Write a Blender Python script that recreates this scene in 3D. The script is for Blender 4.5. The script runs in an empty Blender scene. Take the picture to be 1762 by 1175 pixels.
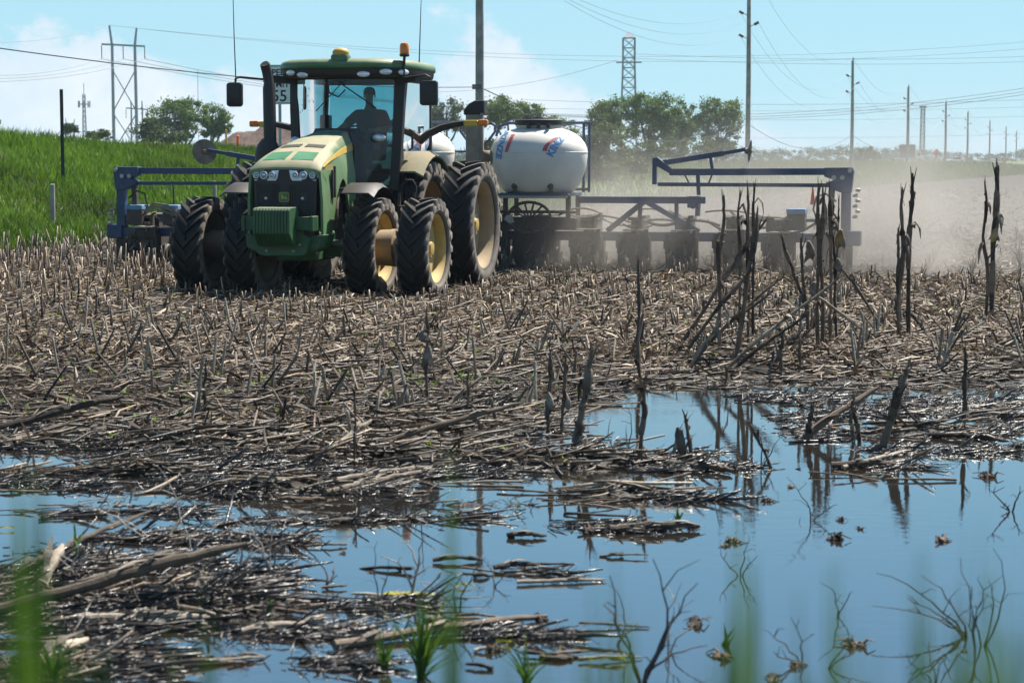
import bpy, bmesh, math, random
import numpy as np
from mathutils import Vector, Matrix
R = math.radians
random.seed(7)
rng = np.random.default_rng(11)
scene = bpy.context.scene
COL = scene.collection

# ------------------------------------------------------------ camera, sky, sun, exposure
CAM_H = 2.15
PITCH = math.atan((587.5 - 274) / 3426.0)
camd = bpy.data.cameras.new('camera')
cam = bpy.data.objects.new('camera', camd)
COL.objects.link(cam)
cam.location = (0, 0, CAM_H)
cam.rotation_euler = (R(90) - PITCH, 0, 0)
camd.sensor_width = 36.0
camd.lens = 70.0
camd.clip_start = 0.05
camd.clip_end = 12000
camd.dof.use_dof = True
camd.dof.focus_distance = 29.0
camd.dof.aperture_fstop = 4.2
scene.camera = cam

SUN_AZ, SUN_EL = 46.0, 59.0          # degrees right of the view direction, above the horizon
sunvec = Vector((math.sin(R(SUN_AZ)) * math.cos(R(SUN_EL)), math.cos(R(SUN_AZ)) * math.cos(R(SUN_EL)), math.sin(R(SUN_EL))))
sd = bpy.data.lights.new('sun', 'SUN')
sd.energy = 5.0
sd.angle = R(0.5)
sd.color = (1.0, 0.95, 0.87)
so = bpy.data.objects.new('sun', sd)
COL.objects.link(so)
so.rotation_euler = sunvec.to_track_quat('Z', 'Y').to_euler()

w = bpy.data.worlds.new('World')
scene.world = w
w.use_nodes = True
nt = w.node_tree
nt.nodes.clear()
N = nt.nodes.new
L = nt.links.new
out = N('ShaderNodeOutputWorld')
bg = N('ShaderNodeBackground')
bg.inputs['Strength'].default_value = 0.062
sky = N('ShaderNodeTexSky')
sky.sky_type = 'NISHITA'
sky.sun_disc = False
sky.sun_elevation = R(SUN_EL)
sky.sun_rotation = R(SUN_AZ)
sky.altitude = 1500
sky.air_density = 1.0
sky.dust_density = 0.0
sky.ozone_density = 2.2
# cumulus low above the horizon: layered noise on the view direction
tc = N('ShaderNodeTexCoord')
sep = N('ShaderNodeSeparateXYZ')
L(tc.outputs['Generated'], sep.inputs[0])
mp = N('ShaderNodeMapping')
mp.inputs['Scale'].default_value = (1.0, 1.0, 1.25)
mp.inputs['Location'].default_value = (1.48, 2.44, 0.52)
L(tc.outputs['Generated'], mp.inputs[0])
n1 = N('ShaderNodeTexNoise'); n1.inputs['Scale'].default_value = 11.0; n1.inputs['Detail'].default_value = 9; n1.inputs['Roughness'].default_value = 0.62
L(mp.outputs[0], n1.inputs['Vector'])
n2 = N('ShaderNodeTexNoise'); n2.inputs['Scale'].default_value = 4.6; n2.inputs['Detail'].default_value = 1
L(mp.outputs[0], n2.inputs['Vector'])
CLOUD_NOISE = (mp, n1, n2)
def wmath(op, a, b=None, c=None, clamp=False):
    m = N('ShaderNodeMath'); m.operation = op; m.use_clamp = clamp
    for i, v in enumerate((a, b, c)):
        if v is None: continue
        if isinstance(v, (int, float)): m.inputs[i].default_value = v
        else: L(v, m.inputs[i])
    return m.outputs[0]
def wmap(v, a, b, c=0.0, d=1.0):
    m = N('ShaderNodeMapRange'); m.interpolation_type = 'SMOOTHSTEP'
    L(v, m.inputs[0])
    for i, k in enumerate((a, b, c, d)): m.inputs[i + 1].default_value = k
    return m.outputs[0]
elev = sep.outputs[2]
comb = wmath('ADD', wmath('MULTIPLY', n1.outputs[0], 0.62), wmath('MULTIPLY', n2.outputs[0], 0.62))
thr = wmap(elev, 0.0, 0.16, 0.56, 0.80)      # fewer clouds higher up
den = wmath('SUBTRACT', comb, thr)
cm = wmap(den, 0.0, 0.05)
cm = wmath('MULTIPLY', cm, wmap(elev, -0.002, 0.015))
ccol = N('ShaderNodeMix'); ccol.data_type = 'RGBA'
L(wmap(den, 0.03, 0.16), ccol.inputs[0])
ccol.inputs[6].default_value = (6.0, 6.7, 7.4, 1)
ccol.inputs[7].default_value = (7.8, 7.8, 7.9, 1)
mx = N('ShaderNodeMix'); mx.data_type = 'RGBA'
L(wmath('MULTIPLY', cm, 0.80), mx.inputs[0])
hzm = N('ShaderNodeMix'); hzm.data_type = 'RGBA'       # pale blue summer haze low in the sky, all the way round
L(wmap(elev, 0.06, 0.55, 0.94, 0.0), hzm.inputs[0])
L(sky.outputs[0], hzm.inputs[6])
lowc = N('ShaderNodeMix'); lowc.data_type = 'RGBA'
L(wmap(elev, 0.03, 0.26), lowc.inputs[0]); lowc.inputs[6].default_value = (3.5, 5.95, 6.9, 1); lowc.inputs[7].default_value = (1.9, 5.3, 8.2, 1)  # blue band above the view, strengthened so the water mirrors brighter
L(lowc.outputs[2], hzm.inputs[7])
L(hzm.outputs[2], mx.inputs[6])
L(ccol.outputs[2], mx.inputs[7])
L(mx.outputs[2], bg.inputs[0])
L(bg.outputs[0], out.inputs[0])

scene.view_settings.view_transform = 'Standard'
scene.view_settings.look = 'None'
scene.view_settings.exposure = 1.1
scene.view_settings.gamma = 1.0
scene.view_settings.use_curve_mapping = False
scene.render.engine = 'CYCLES'
scene.cycles.use_denoising = True
scene.cycles.max_bounces = 7
scene.cycles.transparent_max_bounces = 14
scene.cycles.volume_bounces = 0
scene.cycles.volume_step_rate = 1.0
scene.cycles.caustics_reflective = False
scene.cycles.caustics_refractive = False

# ------------------------------------------------------------ measuring helpers (surveyed sight lines)
FPX = 3426.0
_c, _s = math.cos(PITCH), math.sin(PITCH)
def ray(px, py):
    dx = (px - 881) / FPX; dy = (587.5 - py) / FPX
    return dx, _c + dy * _s, -_s + dy * _c
def at(px, py, Y):
    r = ray(px, py); k = Y / r[1]
    return Vector((r[0] * k, Y, CAM_H + r[2] * k))
def gnd(px, py, z=0.0):
    r = ray(px, py); k = (z - CAM_H) / r[2]
    return Vector((r[0] * k, r[1] * k, z))

# ------------------------------------------------------------ materials
MATS = {}
class NT:
    def __init__(s, name):
        s.m = bpy.data.materials.new(name); s.m.use_nodes = True
        s.t = s.m.node_tree; s.t.nodes.clear()
        s.out = s.n('ShaderNodeOutputMaterial')
    def n(s, t, **kw):
        x = s.t.nodes.new(t)
        for k, v in kw.items(): setattr(x, k, v)
        return x
    def l(s, a, b): s.t.links.new(a, b)
    def math(s, op, a, b=None, clamp=False):
        m = s.n('ShaderNodeMath', operation=op); m.use_clamp = clamp
        for i, v in enumerate((a, b)):
            if v is None: continue
            if isinstance(v, (int, float)): m.inputs[i].default_value = v
            else: s.l(v, m.inputs[i])
        return m.outputs[0]
    def ramp(s, v, a, b, c=0.0, d=1.0):
        m = s.n('ShaderNodeMapRange'); m.interpolation_type = 'SMOOTHSTEP'
        s.l(v, m.inputs[0])
        for i, k in enumerate((a, b, c, d)): m.inputs[i + 1].default_value = k
        return m.outputs[0]
    def noise(s, vec, scale, detail=4, rough=0.55, dist=0.0):
        x = s.n('ShaderNodeTexNoise')
        x.inputs['Scale'].default_value = scale; x.inputs['Detail'].default_value = detail
        x.inputs['Roughness'].default_value = rough; x.inputs['Distortion'].default_value = dist
        if vec is not None: s.l(vec, x.inputs['Vector'])
        return x.outputs[0]
    def mix(s, f, a, b):
        x = s.n('ShaderNodeMix', data_type='RGBA')
        for i, v in ((0, f), (6, a), (7, b)):
            if isinstance(v, (int, float)): x.inputs[i].default_value = v
            elif isinstance(v, (tuple, list)): x.inputs[i].default_value = (*v[:3], 1)
            else: s.l(v, x.inputs[i])
        return x.outputs[2]
    def bsdf(s, col, rough=0.5, metal=0.0, spec=0.5, normal=None, **kw):
        b = s.n('ShaderNodeBsdfPrincipled')
        for k, v in (('Base Color', col), ('Roughness', rough), ('Metallic', metal), ('Specular IOR Level', spec)):
            if isinstance(v, (int, float)): b.inputs[k].default_value = v
            elif isinstance(v, (tuple, list)): b.inputs[k].default_value = (*v[:3], 1)
            else: s.l(v, b.inputs[k])
        if normal is not None: s.l(normal, b.inputs['Normal'])
        for k, v in kw.items(): b.inputs[k.replace('_', ' ')].default_value = v
        s.l(b.outputs[0], s.out.inputs[0])
        return b
    def bump(s, h, strength=0.4, dist=0.02):
        b = s.n('ShaderNodeBump'); b.inputs['Strength'].default_value = strength; b.inputs['Distance'].default_value = dist
        s.l(h, b.inputs['Height']); return b.outputs[0]
    def objco(s): return s.n('ShaderNodeTexCoord').outputs['Object']
    def pos(s): return s.n('ShaderNodeNewGeometry').outputs['Position']
DUSTC = (0.36, 0.29, 0.20)
def mat(name, col, rough=0.5, metal=0.0, var=0.18, scale=6.0, dust=0.0, bump=0.0, spec=0.5, dustcol=DUSTC, top=0.6):
    """painted or raw surface with blotchy variation and field dust that lies mostly on upward faces"""
    if name in MATS: return MATS[name]
    t = NT(name)
    co = t.objco()
    nz = t.noise(co, scale, 5)
    lo = tuple(c * (1 - var) for c in col); hi = tuple(min(1, c * (1 + var)) for c in col)
    c = t.mix(t.ramp(nz, 0.3, 0.7), lo, hi)
    r = t.math('ADD', t.math('MULTIPLY', nz, 0.25), rough - 0.12, True)
    if dust > 0:
        g = t.n('ShaderNodeNewGeometry'); sp = t.n('ShaderNodeSeparateXYZ'); t.l(g.outputs['Normal'], sp.inputs[0])
        up = t.ramp(sp.outputs[2], -0.2, 0.95, 1.0 - top, 1.0)
        dn = t.ramp(t.noise(co, scale * 0.7, 6, 0.65), 0.25, 0.75, 0.55, 1.15)
        f = t.math('MULTIPLY', t.math('MULTIPLY', up, dn), dust, True)
        c = t.mix(f, c, dustcol)
        r = t.math('ADD', r, t.math('MULTIPLY', f, 0.4), True)
    nrm = t.bump(t.noise(co, scale * 6, 4), bump) if bump else None
    t.bsdf(c, r, metal, spec, nrm)
    MATS[name] = t.m
    return t.m
def attr_mat(name, rough=0.75, bump=0.0, transl=0.0, spec=0.3, grain=0.25, gscale=60.0):
    """colour of each stalk or leaf comes with the piece, the grain from noise"""
    t = NT(name)
    a = t.n('ShaderNodeAttribute', attribute_name='tint').outputs['Color']
    nz = t.noise(t.pos(), gscale, 3)
    hsv = t.n('ShaderNodeHueSaturation'); t.l(a, hsv.inputs['Color'])
    t.l(t.ramp(nz, 0.25, 0.75, 1 - grain, 1 + grain), hsv.inputs['Value'])
    c = hsv.outputs[0]
    b = t.bsdf(c, rough, 0, spec, t.bump(nz, bump, 0.01) if bump else None)
    if transl:
        tr = t.n('ShaderNodeBsdfTranslucent'); t.l(c, tr.inputs[0])
        ms = t.n('ShaderNodeMixShader'); ms.inputs[0].default_value = transl
        t.l(b.outputs[0], ms.inputs[1]); t.l(tr.outputs[0], ms.inputs[2]); t.l(ms.outputs[0], t.out.inputs[0])
    MATS[name] = t.m
    return t.m
def glass(name, tint, rough=0.02, dirt=0.0, smear=None):
    t = NT(name)
    tr = t.n('ShaderNodeBsdfTransparent'); tr.inputs[0].default_value = (*tint, 1)
    gl = t.n('ShaderNodeBsdfGlossy'); gl.inputs['Roughness'].default_value = rough
    fr = t.n('ShaderNodeFresnel'); fr.inputs[0].default_value = 1.5
    ms = t.n('ShaderNodeMixShader'); t.l(fr.outputs[0], ms.inputs[0]); t.l(tr.outputs[0], ms.inputs[1]); t.l(gl.outputs[0], ms.inputs[2])
    res = ms.outputs[0]
    if dirt:
        co = t.objco()
        d1 = t.ramp(t.noise(co, 5.0, 6, 0.7), 0.4, 0.8, 0.02, dirt)
        df = t.n('ShaderNodeBsdfDiffuse'); df.inputs[0].default_value = (*DUSTC, 1)
        m2 = t.n('ShaderNodeMixShader'); t.l(d1, m2.inputs[0]); t.l(res, m2.inputs[1]); t.l(df.outputs[0], m2.inputs[2])
        res = m2.outputs[0]
    if smear:      # mud flung onto the glass
        co = t.objco()
        sp = t.n('ShaderNodeSeparateXYZ'); t.l(co, sp.inputs[0])
        v = t.n('ShaderNodeTexVoronoi'); v.inputs['Scale'].default_value = 16; v.inputs['Randomness'].default_value = 1
        mpn = t.n('ShaderNodeMapping'); mpn.inputs['Scale'].default_value = (1.5, 1, 0.7); t.l(co, mpn.inputs[0]); t.l(mpn.outputs[0], v.inputs['Vector'])
        thr = t.ramp(t.noise(co, 2.2, 3), 0.45, 0.75, 0.03, 0.34)
        spot = t.math('LESS_THAN', v.outputs['Distance'], thr)
        zone = t.ramp(sp.outputs[0], smear[0] - 0.35, smear[0], 1, 0)
        f = t.math('MULTIPLY', t.math('MULTIPLY', spot, zone), 0.92)
        df = t.n('ShaderNodeBsdfDiffuse'); df.inputs[0].default_value = (0.03, 0.03, 0.025, 1)
        m2 = t.n('ShaderNodeMixShader'); t.l(f, m2.inputs[0]); t.l(res, m2.inputs[1]); t.l(df.outputs[0], m2.inputs[2])
        res = m2.outputs[0]
    t.l(res, t.out.inputs[0])
    MATS[name] = t.m
    return t.m

# ------------------------------------------------------------ mesh helpers
def tag(o, label, cat, group=None, kind=None):
    if label: o['label'] = label
    if cat: o['category'] = cat
    if group: o['group'] = group
    if kind: o['kind'] = kind
    return o
def empty(name, loc, rz=0.0):
    e = bpy.data.objects.new(name, None); COL.objects.link(e)
    e.location = loc; e.rotation_euler = (0, 0, rz); e.empty_display_size = 0.3
    return e
def link(name, me, parent=None, loc=None):
    o = bpy.data.objects.new(name, me); COL.objects.link(o)
    if parent is not None: o.parent = parent
    if loc is not None: o.location = loc
    return o
def copy_tree(o, parent=None):
    c = o.copy(); COL.objects.link(c); c.parent = parent
    for ch in list(o.children): copy_tree(ch, c)
    return c
class MB:
    def __init__(s): s.v = []; s.f = []; s.m = []
    def add(s, vs, fs, mi=0):
        b = len(s.v); s.v += [tuple(v) for v in vs]
        for f in fs: s.f.append(tuple(i + b for i in f)); s.m.append(mi)
        return s
    def box(s, c, d, rot=None, mi=0):
        hx, hy, hz = d[0] / 2, d[1] / 2, d[2] / 2
        vs = [Vector((x, y, z)) for x in (-hx, hx) for y in (-hy, hy) for z in (-hz, hz)]
        if rot is not None: vs = [rot @ v for v in vs]
        c = Vector(c)
        return s.add([v + c for v in vs], [(0, 1, 3, 2), (4, 6, 7, 5), (0, 4, 5, 1), (2, 3, 7, 6), (0, 2, 6, 4), (1, 5, 7, 3)], mi)
    def span(s, x0, x1, y0, y1, z0, z1, mi=0):
        return s.box(((x0 + x1) / 2, (y0 + y1) / 2, (z0 + z1) / 2), (abs(x1 - x0), abs(y1 - y0), abs(z1 - z0)), None, mi)
    def bar(s, a, b, wd, ht, up=(0, 0, 1), mi=0):
        a, b = Vector(a), Vector(b); d = (b - a); ln = d.length; d.normalize()
        up = Vector(up)
        if abs(d.dot(up)) > 0.99: up = Vector((0, 1, 0))
        sx = d.cross(up).normalized(); sz = sx.cross(d).normalized()
        vs = [p + sx * (i * wd / 2) + sz * (j * ht / 2) for p in (a, b) for i, j in ((-1, -1), (1, -1), (1, 1), (-1, 1))]
        return s.add(vs, [(3, 2, 1, 0), (4, 5, 6, 7), (0, 1, 5, 4), (1, 2, 6, 5), (2, 3, 7, 6), (3, 0, 4, 7)], mi)
    def tube(s, pts, rad, n=8, cap=True, mi=0):
        pts = [Vector(p) for p in pts]
        if isinstance(rad, (int, float)): rad = [rad] * len(pts)
        rings = []; prev = None
        for i, p in enumerate(pts):
            d = (pts[min(i + 1, len(pts) - 1)] - pts[max(i - 1, 0)]).normalized()
            if prev is None:
                u = d.orthogonal().normalized()
            else:
                u = (prev - d * prev.dot(d))
                u = u.normalized() if u.length > 1e-6 else d.orthogonal().normalized()
            prev = u; v = d.cross(u)
            rings.append([p + (u * math.cos(2 * math.pi * k / n) + v * math.sin(2 * math.pi * k / n)) * rad[i] for k in range(n)])
        vs = [q for r in rings for q in r]; fs = []
        for i in range(len(pts) - 1):
            for k in range(n):
                k2 = (k + 1) % n
                fs.append((i * n + k, i * n + k2, (i + 1) * n + k2, (i + 1) * n + k))
        if cap:
            fs.append(tuple(range(n))[::-1]); fs.append(tuple((len(pts) - 1) * n + k for k in range(n)))
        return s.add(vs, fs, mi)
    def lathe(s, prof, c=(0, 0, 0), axis='z', n=24, mi=0, closed=False, sx=1.0, sy=1.0):
        """prof: list of (radius, height) revolved about an axis"""
        c = Vector(c); vs = []
        for r, h in prof:
            for k in range(n):
                a = 2 * math.pi * k / n; x, y = r * math.cos(a) * sx, r * math.sin(a) * sy
                p = {'z': (x, y, h), 'x': (h, x, y), 'y': (x, -h, y)}[axis]
                vs.append(c + Vector(p))
        fs = []; m = len(prof)
        for i in range(m if closed else m - 1):
            j = (i + 1) % m
            for k in range(n):
                k2 = (k + 1) % n
                fs.append((i * n + k, i * n + k2, j * n + k2, j * n + k))
        if not closed:
            fs.append(tuple(range(n))[::-1]); fs.append(tuple((m - 1) * n + k for k in range(n)))
        return s.add(vs, fs, mi)
    def prism(s, poly, axis, a, b, mi=0):
        """polygon (2-D, in the two remaining axes in order) extruded along an axis from a to b"""
        def P(u, v, t): return {'x': (t, u, v), 'y': (u, t, v), 'z': (u, v, t)}[axis]
        n = len(poly)
        vs = [P(u, v, a) for u, v in poly] + [P(u, v, b) for u, v in poly]
        fs = [tuple(range(n))[::-1], tuple(range(n, 2 * n))] + [(i, (i + 1) % n, n + (i + 1) % n, n + i) for i in range(n)]
        return s.add(vs, fs, mi)
    def loft(s, secs, close=True, caps=True, mi=0):
        n = len(secs[0]); vs = [p for q in secs for p in q]; fs = []
        for i in range(len(secs) - 1):
            for k in range(n if close else n - 1):
                k2 = (k + 1) % n
                fs.append((i * n + k, i * n + k2, (i + 1) * n + k2, (i + 1) * n + k))
        if caps:
            fs.append(tuple(range(n))[::-1]); fs.append(tuple((len(secs) - 1) * n + k for k in range(n)))
        return s.add(vs, fs, mi)
    def mesh(s, name, mats, smooth=False, angle=35):
        me = bpy.data.meshes.new(name); me.from_pydata(s.v, [], s.f)
        bm = bmesh.new(); bm.from_mesh(me); bmesh.ops.recalc_face_normals(bm, faces=bm.faces); bm.to_mesh(me); bm.free()
        if not isinstance(mats, (list, tuple)): mats = [mats]
        for m in mats: me.materials.append(m)
        if len(mats) > 1: me.polygons.foreach_set('material_index', s.m)
        if smooth:
            me.polygons.foreach_set('use_smooth', [True] * len(me.polygons))
            me.set_sharp_from_angle(angle=R(angle))
        me.update()
        return me
    def build(s, name, mats, parent=None, smooth=False, bevel=0.0, angle=35, loc=None, solid=0.0):
        o = link(name, s.mesh(name, mats, smooth, angle), parent, loc)
        if solid:
            m = o.modifiers.new('thickness', 'SOLIDIFY'); m.thickness = solid; m.offset = 0
        if bevel:
            m = o.modifiers.new('bevel', 'BEVEL'); m.width = bevel; m.segments = 2; m.limit_method = 'ANGLE'; m.angle_limit = R(40)
        return o
def part(name, mats, parent, fn, **kw):
    m = MB(); fn(m); return m.build(name, mats, parent, **kw)

def fast_mesh(name, verts, quads=None, tris=None, tint=None, mats=None, smooth=False):
    me = bpy.data.meshes.new(name)
    verts = np.asarray(verts, dtype=np.float32).reshape(-1, 3)
    q = np.zeros((0, 4), np.int32) if quads is None else np.asarray(quads, np.int32).reshape(-1, 4)
    t = np.zeros((0, 3), np.int32) if tris is None else np.asarray(tris, np.int32).reshape(-1, 3)
    me.vertices.add(len(verts)); me.vertices.foreach_set('co', verts.ravel())
    loops = np.concatenate([q.ravel(), t.ravel()])
    me.loops.add(len(loops)); me.loops.foreach_set('vertex_index', loops)
    tot = np.concatenate([np.full(len(q), 4, np.int32), np.full(len(t), 3, np.int32)])
    st = np.concatenate([[0], np.cumsum(tot)[:-1]]).astype(np.int32)
    me.polygons.add(len(tot)); me.polygons.foreach_set('loop_start', st); me.polygons.foreach_set('loop_total', tot)
    if smooth: me.polygons.foreach_set('use_smooth', np.ones(len(tot), bool))
    if tint is not None:
        a = me.color_attributes.new('tint', 'FLOAT_COLOR', 'POINT')
        c = np.ones((len(verts), 4), np.float32); c[:, :3] = tint
        a.data.foreach_set('color', c.ravel())
    if mats is not None: me.materials.append(mats)
    me.update(calc_edges=True); me.validate()
    return me
def tubes(C, rad, S=5):
    """C: (N,K,3) centre lines, rad: (N,K) radii -> verts, quads, tris, owner index per vertex"""
    n, K, _ = C.shape
    d = C[:, -1] - C[:, 0]; d /= np.linalg.norm(d, axis=1, keepdims=True) + 1e-9
    ref = np.where(np.abs(d[:, 2:3]) < 0.8, np.array([[0, 0, 1.0]]), np.array([[1.0, 0, 0]]))
    u = np.cross(d, ref); u /= np.linalg.norm(u, axis=1, keepdims=True) + 1e-9
    v = np.cross(d, u)
    a = np.arange(S) * 2 * np.pi / S
    ring = np.cos(a)[None, :, None] * u[:, None, :] + np.sin(a)[None, :, None] * v[:, None, :]
    V = C[:, :, None, :] + rad[:, :, None, None] * ring[:, None, :, :]
    base = (np.arange(n) * K * S)[:, None, None]
    i = np.arange(K - 1)[None, :, None] * S; k = np.arange(S)[None, None, :]; k2 = (k + 1) % S
    Q = np.stack(np.broadcast_arrays(base + i + k, base + i + k2, base + i + S + k2, base + i + S + k), -1).reshape(-1, 4)
    T = []
    for e, rev in ((0, True), (K - 1, False)):
        for j in range(1, S - 1):
            tri = [e * S, e * S + j, e * S + j + 1]
            if rev: tri = tri[::-1]
            T.append(base[:, 0, 0][:, None] + np.array(tri)[None, :])
    T = np.concatenate(T)
    return V.reshape(-1, 3), Q, T, np.repeat(np.arange(n), K * S)
def strips(C, W, width):
    """C: (N,K,3) centre lines, W: (N,K,3) unit side vectors, width: (N,K) -> leaf strips"""
    n, K, _ = C.shape
    a = C - W * width[:, :, None] / 2; b = C + W * width[:, :, None] / 2
    V = np.stack([a, b], 2).reshape(n, K * 2, 3)
    base = (np.arange(n) * K * 2)[:, None]; i = np.arange(K - 1)[None, :] * 2
    Q = np.stack([base + i, base + i + 1, base + i + 3, base + i + 2], -1).reshape(-1, 4)
    return V.reshape(-1, 3), Q, np.repeat(np.arange(n), K * 2)
def _hash(i, j, seed):
    h = (i * 374761393 + j * 668265263 + seed * 974634777) & 0x7fffffff
    h = ((h ^ (h >> 13)) * 1274126177) & 0x7fffffff
    return ((h ^ (h >> 16)) & 0xffff) / 65535.0
def vnoise(x, y, seed=0, octaves=1):
    x = np.asarray(x, float); y = np.asarray(y, float); r = 0; a = 1.0; s = 0
    for o in range(octaves):
        xi = np.floor(x).astype(np.int64); yi = np.floor(y).astype(np.int64)
        fx = x - xi; fy = y - yi; fx = fx * fx * (3 - 2 * fx); fy = fy * fy * (3 - 2 * fy)
        h = lambda di, dj: _hash(xi + di, yi + dj, seed + o)
        r = r + a * ((h(0, 0) * (1 - fx) + h(1, 0) * fx) * (1 - fy) + (h(0, 1) * (1 - fx) + h(1, 1) * fx) * fy)
        s += a; a *= 0.5; x = x * 2.03; y = y * 2.03
    return r / s
def sstep(a, b, x):
    t = np.clip((np.asarray(x, float) - a) / (b - a), 0, 1); return t * t * (3 - 2 * t)
def text_mesh(body, size=1.0, bold=0.0, shear=0.0):
    cu = bpy.data.curves.new('lettering', 'FONT'); cu.body = body; cu.size = size
    cu.align_x = 'CENTER'; cu.align_y = 'CENTER'; cu.offset = bold; cu.shear = shear; cu.resolution_u = 3
    o = bpy.data.objects.new('lettering', cu); COL.objects.link(o)
    dg = bpy.context.evaluated_depsgraph_get(); dg.update()
    me = bpy.data.meshes.new_from_object(o.evaluated_get(dg), depsgraph=dg)
    bpy.data.objects.remove(o); bpy.data.curves.remove(cu)
    return me

# ------------------------------------------------------------ terrain
BX, BY = -12.1, 47.2
BT = (math.sin(R(19.8)), math.cos(R(19.8)))
WATER_Z = -0.10
def sn(x, y):
    dx, dy = x - BX, y - BY
    return dx * BT[0] + dy * BT[1], -dx * BT[1] + dy * BT[0]     # along the field edge, beyond it
ISLANDS = []      # mud bars: centre x, y, half sizes, height, turn
def isl(px, py, rx, ry, h, rot=0.0):
    p = gnd(px, py, WATER_Z); k = p.y / FPX
    q = gnd(px, py + ry, WATER_Z)
    ISLANDS.append((p.x, p.y, rx * k, max(0.15, p.y - q.y), h, rot))
isl(120, 1005, 300, 60, 0.17); isl(380, 1050, 200, 30, 0.14); isl(40, 1150, 200, 30, 0.14)
isl(1560, 745, 170, 14, 0.16); isl(1700, 715, 130, 9, 0.14); isl(1480, 700, 150, 7, 0.12); isl(990, 800, 230, 14, 0.165); isl(620, 788, 330, 11, 0.15)
isl(200, 815, 330, 8, 0.165); isl(480, 846, 320, 8, 0.165); isl(120, 880, 300, 7, 0.16); isl(640, 896, 260, 7, 0.155)
isl(1060, 852, 130, 7, 0.155); isl(1090, 915, 90, 8, 0.15); isl(800, 868, 150, 6, 0.15); isl(700, 1110, 110, 12, 0.12)
isl(1150, 690, 240, 8, 0.05); isl(330, 932, 260, 7, 0.15); isl(740, 745, 330, 12, 0.15); isl(250, 765, 420, 12, 0.155)
def height(x, y):
    x = np.asarray(x, float); y = np.asarray(y, float)
    s, n = sn(x, y)
    # field: gentle swell, old rows, clods
    z = (vnoise(x * 0.12, y * 0.12, 1, 2) - 0.5) * 0.10 * sstep(18, 30, y)
    rr = x * math.cos(R(14)) - y * math.sin(R(14))
    z = z + 0.018 * np.cos(rr * 2 * math.pi / 0.86) * sstep(14, 20, y)
    z = z + (vnoise(x * 3.1, y * 3.1, 5, 3) - 0.5) * 0.055
    # the flooded hollow towards the camera
    shore = 17.6 + 3.0 * sstep(-0.5, 1.6, x) - 0.9 * sstep(-4, -1, x) * (1 - sstep(-1, 1.2, x)) + (vnoise(x * 0.7, y * 0.5, 9, 2) - 0.5) * 1.6
    hollow = sstep(shore + 1.2, shore - 2.6, y) if False else 1 - sstep(shore - 2.6, shore + 1.2, y)
    z = z - 0.22 * hollow
    for ix, iy, rx, ry, h, rot in ISLANDS:
        d = ((x - ix) / rx) ** 2 + ((y - iy) / ry) ** 2
        z = z + h * np.exp(-d) * (0.55 + 0.9 * vnoise(x * 2.3 + ix, y * 4.1, 21, 2))
    z = z + 0.75 * (1 - sstep(1.0, 6.0, y))       # roadside slope under the camera
    # grassed bank beyond the field edge, higher on the left, then the far plain
    hb = 2.85 - 1.75 * sstep(2, 105, s)
    edge = n + (vnoise(s * 0.25, n * 0.0, 33, 2) - 0.5) * 2.0
    bank = hb * sstep(-0.5, 15, edge) + (1.2 - hb) * sstep(26, 46, n)
    bank = bank + (vnoise(x * 0.22, y * 0.22, 41, 2) - 0.5) * 0.45 * sstep(0, 6, edge) * (1 - sstep(40, 50, n))
    far = (vnoise(x * 0.006, y * 0.006, 51, 2) - 0.5) * 1.2 * sstep(250, 700, np.hypot(x, y))
    return z + bank + far * (1 - sstep(44, 52, n) * (1 - sstep(66, 80, n)))
GX = np.arange(-13, 13.01, .06); GY = np.arange(1.5, 62, .06)
GH = height(*np.meshgrid(GX, GY))
def hz(x, y):
    if -12.9 < x < 12.9 and 1.6 < y < 61.5:          # survey grid for quick look-up
        u, v = (x + 13) / .06, (y - 1.5) / .06; i, j = int(u), int(v); u -= i; v -= j
        return float((GH[j, i] * (1 - u) + GH[j, i + 1] * u) * (1 - v) + (GH[j + 1, i] * (1 - u) + GH[j + 1, i + 1] * u) * v)
    return float(height(np.array([x]), np.array([y]))[0])

def axis(fine0, fine1, step, lo, hi):
    a = list(np.arange(fine0, fine1, step)); d = step; v = fine1
    while v < hi: a.append(v); d *= 1.09; v += d
    a.append(hi); d = step; v = fine0
    while v > lo:
        d *= 1.12; v -= d
        if v > lo: a.insert(0, v)
    a.insert(0, lo)
    return np.array(a)
xs = axis(-11, 12, 0.15, -3000, 3000); ys = axis(7, 42, 0.13, -300, 3200)
X, Y = np.meshgrid(xs, ys)
V = np.stack([X, Y, height(X, Y)], -1).reshape(-1, 3)
nx, ny = len(xs), len(ys)
I = (np.arange(ny - 1)[:, None] * nx + np.arange(nx - 1)[None, :])
Q = np.stack([I, I + 1, I + nx + 1, I + nx], -1).reshape(-1, 4)
t = NT('field and verge ground')
p = t.pos(); sp = t.n('ShaderNodeSeparateXYZ'); t.l(p, sp.inputs[0])
big = t.noise(p, 0.35, 5); fine = t.noise(p, 7.0, 6, 0.7); grit = t.noise(p, 38.0, 4, 0.7)
soil = t.mix(t.ramp(fine, 0.3, 0.7), (0.012, 0.009, 0.006), (0.040, 0.030, 0.021))
soil = t.mix(t.ramp(grit, 0.60, 0.72, 0, 0.7), soil, (0.24, 0.19, 0.14))      # bits of bleached trash in the soil
wet = t.ramp(sp.outputs[2], WATER_Z - 0.01, WATER_Z + 0.09, 1, 0)
soil = t.mix(wet, soil, t.mix(fine, (0.007, 0.005, 0.004), (0.024, 0.018, 0.012)))
gr = t.mix(t.ramp(t.noise(p, 1.3, 6, 0.7), 0.3, 0.7), (0.035, 0.065, 0.014), (0.10, 0.15, 0.035))
gr = t.mix(t.ramp(t.noise(p, 0.05, 4), 0.42, 0.62), gr, (0.115, 0.125, 0.05))
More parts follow.
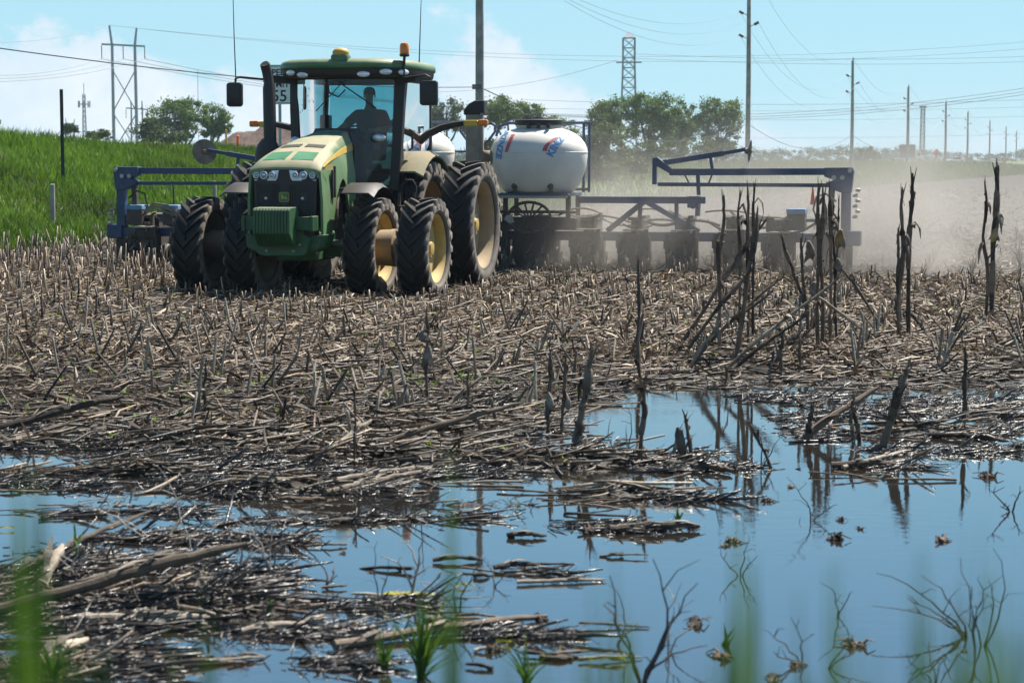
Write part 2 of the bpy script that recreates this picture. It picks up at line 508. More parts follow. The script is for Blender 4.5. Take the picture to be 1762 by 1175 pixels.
dx = t.math('SUBTRACT', sp.outputs[0], BX); dy = t.math('SUBTRACT', sp.outputs[1], BY)
nn = t.math('ADD', t.math('MULTIPLY', dx, -BT[1]), t.math('MULTIPLY', dy, BT[0]))
nn = t.math('ADD', nn, t.math('MULTIPLY', t.math('SUBTRACT', t.noise(p, 0.4, 4), 0.5), 5.0))
col = t.mix(t.ramp(nn, -0.6, 1.6), soil, gr)
rough = t.ramp(wet, 0, 1, 0.9, 0.28)
t.bsdf(col, rough, 0, 0.4, t.bump(t.math('ADD', fine, t.math('MULTIPLY', grit, 0.5)), 0.7, 0.05))
ground = link('ground', fast_mesh('ground', V, Q, mats=t.m, smooth=True)); ground['kind'] = 'structure'

# flood water: muddy and still, sky on its surface
t = NT('flood water')
p = t.pos()
mpn = t.n('ShaderNodeMapping'); mpn.inputs['Scale'].default_value = (1.0, 2.2, 1); t.l(p, mpn.inputs[0])
h = t.math('ADD', t.noise(mpn.outputs[0], 5.0, 3, 0.5), t.math('MULTIPLY', t.noise(mpn.outputs[0], 22.0, 2), 0.2))
gust = t.ramp(t.noise(p, 0.45, 3), 0.4, 0.7, 0.15, 1.0)
b = t.n('ShaderNodeBump'); b.inputs['Distance'].default_value = 0.012
t.l(t.math('MULTIPLY', gust, 0.16), b.inputs['Strength']); t.l(h, b.inputs['Height'])
pb = t.bsdf(t.mix(t.noise(p, 1.2, 3), (0.014, 0.013, 0.011), (0.026, 0.021, 0.016)), 0.015, 0, 0.5, b.outputs[0], IOR=1.42)
gl = t.n('ShaderNodeBsdfGlossy'); gl.inputs['Roughness'].default_value = 0.015; t.l(b.outputs[0], gl.inputs['Normal'])
ms = t.n('ShaderNodeMixShader'); ms.inputs[0].default_value = 0.30; t.l(pb.outputs[0], ms.inputs[1]); t.l(gl.outputs[0], ms.inputs[2]); t.l(ms.outputs[0], t.out.inputs[0])
wx = np.linspace(-9, 9, 19); wy = np.linspace(2, 23, 22)
X, Y = np.meshgrid(wx, wy); V = np.stack([X, Y, np.full_like(X, WATER_Z)], -1).reshape(-1, 3)
I = (np.arange(21)[:, None] * 19 + np.arange(18)[None, :]); Q = np.stack([I, I + 1, I + 20, I + 19], -1).reshape(-1, 4)
water = link('water', fast_mesh('water', V, Q, mats=t.m, smooth=True)); water['kind'] = 'structure'

# far road on the plain beyond the bank
t = NT('asphalt'); p = t.pos(); t.bsdf(t.mix(t.noise(p, 3, 4), (0.04, 0.04, 0.042), (0.075, 0.073, 0.07)), 0.8)
vs = []; RN0, RN1 = 51.0, 61.0
def sn2xy(s, n): return BX + s * BT[0] - n * BT[1], BY + s * BT[1] + n * BT[0]
ss = np.linspace(-60, 1500, 160)
for s_ in ss:
    for n_ in (RN0, RN1):
        x, y = sn2xy(s_, n_); vs.append((x, y, hz(x, y)))
vs = np.array(vs).reshape(-1, 2, 3); zz = vs[:, :, 2].max(1) + 0.05
vs[:, 0, 2] = zz; vs[:, 1, 2] = zz
i = np.arange(len(ss) - 1) * 2
road = link('road', fast_mesh('road', vs, np.stack([i, i + 1, i + 3, i + 2], -1), mats=t.m)); road['kind'] = 'structure'
def road_z(s): return float(np.interp(s, ss, zz))

# ------------------------------------------------------------ tractor (local: x = its left, y = backward, z up)
M_green = mat('green paint', (0.018, 0.13, 0.036), 0.38, var=0.15, dust=0.55, top=0.85)
M_green2 = mat('green casting', (0.016, 0.085, 0.028), 0.5, dust=0.30, bump=0.1, top=0.92)
M_hood = mat('hood paint', (0.028, 0.165, 0.048), 0.36, var=0.10, scale=2.2, dust=0.95, top=0.72, dustcol=(0.34, 0.29, 0.19))
M_vent = mat('green screen', (0.02, 0.16, 0.07), 0.55, var=0.1, dust=0.06)
M_black = mat('black plastic', (0.010, 0.010, 0.011), 0.55, dust=0.10, top=0.8)
M_grille = mat('black grille', (0.008, 0.008, 0.010), 0.45, var=0.3, scale=20, dust=0.05)
M_yellow = mat('yellow paint', (0.55, 0.34, 0.02), 0.4, var=0.1, dust=0.35, top=0.5)
M_hub = mat('yellow wheel paint', (0.50, 0.32, 0.03), 0.5, var=0.2, dust=0.62, top=0.35)
M_steel = mat('bare steel', (0.35, 0.35, 0.35), 0.4, 0.9, dust=0.3)
M_dark = mat('dark machinery', (0.02, 0.019, 0.017), 0.6, var=0.4, dust=0.35, top=0.7)
M_dirtm = mat('dirt caked machinery', (0.028, 0.022, 0.018), 0.75, var=0.4, dust=0.60, top=0.88, bump=0.3)
M_cast = mat('cast hub with dust', (0.20, 0.13, 0.05), 0.7, dust=0.75, top=0.5)
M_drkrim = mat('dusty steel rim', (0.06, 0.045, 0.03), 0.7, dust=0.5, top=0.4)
M_lens = glass('lamp lens', (0.85, 0.88, 0.9), 0.05)
M_chrome = mat('lamp reflector', (0.62, 0.66, 0.70), 0.22, 0.25, var=0.08)
M_bulb = mat('lamp bulb', (0.75, 0.78, 0.82), 0.15, 0.4)
M_amber = mat('amber lens', (0.75, 0.20, 0.01), 0.25, var=0.08, dust=0.15)
M_amber2 = mat('yellow reflector', (0.60, 0.42, 0.03), 0.4, dust=0.3)
M_cloth = mat('black seat cloth', (0.02, 0.02, 0.022), 0.9)
M_white = mat('white decal', (0.75, 0.76, 0.75), 0.5, dust=0.15)
M_wind = glass('windscreen glass', (0.27, 0.56, 0.62), 0.02, 0.02, smear=(-0.05,))
M_side = glass('side window glass', (0.33, 0.62, 0.66), 0.02, 0.06)

def tyre_mat(name, hw):
    t = NT(name); co = t.objco(); sp = t.n('ShaderNodeSeparateXYZ'); t.l(co, sp.inputs[0])
    ax = t.math('ABSOLUTE', sp.outputs[0])
    side = t.ramp(ax, hw * 0.80, hw * 1.0, 0.03, 0.92)
    nz = t.noise(co, 5.0, 6, 0.65)
    gn = t.n('ShaderNodeNewGeometry'); sn_ = t.n('ShaderNodeSeparateXYZ'); t.l(gn.outputs['Normal'], sn_.inputs[0])
    side = t.math('MAXIMUM', side, t.ramp(sn_.outputs[2], .55, .95, 0, .28))
    f = t.math('MULTIPLY', side, t.ramp(nz, 0.25, 0.7, 0.55, 1.1), True)
    c = t.mix(f, (0.009, 0.009, 0.009), (0.24, 0.205, 0.17))
    t.bsdf(c, t.math('ADD', t.math('MULTIPLY', f, 0.3), 0.62), 0, 0.35, t.bump(t.noise(co, 30, 4), 0.25, 0.01))
    return t.m
def make_tyre(name, Ro, W, Rr, nl, lug):
    """Ro outer radius over lugs, W width, Rr rim radius, nl lugs per side"""
    m = MB(); hw = W / 2; R0 = Ro - lug
    prof = [(Rr, -hw * .74), (Rr + .02, -hw * .86), (Rr + (R0 - Rr) * .35, -hw * 1.0), (Rr + (R0 - Rr) * .68, -hw * .99), (R0 - .035, -hw * .90), (R0 - .006, -hw * .66), (R0, -hw * .3), (R0, hw * .3), (R0 - .006, hw * .66), (R0 - .035, hw * .90), (Rr + (R0 - Rr) * .68, hw * .99), (Rr + (R0 - Rr) * .35, hw * 1.0), (Rr + .02, hw * .86), (Rr, hw * .74)]
    m.lathe(prof, axis='x', n=60, closed=True)
    step = 2 * math.pi / nl
    for sgn in (-1, 1):
        for k in range(nl):
            a0 = k * step + (step / 2 if sgn > 0 else 0); secs = []
            for tt, rt, rb, wd in ((-0.06, Ro - .004, R0 - .02, .052), (.22, Ro, R0 - .02, .056), (.5, Ro, R0 - .02, .062), (.80, Ro - .004, R0 - .03, .070), (.985, Ro - .02, R0 - .06, .080), (1.035, Ro - .10, Ro - .16, .062)):
                x = sgn * hw * tt
                a = a0 + (hw * tt / Ro) * 0.92 + 0.10 * tt * tt
                da_t = wd / 2 / Ro; da_b = da_t * 1.45
                def P(r, aa): return (x, -r * math.cos(aa), r * math.sin(aa))
                secs.append([P(rb, a - da_b), P(rt, a - da_t), P(rt, a + da_t), P(rb, a + da_b)])
            m.loft(secs)
    return m
def make_wheel(name, Ro, W, Rr, nl, lug):
    m_t = tyre_mat('tyre rubber ' + name, W / 2)
    ty = make_tyre(name, Ro, W, Rr, nl, lug).mesh('tyre', m_t, True, 30)
    return ty
TY_F = make_wheel('front', 0.80, 0.50, 0.53, 21, 0.055)
TY_R = make_wheel('rear', 1.085, 0.60, 0.73, 23, 0.062)
def rim_mesh(Rr, hw, dish, matl):
    m = MB()
    m.lathe([(Rr + .005, -hw * .80), (Rr + .03, -hw * .84), (Rr + .03, -hw * .78), (Rr - .03, -hw * .5), (Rr - .035, hw * .5), (Rr + .03, hw * .78), (Rr + .03, hw * .84), (Rr + .005, hw * .80), (Rr - .06, hw * .5), (Rr - .065, dish + .03), (Rr * .62, dish + .05), (Rr * .45, dish + .015), (.10, dish + .015), (.10, dish - .02), (Rr * .45, dish - .02), (Rr - .08, dish - .03), (Rr - .07, -hw * .5)], axis='x', n=48, closed=True)
    return m.mesh('rim', matl, True, 40)
def hub_mesh(r, n, matl, lx):
    m = MB(); m.lathe([(r, lx - .02), (r, lx + .03), (r * .92, lx + .055), (r * .55, lx + .06), (r * .5, lx + .10), (r * .2, lx + .11), (.02, lx + .11)], axis='x', n=28)
    return m.mesh('hub', matl, True, 30)
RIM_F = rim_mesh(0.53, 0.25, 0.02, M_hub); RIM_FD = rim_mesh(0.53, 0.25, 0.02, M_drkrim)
RIM_R = rim_mesh(0.73, 0.30, -0.03, mat('dust coated rim', (0.30, 0.21, 0.11), 0.75, var=0.2, dust=0.6, top=0.3))
HUB = hub_mesh(0.20, 10, M_hub, 0.035)
m = MB(); m.lathe([(.018, 0), (.018, .035), (.012, .04)], axis='x', n=6)
NUT = m.mesh('wheel_nut', M_steel)
TR = empty('tractor', (-3.275, 31.9, 0.0), -R(14))
tag(TR, 'large green farm tractor with dual wheels and front weights driving towards the flooded corner', 'tractor')
def wheel(x, y, Ro, ty, rim, nuts):
    z = Ro - 0.05
    sgn = 1 if x > 0 else -1
    wh = link('wheel', rim, TR, (x, y, z))
    wh.rotation_euler = (0, 0, 0 if sgn > 0 else math.pi)
    wh.name = 'wheel'
    tt = link('tyre', ty, wh)
    # tread must point the same way on both sides, so undo the half turn on the tyre
    tt.rotation_euler = (random.uniform(0, .3), 0, 0 if sgn > 0 else math.pi)
    hb = link('hub', HUB, wh)
    if nuts:
        for k in range(10):
            a = 2 * math.pi * k / 10
            nu = link('wheel_nut', NUT, wh, (0.075, .165 * math.cos(a), .165 * math.sin(a)))
    return wh
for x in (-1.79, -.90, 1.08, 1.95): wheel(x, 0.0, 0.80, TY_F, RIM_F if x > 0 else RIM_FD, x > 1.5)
for x in (-1.90, -.98, 1.02, 1.93): wheel(x, 2.82, 1.085, TY_R, RIM_R, x > 1.5)
# drums that carry the outer front wheels, axles
for sg in (-1, 1):
    part('wheel_spacer', M_cast if sg > 0 else M_dirtm, TR, lambda m: m.lathe([(.20, sg * 1.0), (.28, sg * 1.06), (.29, sg * 1.30), (.30, sg * 1.34), (.30, sg * 1.40), (.25, sg * 1.42), (.25, sg * 1.72), (.20, sg * 1.82)], (.09, 0, .75), 'x', 28), smooth=True)
    part('axle_stub', M_dirtm, TR, lambda m: m.lathe([(.17, sg * .3), (.17, sg * 1.9)], (0, 2.82, 1.035), 'x', 18), smooth=True)
def f(m):
    m.span(-.95, .95, -.14, .14, .60, .86); m.span(-.34, .34, -.5, .4, .55, 1.0)
    m.lathe([(.16, -.95), (.16, -.7)], (0, 0, .75), 'x', 16); m.lathe([(.16, .7), (.16, .95)], (0, 0, .75), 'x', 16)
part('front_axle', M_green2, TR, f, bevel=0.03)
for x in (-.45, .45): part('steering_rod', M_steel, TR, lambda m: m.tube([(x, -.2, .82), (x * 1.9, -.2, .78)], .035, 8))

# engine and chassis seen in the gaps
def f(m):
    m.span(-.30, .30, -.75, 1.6, .75, 1.95); m.span(-.42, .42, .9, 3.4, .62, 1.45); m.span(-.33, .33, 0.2, .8, 1.2, 2.2)
    for z in (1.15, 1.4, 1.65): m.span(-.345, .345, .0, .75, z, z + .10)
part('engine', M_dark, TR, f, bevel=0.03)
def f(m):
    for x in (.36, .41): m.tube([(x, .25, 1.05), (x + .02, .22, 1.35), (x - .02, .4, 1.6), (x, .6, 1.75)], .022, 7)
    m.tube([(.40, .12, 1.2), (.43, .10, 1.5), (.41, .14, 1.75)], .03, 8)
part('hose', mat('dusty hose', (.10, .085, .065), .8, dust=.6), TR, f, smooth=True)

# hood as lofted sections
def hood_sec(y):
    u = max(0.0, (y + 1.0) / 2.25)
    wt = .50 + (.27 - .50) * u; ws = .585 + (.345 - .585) * u; wl = .60 + (.39 - .60) * u
    zt = 2.045 + .60 * (u ** 0.72) * (1 - .06 * u); zs = zt - .075 - .10 * u
    if y < -.93: zt -= .03
    return wt, ws, wl, zt, zs
def zlow(y):
    if y < -.55: return .97
    if y < .0: return 1.0 + (y + .55) * .12
    return 1.15
ysec = [-1.02, -1.0, -.93, -.8, -.6, -.4, -.2, 0, .2, .4, .6, .8, 1.0, 1.2]
def f(m):
    secs = []
    for y in ysec:
        wt, ws, wl, zt, zs = hood_sec(y)
        if y == -1.02: zt -= .03; zs -= .02; wt -= .01
        cr = .018
        pts = [(-ws, zs), (-wt * 1.03, zt - .012), (-wt * .8, zt + .004), (-wt * .3, zt + cr), (0, zt + cr), (wt * .3, zt + cr), (wt * .8, zt + .004), (wt * 1.03, zt - .012), (ws, zs)]
        bot = [(ws * .97, zs - .05), (-ws * .97, zs - .05)]
        secs.append([(x, y, z) for x, z in pts + bot])
    m.loft(secs)
hood = part('hood', M_hood, TR, f, smooth=True, angle=50)
for sg in (-1, 1):
    def f(m):
        secs = []
        yy = [-1.0, -.85, -.7, -.55, -.42, -.3, -.1, .1, .2, .28, .36, .46, .56, .64, .7, .85, 1.0, 1.2]
        arch = {-.55: 0.97, -.42: 1.0, -.3: 1.22, -.1: 1.56, .1: 1.74, .2: 1.80, .28: 1.83, .36: 1.83, .46: 1.78, .56: 1.68, .64: 1.52, .7: 1.36, .85: 1.25, 1.0: 1.22, 1.2: 1.2}
        for y in yy:
            wt, ws, wl, zt, zs = hood_sec(y); zl = arch.get(y, .97)
            if y <= -.85: zl = .97
            zm = (zs * .55 + zl * .45)
            secs.append([(sg * ws, y, zs - .004), (sg * (wl + .02), y, zm), (sg * (wl + .025), y, zl), (sg * (wl - .02), y, zl), (sg * (wl - .02), y, zm), (sg * (ws - .04), y, zs - .004)])
        m.loft(secs)
    part('side_panel', M_hood, TR, f, smooth=True, angle=50)
    # yellow flash and number under the shoulder
    def f(m):
        secs = []
        for i in range(10):
            y = -.86 + i * (1.2 + .86) / 9; wt, ws, wl, zt, zs = hood_sec(y)
            hh = .006 + .115 * (i / 9) ** .8
            o = .012
            secs.append([(sg * (ws * 1.0 + o), y, zs - .012), (sg * (ws + .012 + o), y, zs - .012 - hh), (sg * (ws - .01), y, zs - .012 - hh), (sg * (ws - .02), y, zs - .012)])
        m.loft(secs)
    part('stripe', M_yellow, TR, f, smooth=True)
me = text_mesh('8320R', .12, .002, .0); me.materials.append(M_yellow)
o = link('model_number', me, TR, (.632, -.72, 2.02)); o.rotation_euler = (R(90), 0, R(84)); o.scale = (.9, 1, 1)
# green side vent with slats behind the number
for k in range(2):
    part('side_vent', M_black, TR, lambda m: m.span(.575, .605, -.48 + k * .10, -.42 + k * .10, 1.55, 1.98 + k * .06), bevel=.004)
# screens on the hood top
def on_hood(xf, y, dz=0.004):
    wt, ws, wl, zt, zs = hood_sec(y); x = xf * wt
    return (x, y, zt + .018 * (1 - abs(xf)) + .006 * (1 - abs(xf)) + dz)
for (y0, y1, mt) in ((-.86, -.50, M_vent), (-.22, -.04, M_black), (.88, 1.10, M_vent)):
    for a, b in ((-.86, -.10), (.10, .86)):
        def f(m):
            q = []
            for yv in (y0, (y0 + y1) / 2, y1):
                q.append([on_hood(xv, yv, .005) for xv in np.linspace(a, b, 5)])
            vs = [p for r in q for p in r]
            m.add(vs, [(i * 5 + j, i * 5 + j + 1, i * 5 + 5 + j + 1, i * 5 + 5 + j) for i in range(2) for j in range(4)])
            m.add([(x, y, z - .03) for x, y, z in vs], [(i * 5 + j, i * 5 + j + 1, i * 5 + 5 + j + 1, i * 5 + 5 + j) for i in range(2) for j in range(4)])
        sc = part('hood_screen', mt, hood, f)
        if mt is M_black:
            for k in range(9):
                xv = a + (b - a) * (k + .5) / 9
                part('slat', mat('screen rib', (.10, .10, .09), .6), sc, lambda m: m.bar(on_hood(xv, y0, .010), on_hood(xv, y1, .010), .010, .008))
# front grille and lamps
def f(m):
    secs = []
    for z in (.92, 1.0, 1.3, 1.7, 1.9, 1.99):
        u = (z - .92) / 1.07; hw = .50 + .05 * u
        secs.append([(-hw, -.90, z), (-hw * .96, -.985, z), (-hw * .6, -1.02, z), (0, -1.03, z), (hw * .6, -1.02, z), (hw * .96, -.985, z), (hw, -.90, z)])
    m.loft(secs)
gr = part('grille', M_grille, TR, f, smooth=True)
for k in range(26):
    x = -.46 + k * .92 / 25
    if abs(x) < .07: continue
    yb = -1.032 + .045 * (abs(x) / .5) ** 2
    part('grille_bar', M_grille, gr, lambda m: m.span(x - .006, x + .006, yb - .012, yb + .01, 1.05, 1.76))
for sg in (-1, 1):
    def f(m):
        a, b = (.085, .575)
        pts = [(a, 1.975), (b, 1.985), (b - .02, 1.90), (b - .07, 1.815), (a + .05, 1.815), (a + .02, 1.86)]
        fr = [(sg * x, -1.045 + .09 * max(0, (x - .25) / .33) ** 2, z) for x, z in pts]
        bk = [(sg * x, -.96 + .09 * max(0, (x - .25) / .33) ** 2, z) for x, z in pts]
        n = len(pts)
        m.add(fr + bk, [tuple(range(n)), tuple(range(n, 2 * n))[::-1]] + [(i, (i + 1) % n, n + (i + 1) % n, n + i) for i in range(n)])
    hl = part('headlight', M_chrome, TR, f, bevel=.008)
    for (x, r) in ((.19, .052), (.325, .062), (.46, .05)):
        y0 = -1.052 + .09 * max(0, (x - .25) / .33) ** 2
        part('lamp_ring', M_chrome, hl, lambda m: m.lathe([(r, 0), (r, .022), (r - .012, .022), (r - .02, .004), (.02, .0)], (sg * x, y0, 1.90), 'y', 20), smooth=True)
        part('bulb', mat('lamp centre', (.42, .5, .58), .12, .7), hl, lambda m: m.lathe([(r - .02, .005), (r - .03, .016), (.004, .020)], (sg * x, y0, 1.90), 'y', 14), smooth=True)
    part('marker_lamp', M_bulb, TR, lambda m: m.lathe([(.025, 0), (.022, .02), (.008, .03)], (sg * .30, -1.03, 1.545), 'y', 12), smooth=True)
    part('lamp_bezel', M_black, TR, lambda m: m.span(sg * .30 - .09, sg * .30 + .09, -1.028, -.99, 1.47, 1.63), bevel=.02)
# emblem: rounded green shield, yellow rim, leaping animal
def rrect(w_, h_, r, n=4):
    pts = []
    for cx, cy, a0 in ((w_ - r, h_ - r, 0), (-w_ + r, h_ - r, 90), (-w_ + r, -h_ + r, 180), (w_ - r, -h_ + r, 270)):
        for k in range(n + 1): pts.append((cx + r * math.cos(R(a0 + 90 * k / n)), cy + r * math.sin(R(a0 + 90 * k / n))))
    return pts
em = part('emblem', M_yellow, TR, lambda m: m.prism([(x, z + 1.565) for x, z in rrect(.082, .075, .03)], 'y', -1.05, -1.02))
part('emblem_field', M_vent, em, lambda m: m.prism([(x, z + 1.565) for x, z in rrect(.073, .066, .026)], 'y', -1.055, -1.045))
deer = [(-.055, -.030), (-.038, -.012), (-.040, .012), (-.052, .018), (-.046, .030), (-.034, .036), (-.032, .052), (-.024, .040), (-.016, .024), (-.012, .008), (.012, .002), (.034, .004), (.052, -.012), (.056, -.034), (.044, -.022), (.032, -.030), (.040, -.042), (.022, -.036), (.018, -.018), (-.006, -.016), (-.018, -.028), (-.034, -.040), (-.028, -.024)]
part('emblem_figure', M_yellow, em, lambda m: m.prism([(x, z + 1.565) for x, z in deer], 'y', -1.060, -1.054))
# front weights and carrier
for k in range(12):
    x0 = -.30 + k * .05
    part('weight', M_green2, TR, lambda m: m.prism([(-1.62, 1.02), (-1.62, 1.37), (-1.58, 1.41), (-1.28, 1.42), (-1.20, 1.36), (-1.20, .98), (-1.36, .82), (-1.42, .82)], 'x', x0 + .002, x0 + .046), bevel=.010)
def f(m):
    m.span(-.56, .58, -1.32, -1.18, 1.06, 1.27)
    for x in (-.56, .55): m.span(x - .03, x + .03, -1.36, -1.10, 1.05, 1.28)
part('weight_carrier', M_green2, TR, f, bevel=.012)
def f(m):
    m.prism([(-.43, .93), (-.38, .70), (-.30, .66), (.34, .66), (.42, .70), (.47, .93), (.36, .98), (.28, 1.15), (-.28, 1.15), (-.36, .98)], 'y', -1.24, -1.08)
    m.prism([(.42, .70), (.60, .78), (.66, .99), (.45, .97)], 'y', -1.10, -.55); m.prism([(-.42, .70), (-.60, .78), (-.63, .99), (-.45, .97)], 'y', -1.10, -.55)
    m.span(-.34, .34, -1.1, -.4, .66, .95)
part('front_bracket', M_green2, TR, f, bevel=.015)
for x, z in ((-.30, .84), (-.22, .84), (.22, .84), (.32, .84), (-.22, .74), (.22, .74)):
    part('bolt', M_steel, TR, lambda m: m.lathe([(.022, 0), (.022, .018), (.012, .024)], (x, -1.24, z), 'y', 8))
# exhaust stack and its heat shield
def f(m):
    m.tube([(-.98, .85, 1.55), (-.98, .85, 2.24), (-.98, .86, 2.36), (-.97, .87, 2.47)], [.215, .215, .185, .115], 20)
    m.tube([(-.95, .87, 2.44), (-.96, .88, 3.30), (-.965, .885, 3.40), (-.985, .86, 3.56), (-1.0, .80, 3.70)], [.105, .105, .085, .082, .082], 18)
ex = part('exhaust', M_black, TR, f, smooth=True)
part('exhaust_mouth', mat('pipe mouth shade', (.004, .004, .004), .9), ex, lambda m: m.tube([(-1.0, .795, 3.702), (-1.001, .79, 3.708)], .066, 16))  # black disc paints the shaded opening onto the capped pipe end
for sg in (-1, 1):
    def f(m):
        secs = []
        for k in range(9):
            a = R(58 + k * 14); r = .99
            y, z = -r * math.cos(a), .75 + r * math.sin(a) * 1.03
            secs.append([(sg * .74, y, z - .012), (sg * .76, y, z + .01), (sg * 1.20, y, z + .012), (sg * 1.29, y, z - .055), (sg * 1.275, y, z - .07), (sg * 1.19, y, z - .012)])
        m.loft(secs)
        m.tube([(sg * .42, .1, 1.45), (sg * .46, .1, 1.66), (sg * .80, .1, 1.70)], .024, 8)
    part('front_fender', M_black, TR, f, smooth=True, angle=50)

# cab
def f(m):
    for sg in (-1, 1):
        secs = []
        for z, x, y, hw, d in ((1.62, .84, 2.0, .07, .09), (2.3, .90, 1.98, .075, .09), (3.0, .925, 2.02, .085, .09), (3.52, .93, 2.1, .10, .10)):
            secs.append([(sg * (x - hw), y - d, z), (sg * (x + hw), y - d + .04, z), (sg * (x + hw), y + d, z), (sg * (x - hw), y + d, z)])
        m.loft(secs)
        m.bar((sg * .98, 3.62, 2.30), (sg * .95, 3.72, 3.52), .08, .10)
        m.bar((sg * .93, 2.05, 3.50), (sg * .96, 3.72, 3.50), .10, .10)
    m.bar((-.93, 2.02, 3.50), (.93, 2.02, 3.50), .10, .12); m.bar((-.95, 3.72, 3.50), (.95, 3.72, 3.50), .1, .1)
    m.bar((-.98, 3.64, 2.36), (.98, 3.64, 2.36), .08, .12)
part('cab_frame', M_black, TR, f, bevel=.015)
def wind_y(u): return 1.93 - .30 * (1 - u * u)
def f(m):
    secs = []
    for z, hw in ((1.66, .80), (2.3, .85), (3.0, .86), (3.48, .86)):
        lean = (z - 1.66) * .02
        secs.append([(u * hw, wind_y(u) + lean, z) for u in np.linspace(-1, 1, 11)])
    m.loft(secs, close=False, caps=False)
part('windscreen', M_wind, TR, f, smooth=True)
for sg in (-1, 1):
    part('side_window', M_side, TR, lambda m: m.add([(sg * .98, 2.12, 1.78), (sg * .985, 2.9, 1.95), (sg * 1.0, 3.52, 2.42), (sg * .97, 3.66, 3.44), (sg * .95, 2.16, 3.44), (sg * .955, 2.12, 2.6)], [(0, 1, 2, 3, 4, 5)]))
    part('door_handle', M_black, TR, lambda m: m.tube([(sg * 1.0, 2.30, 2.30), (sg * 1.06, 2.30, 2.33), (sg * 1.06, 2.32, 2.62), (sg * 1.0, 2.32, 2.65)], .022, 7), smooth=True)
part('rear_window', M_side, TR, lambda m: m.add([(-.92, 3.70, 2.42), (.92, 3.70, 2.42), (.9, 3.76, 3.44), (-.9, 3.76, 3.44)], [(0, 1, 2, 3)]))
def f(m):
    m.prism([(2.0, 1.05), (2.0, 1.72), (2.15, 1.74), (2.9, 1.90), (3.5, 2.34), (3.62, 2.36), (3.62, 1.2)], 'x', -.96, .96)
part('cab_base', M_black, TR, f, bevel=.02)
part('cab_front_wall', M_black, TR, lambda m: m.prism([(-.80, 1.15), (.80, 1.15), (.82, 1.68), (-.82, 1.68)], 'y', 1.58, 2.02), bevel=.02)
part('cowl', M_black, TR, lambda m: m.loft([[(x * w_, y, z0 + (0 if abs(x) == 1 else hh)) for x in (-1, -.8, 0, .8, 1)] + [(w_, y, 1.4), (-w_, y, 1.4)] for y, w_, z0, hh in ((1.2, .40, 2.34, .24), (1.45, .46, 2.40, .26), (1.62, .46, 2.36, .24))]), smooth=True, angle=60)
part('decal', M_white, TR, lambda m: m.span(.965, .972, 2.16, 2.30, 1.86 - .08, 2.06 - .08))
part('caution_decal', M_yellow, TR, lambda m: m.span(.966, .973, 2.36, 2.52, 1.66, 1.74))
plan = [(0, 1.30), (.55, 1.36), (.90, 1.52), (1.08, 1.80), (1.15, 2.3), (1.13, 3.4), (1.02, 3.78), (.6, 3.88), (0, 3.90)]
plan = plan + [(-x, y) for x, y in plan[-2:0:-1]]
def ring(k, z, dy=0): return [(x * k, 2.6 + (y - 2.6) * k + dy, z) for x, y in plan]
rf = part('roof', M_green, TR, lambda m: m.loft([ring(1.0, 3.645), ring(1.02, 3.66), ring(1.02, 3.72), ring(.99, 3.775), ring(.9, 3.81), ring(.5, 3.83)]), smooth=True, angle=60)
part('roof_band', M_black, rf, lambda m: m.loft([ring(.93, 3.50), ring(.97, 3.52), ring(.99, 3.56), ring(1.0, 3.643)]), smooth=True, angle=60)
for x, y, az in ((-.80, 1.52, -28), (-.56, 1.42, -12), (.50, 1.40, 12), (.84, 1.52, 30), (1.06, 1.78, 52)):
    rot = Matrix.Rotation(R(az), 3, 'Z')
    def f(m):
        c = Vector((x, y, 3.585 - (.04 if abs(x) < .6 else 0)))
        prof = [(.10, -.03), (.105, .02), (.085, .035), (.03, .045)]
        vs = []
        for r, h in prof:
            for k in range(18):
                a = 2 * math.pi * k / 18
                vs.append(c + rot @ Vector((r * math.cos(a), -h - .01, r * .48 * math.sin(a))))
        m.add(vs, [(i * 18 + k, i * 18 + (k + 1) % 18, i * 18 + 18 + (k + 1) % 18, i * 18 + 18 + k) for i in range(3) for k in range(18)] + [tuple(range(54, 72))])
    part('work_light', M_bulb, rf, f, smooth=True)
# globe receiver, beacon, aerials
gp = part('receiver_base', M_green, TR, lambda m: m.loft([[(x * k + .10, 1.42 + y * k * .8, z) for x, y in rrect(.15, .14, .06)] for k, z in ((1, 3.77), (1, 3.84), (.92, 3.865))]), smooth=True)
part('receiver_dome', M_yellow, gp, lambda m: m.lathe([(.135, 3.866), (.142, 3.89), (.135, 3.93), (.10, 3.965), (.04, 3.98)], (.10, 1.42, 0), 'z', 20, sy=.85), smooth=True)
bc = part('beacon_post', M_black, TR, lambda m: m.tube([(1.08, 1.75, 3.50), (1.09, 1.75, 3.72), (1.10, 1.75, 3.84)], .025, 8).lathe([(.07, 3.84), (.085, 3.86), (.08, 3.885)], (1.10, 1.75, 0), 'z', 16))
part('beacon', M_amber, bc, lambda m: m.lathe([(.075, 3.886), (.08, 3.93), (.078, 4.02), (.06, 4.06), (.02, 4.075)], (1.10, 1.75, 0), 'z', 18), smooth=True)
part('aerial', M_black, TR, lambda m: m.tube([(1.10, 2.6, 3.66), (1.10, 2.6, 3.80), (1.14, 2.6, 4.85)], [.018, .012, .006], 6))
part('aerial', M_black, TR, lambda m: m.tube([(-1.84, 1.62, 3.50), (-1.86, 1.62, 4.2), (-1.875, 1.62, 5.1)], [.011, .009, .006], 6))
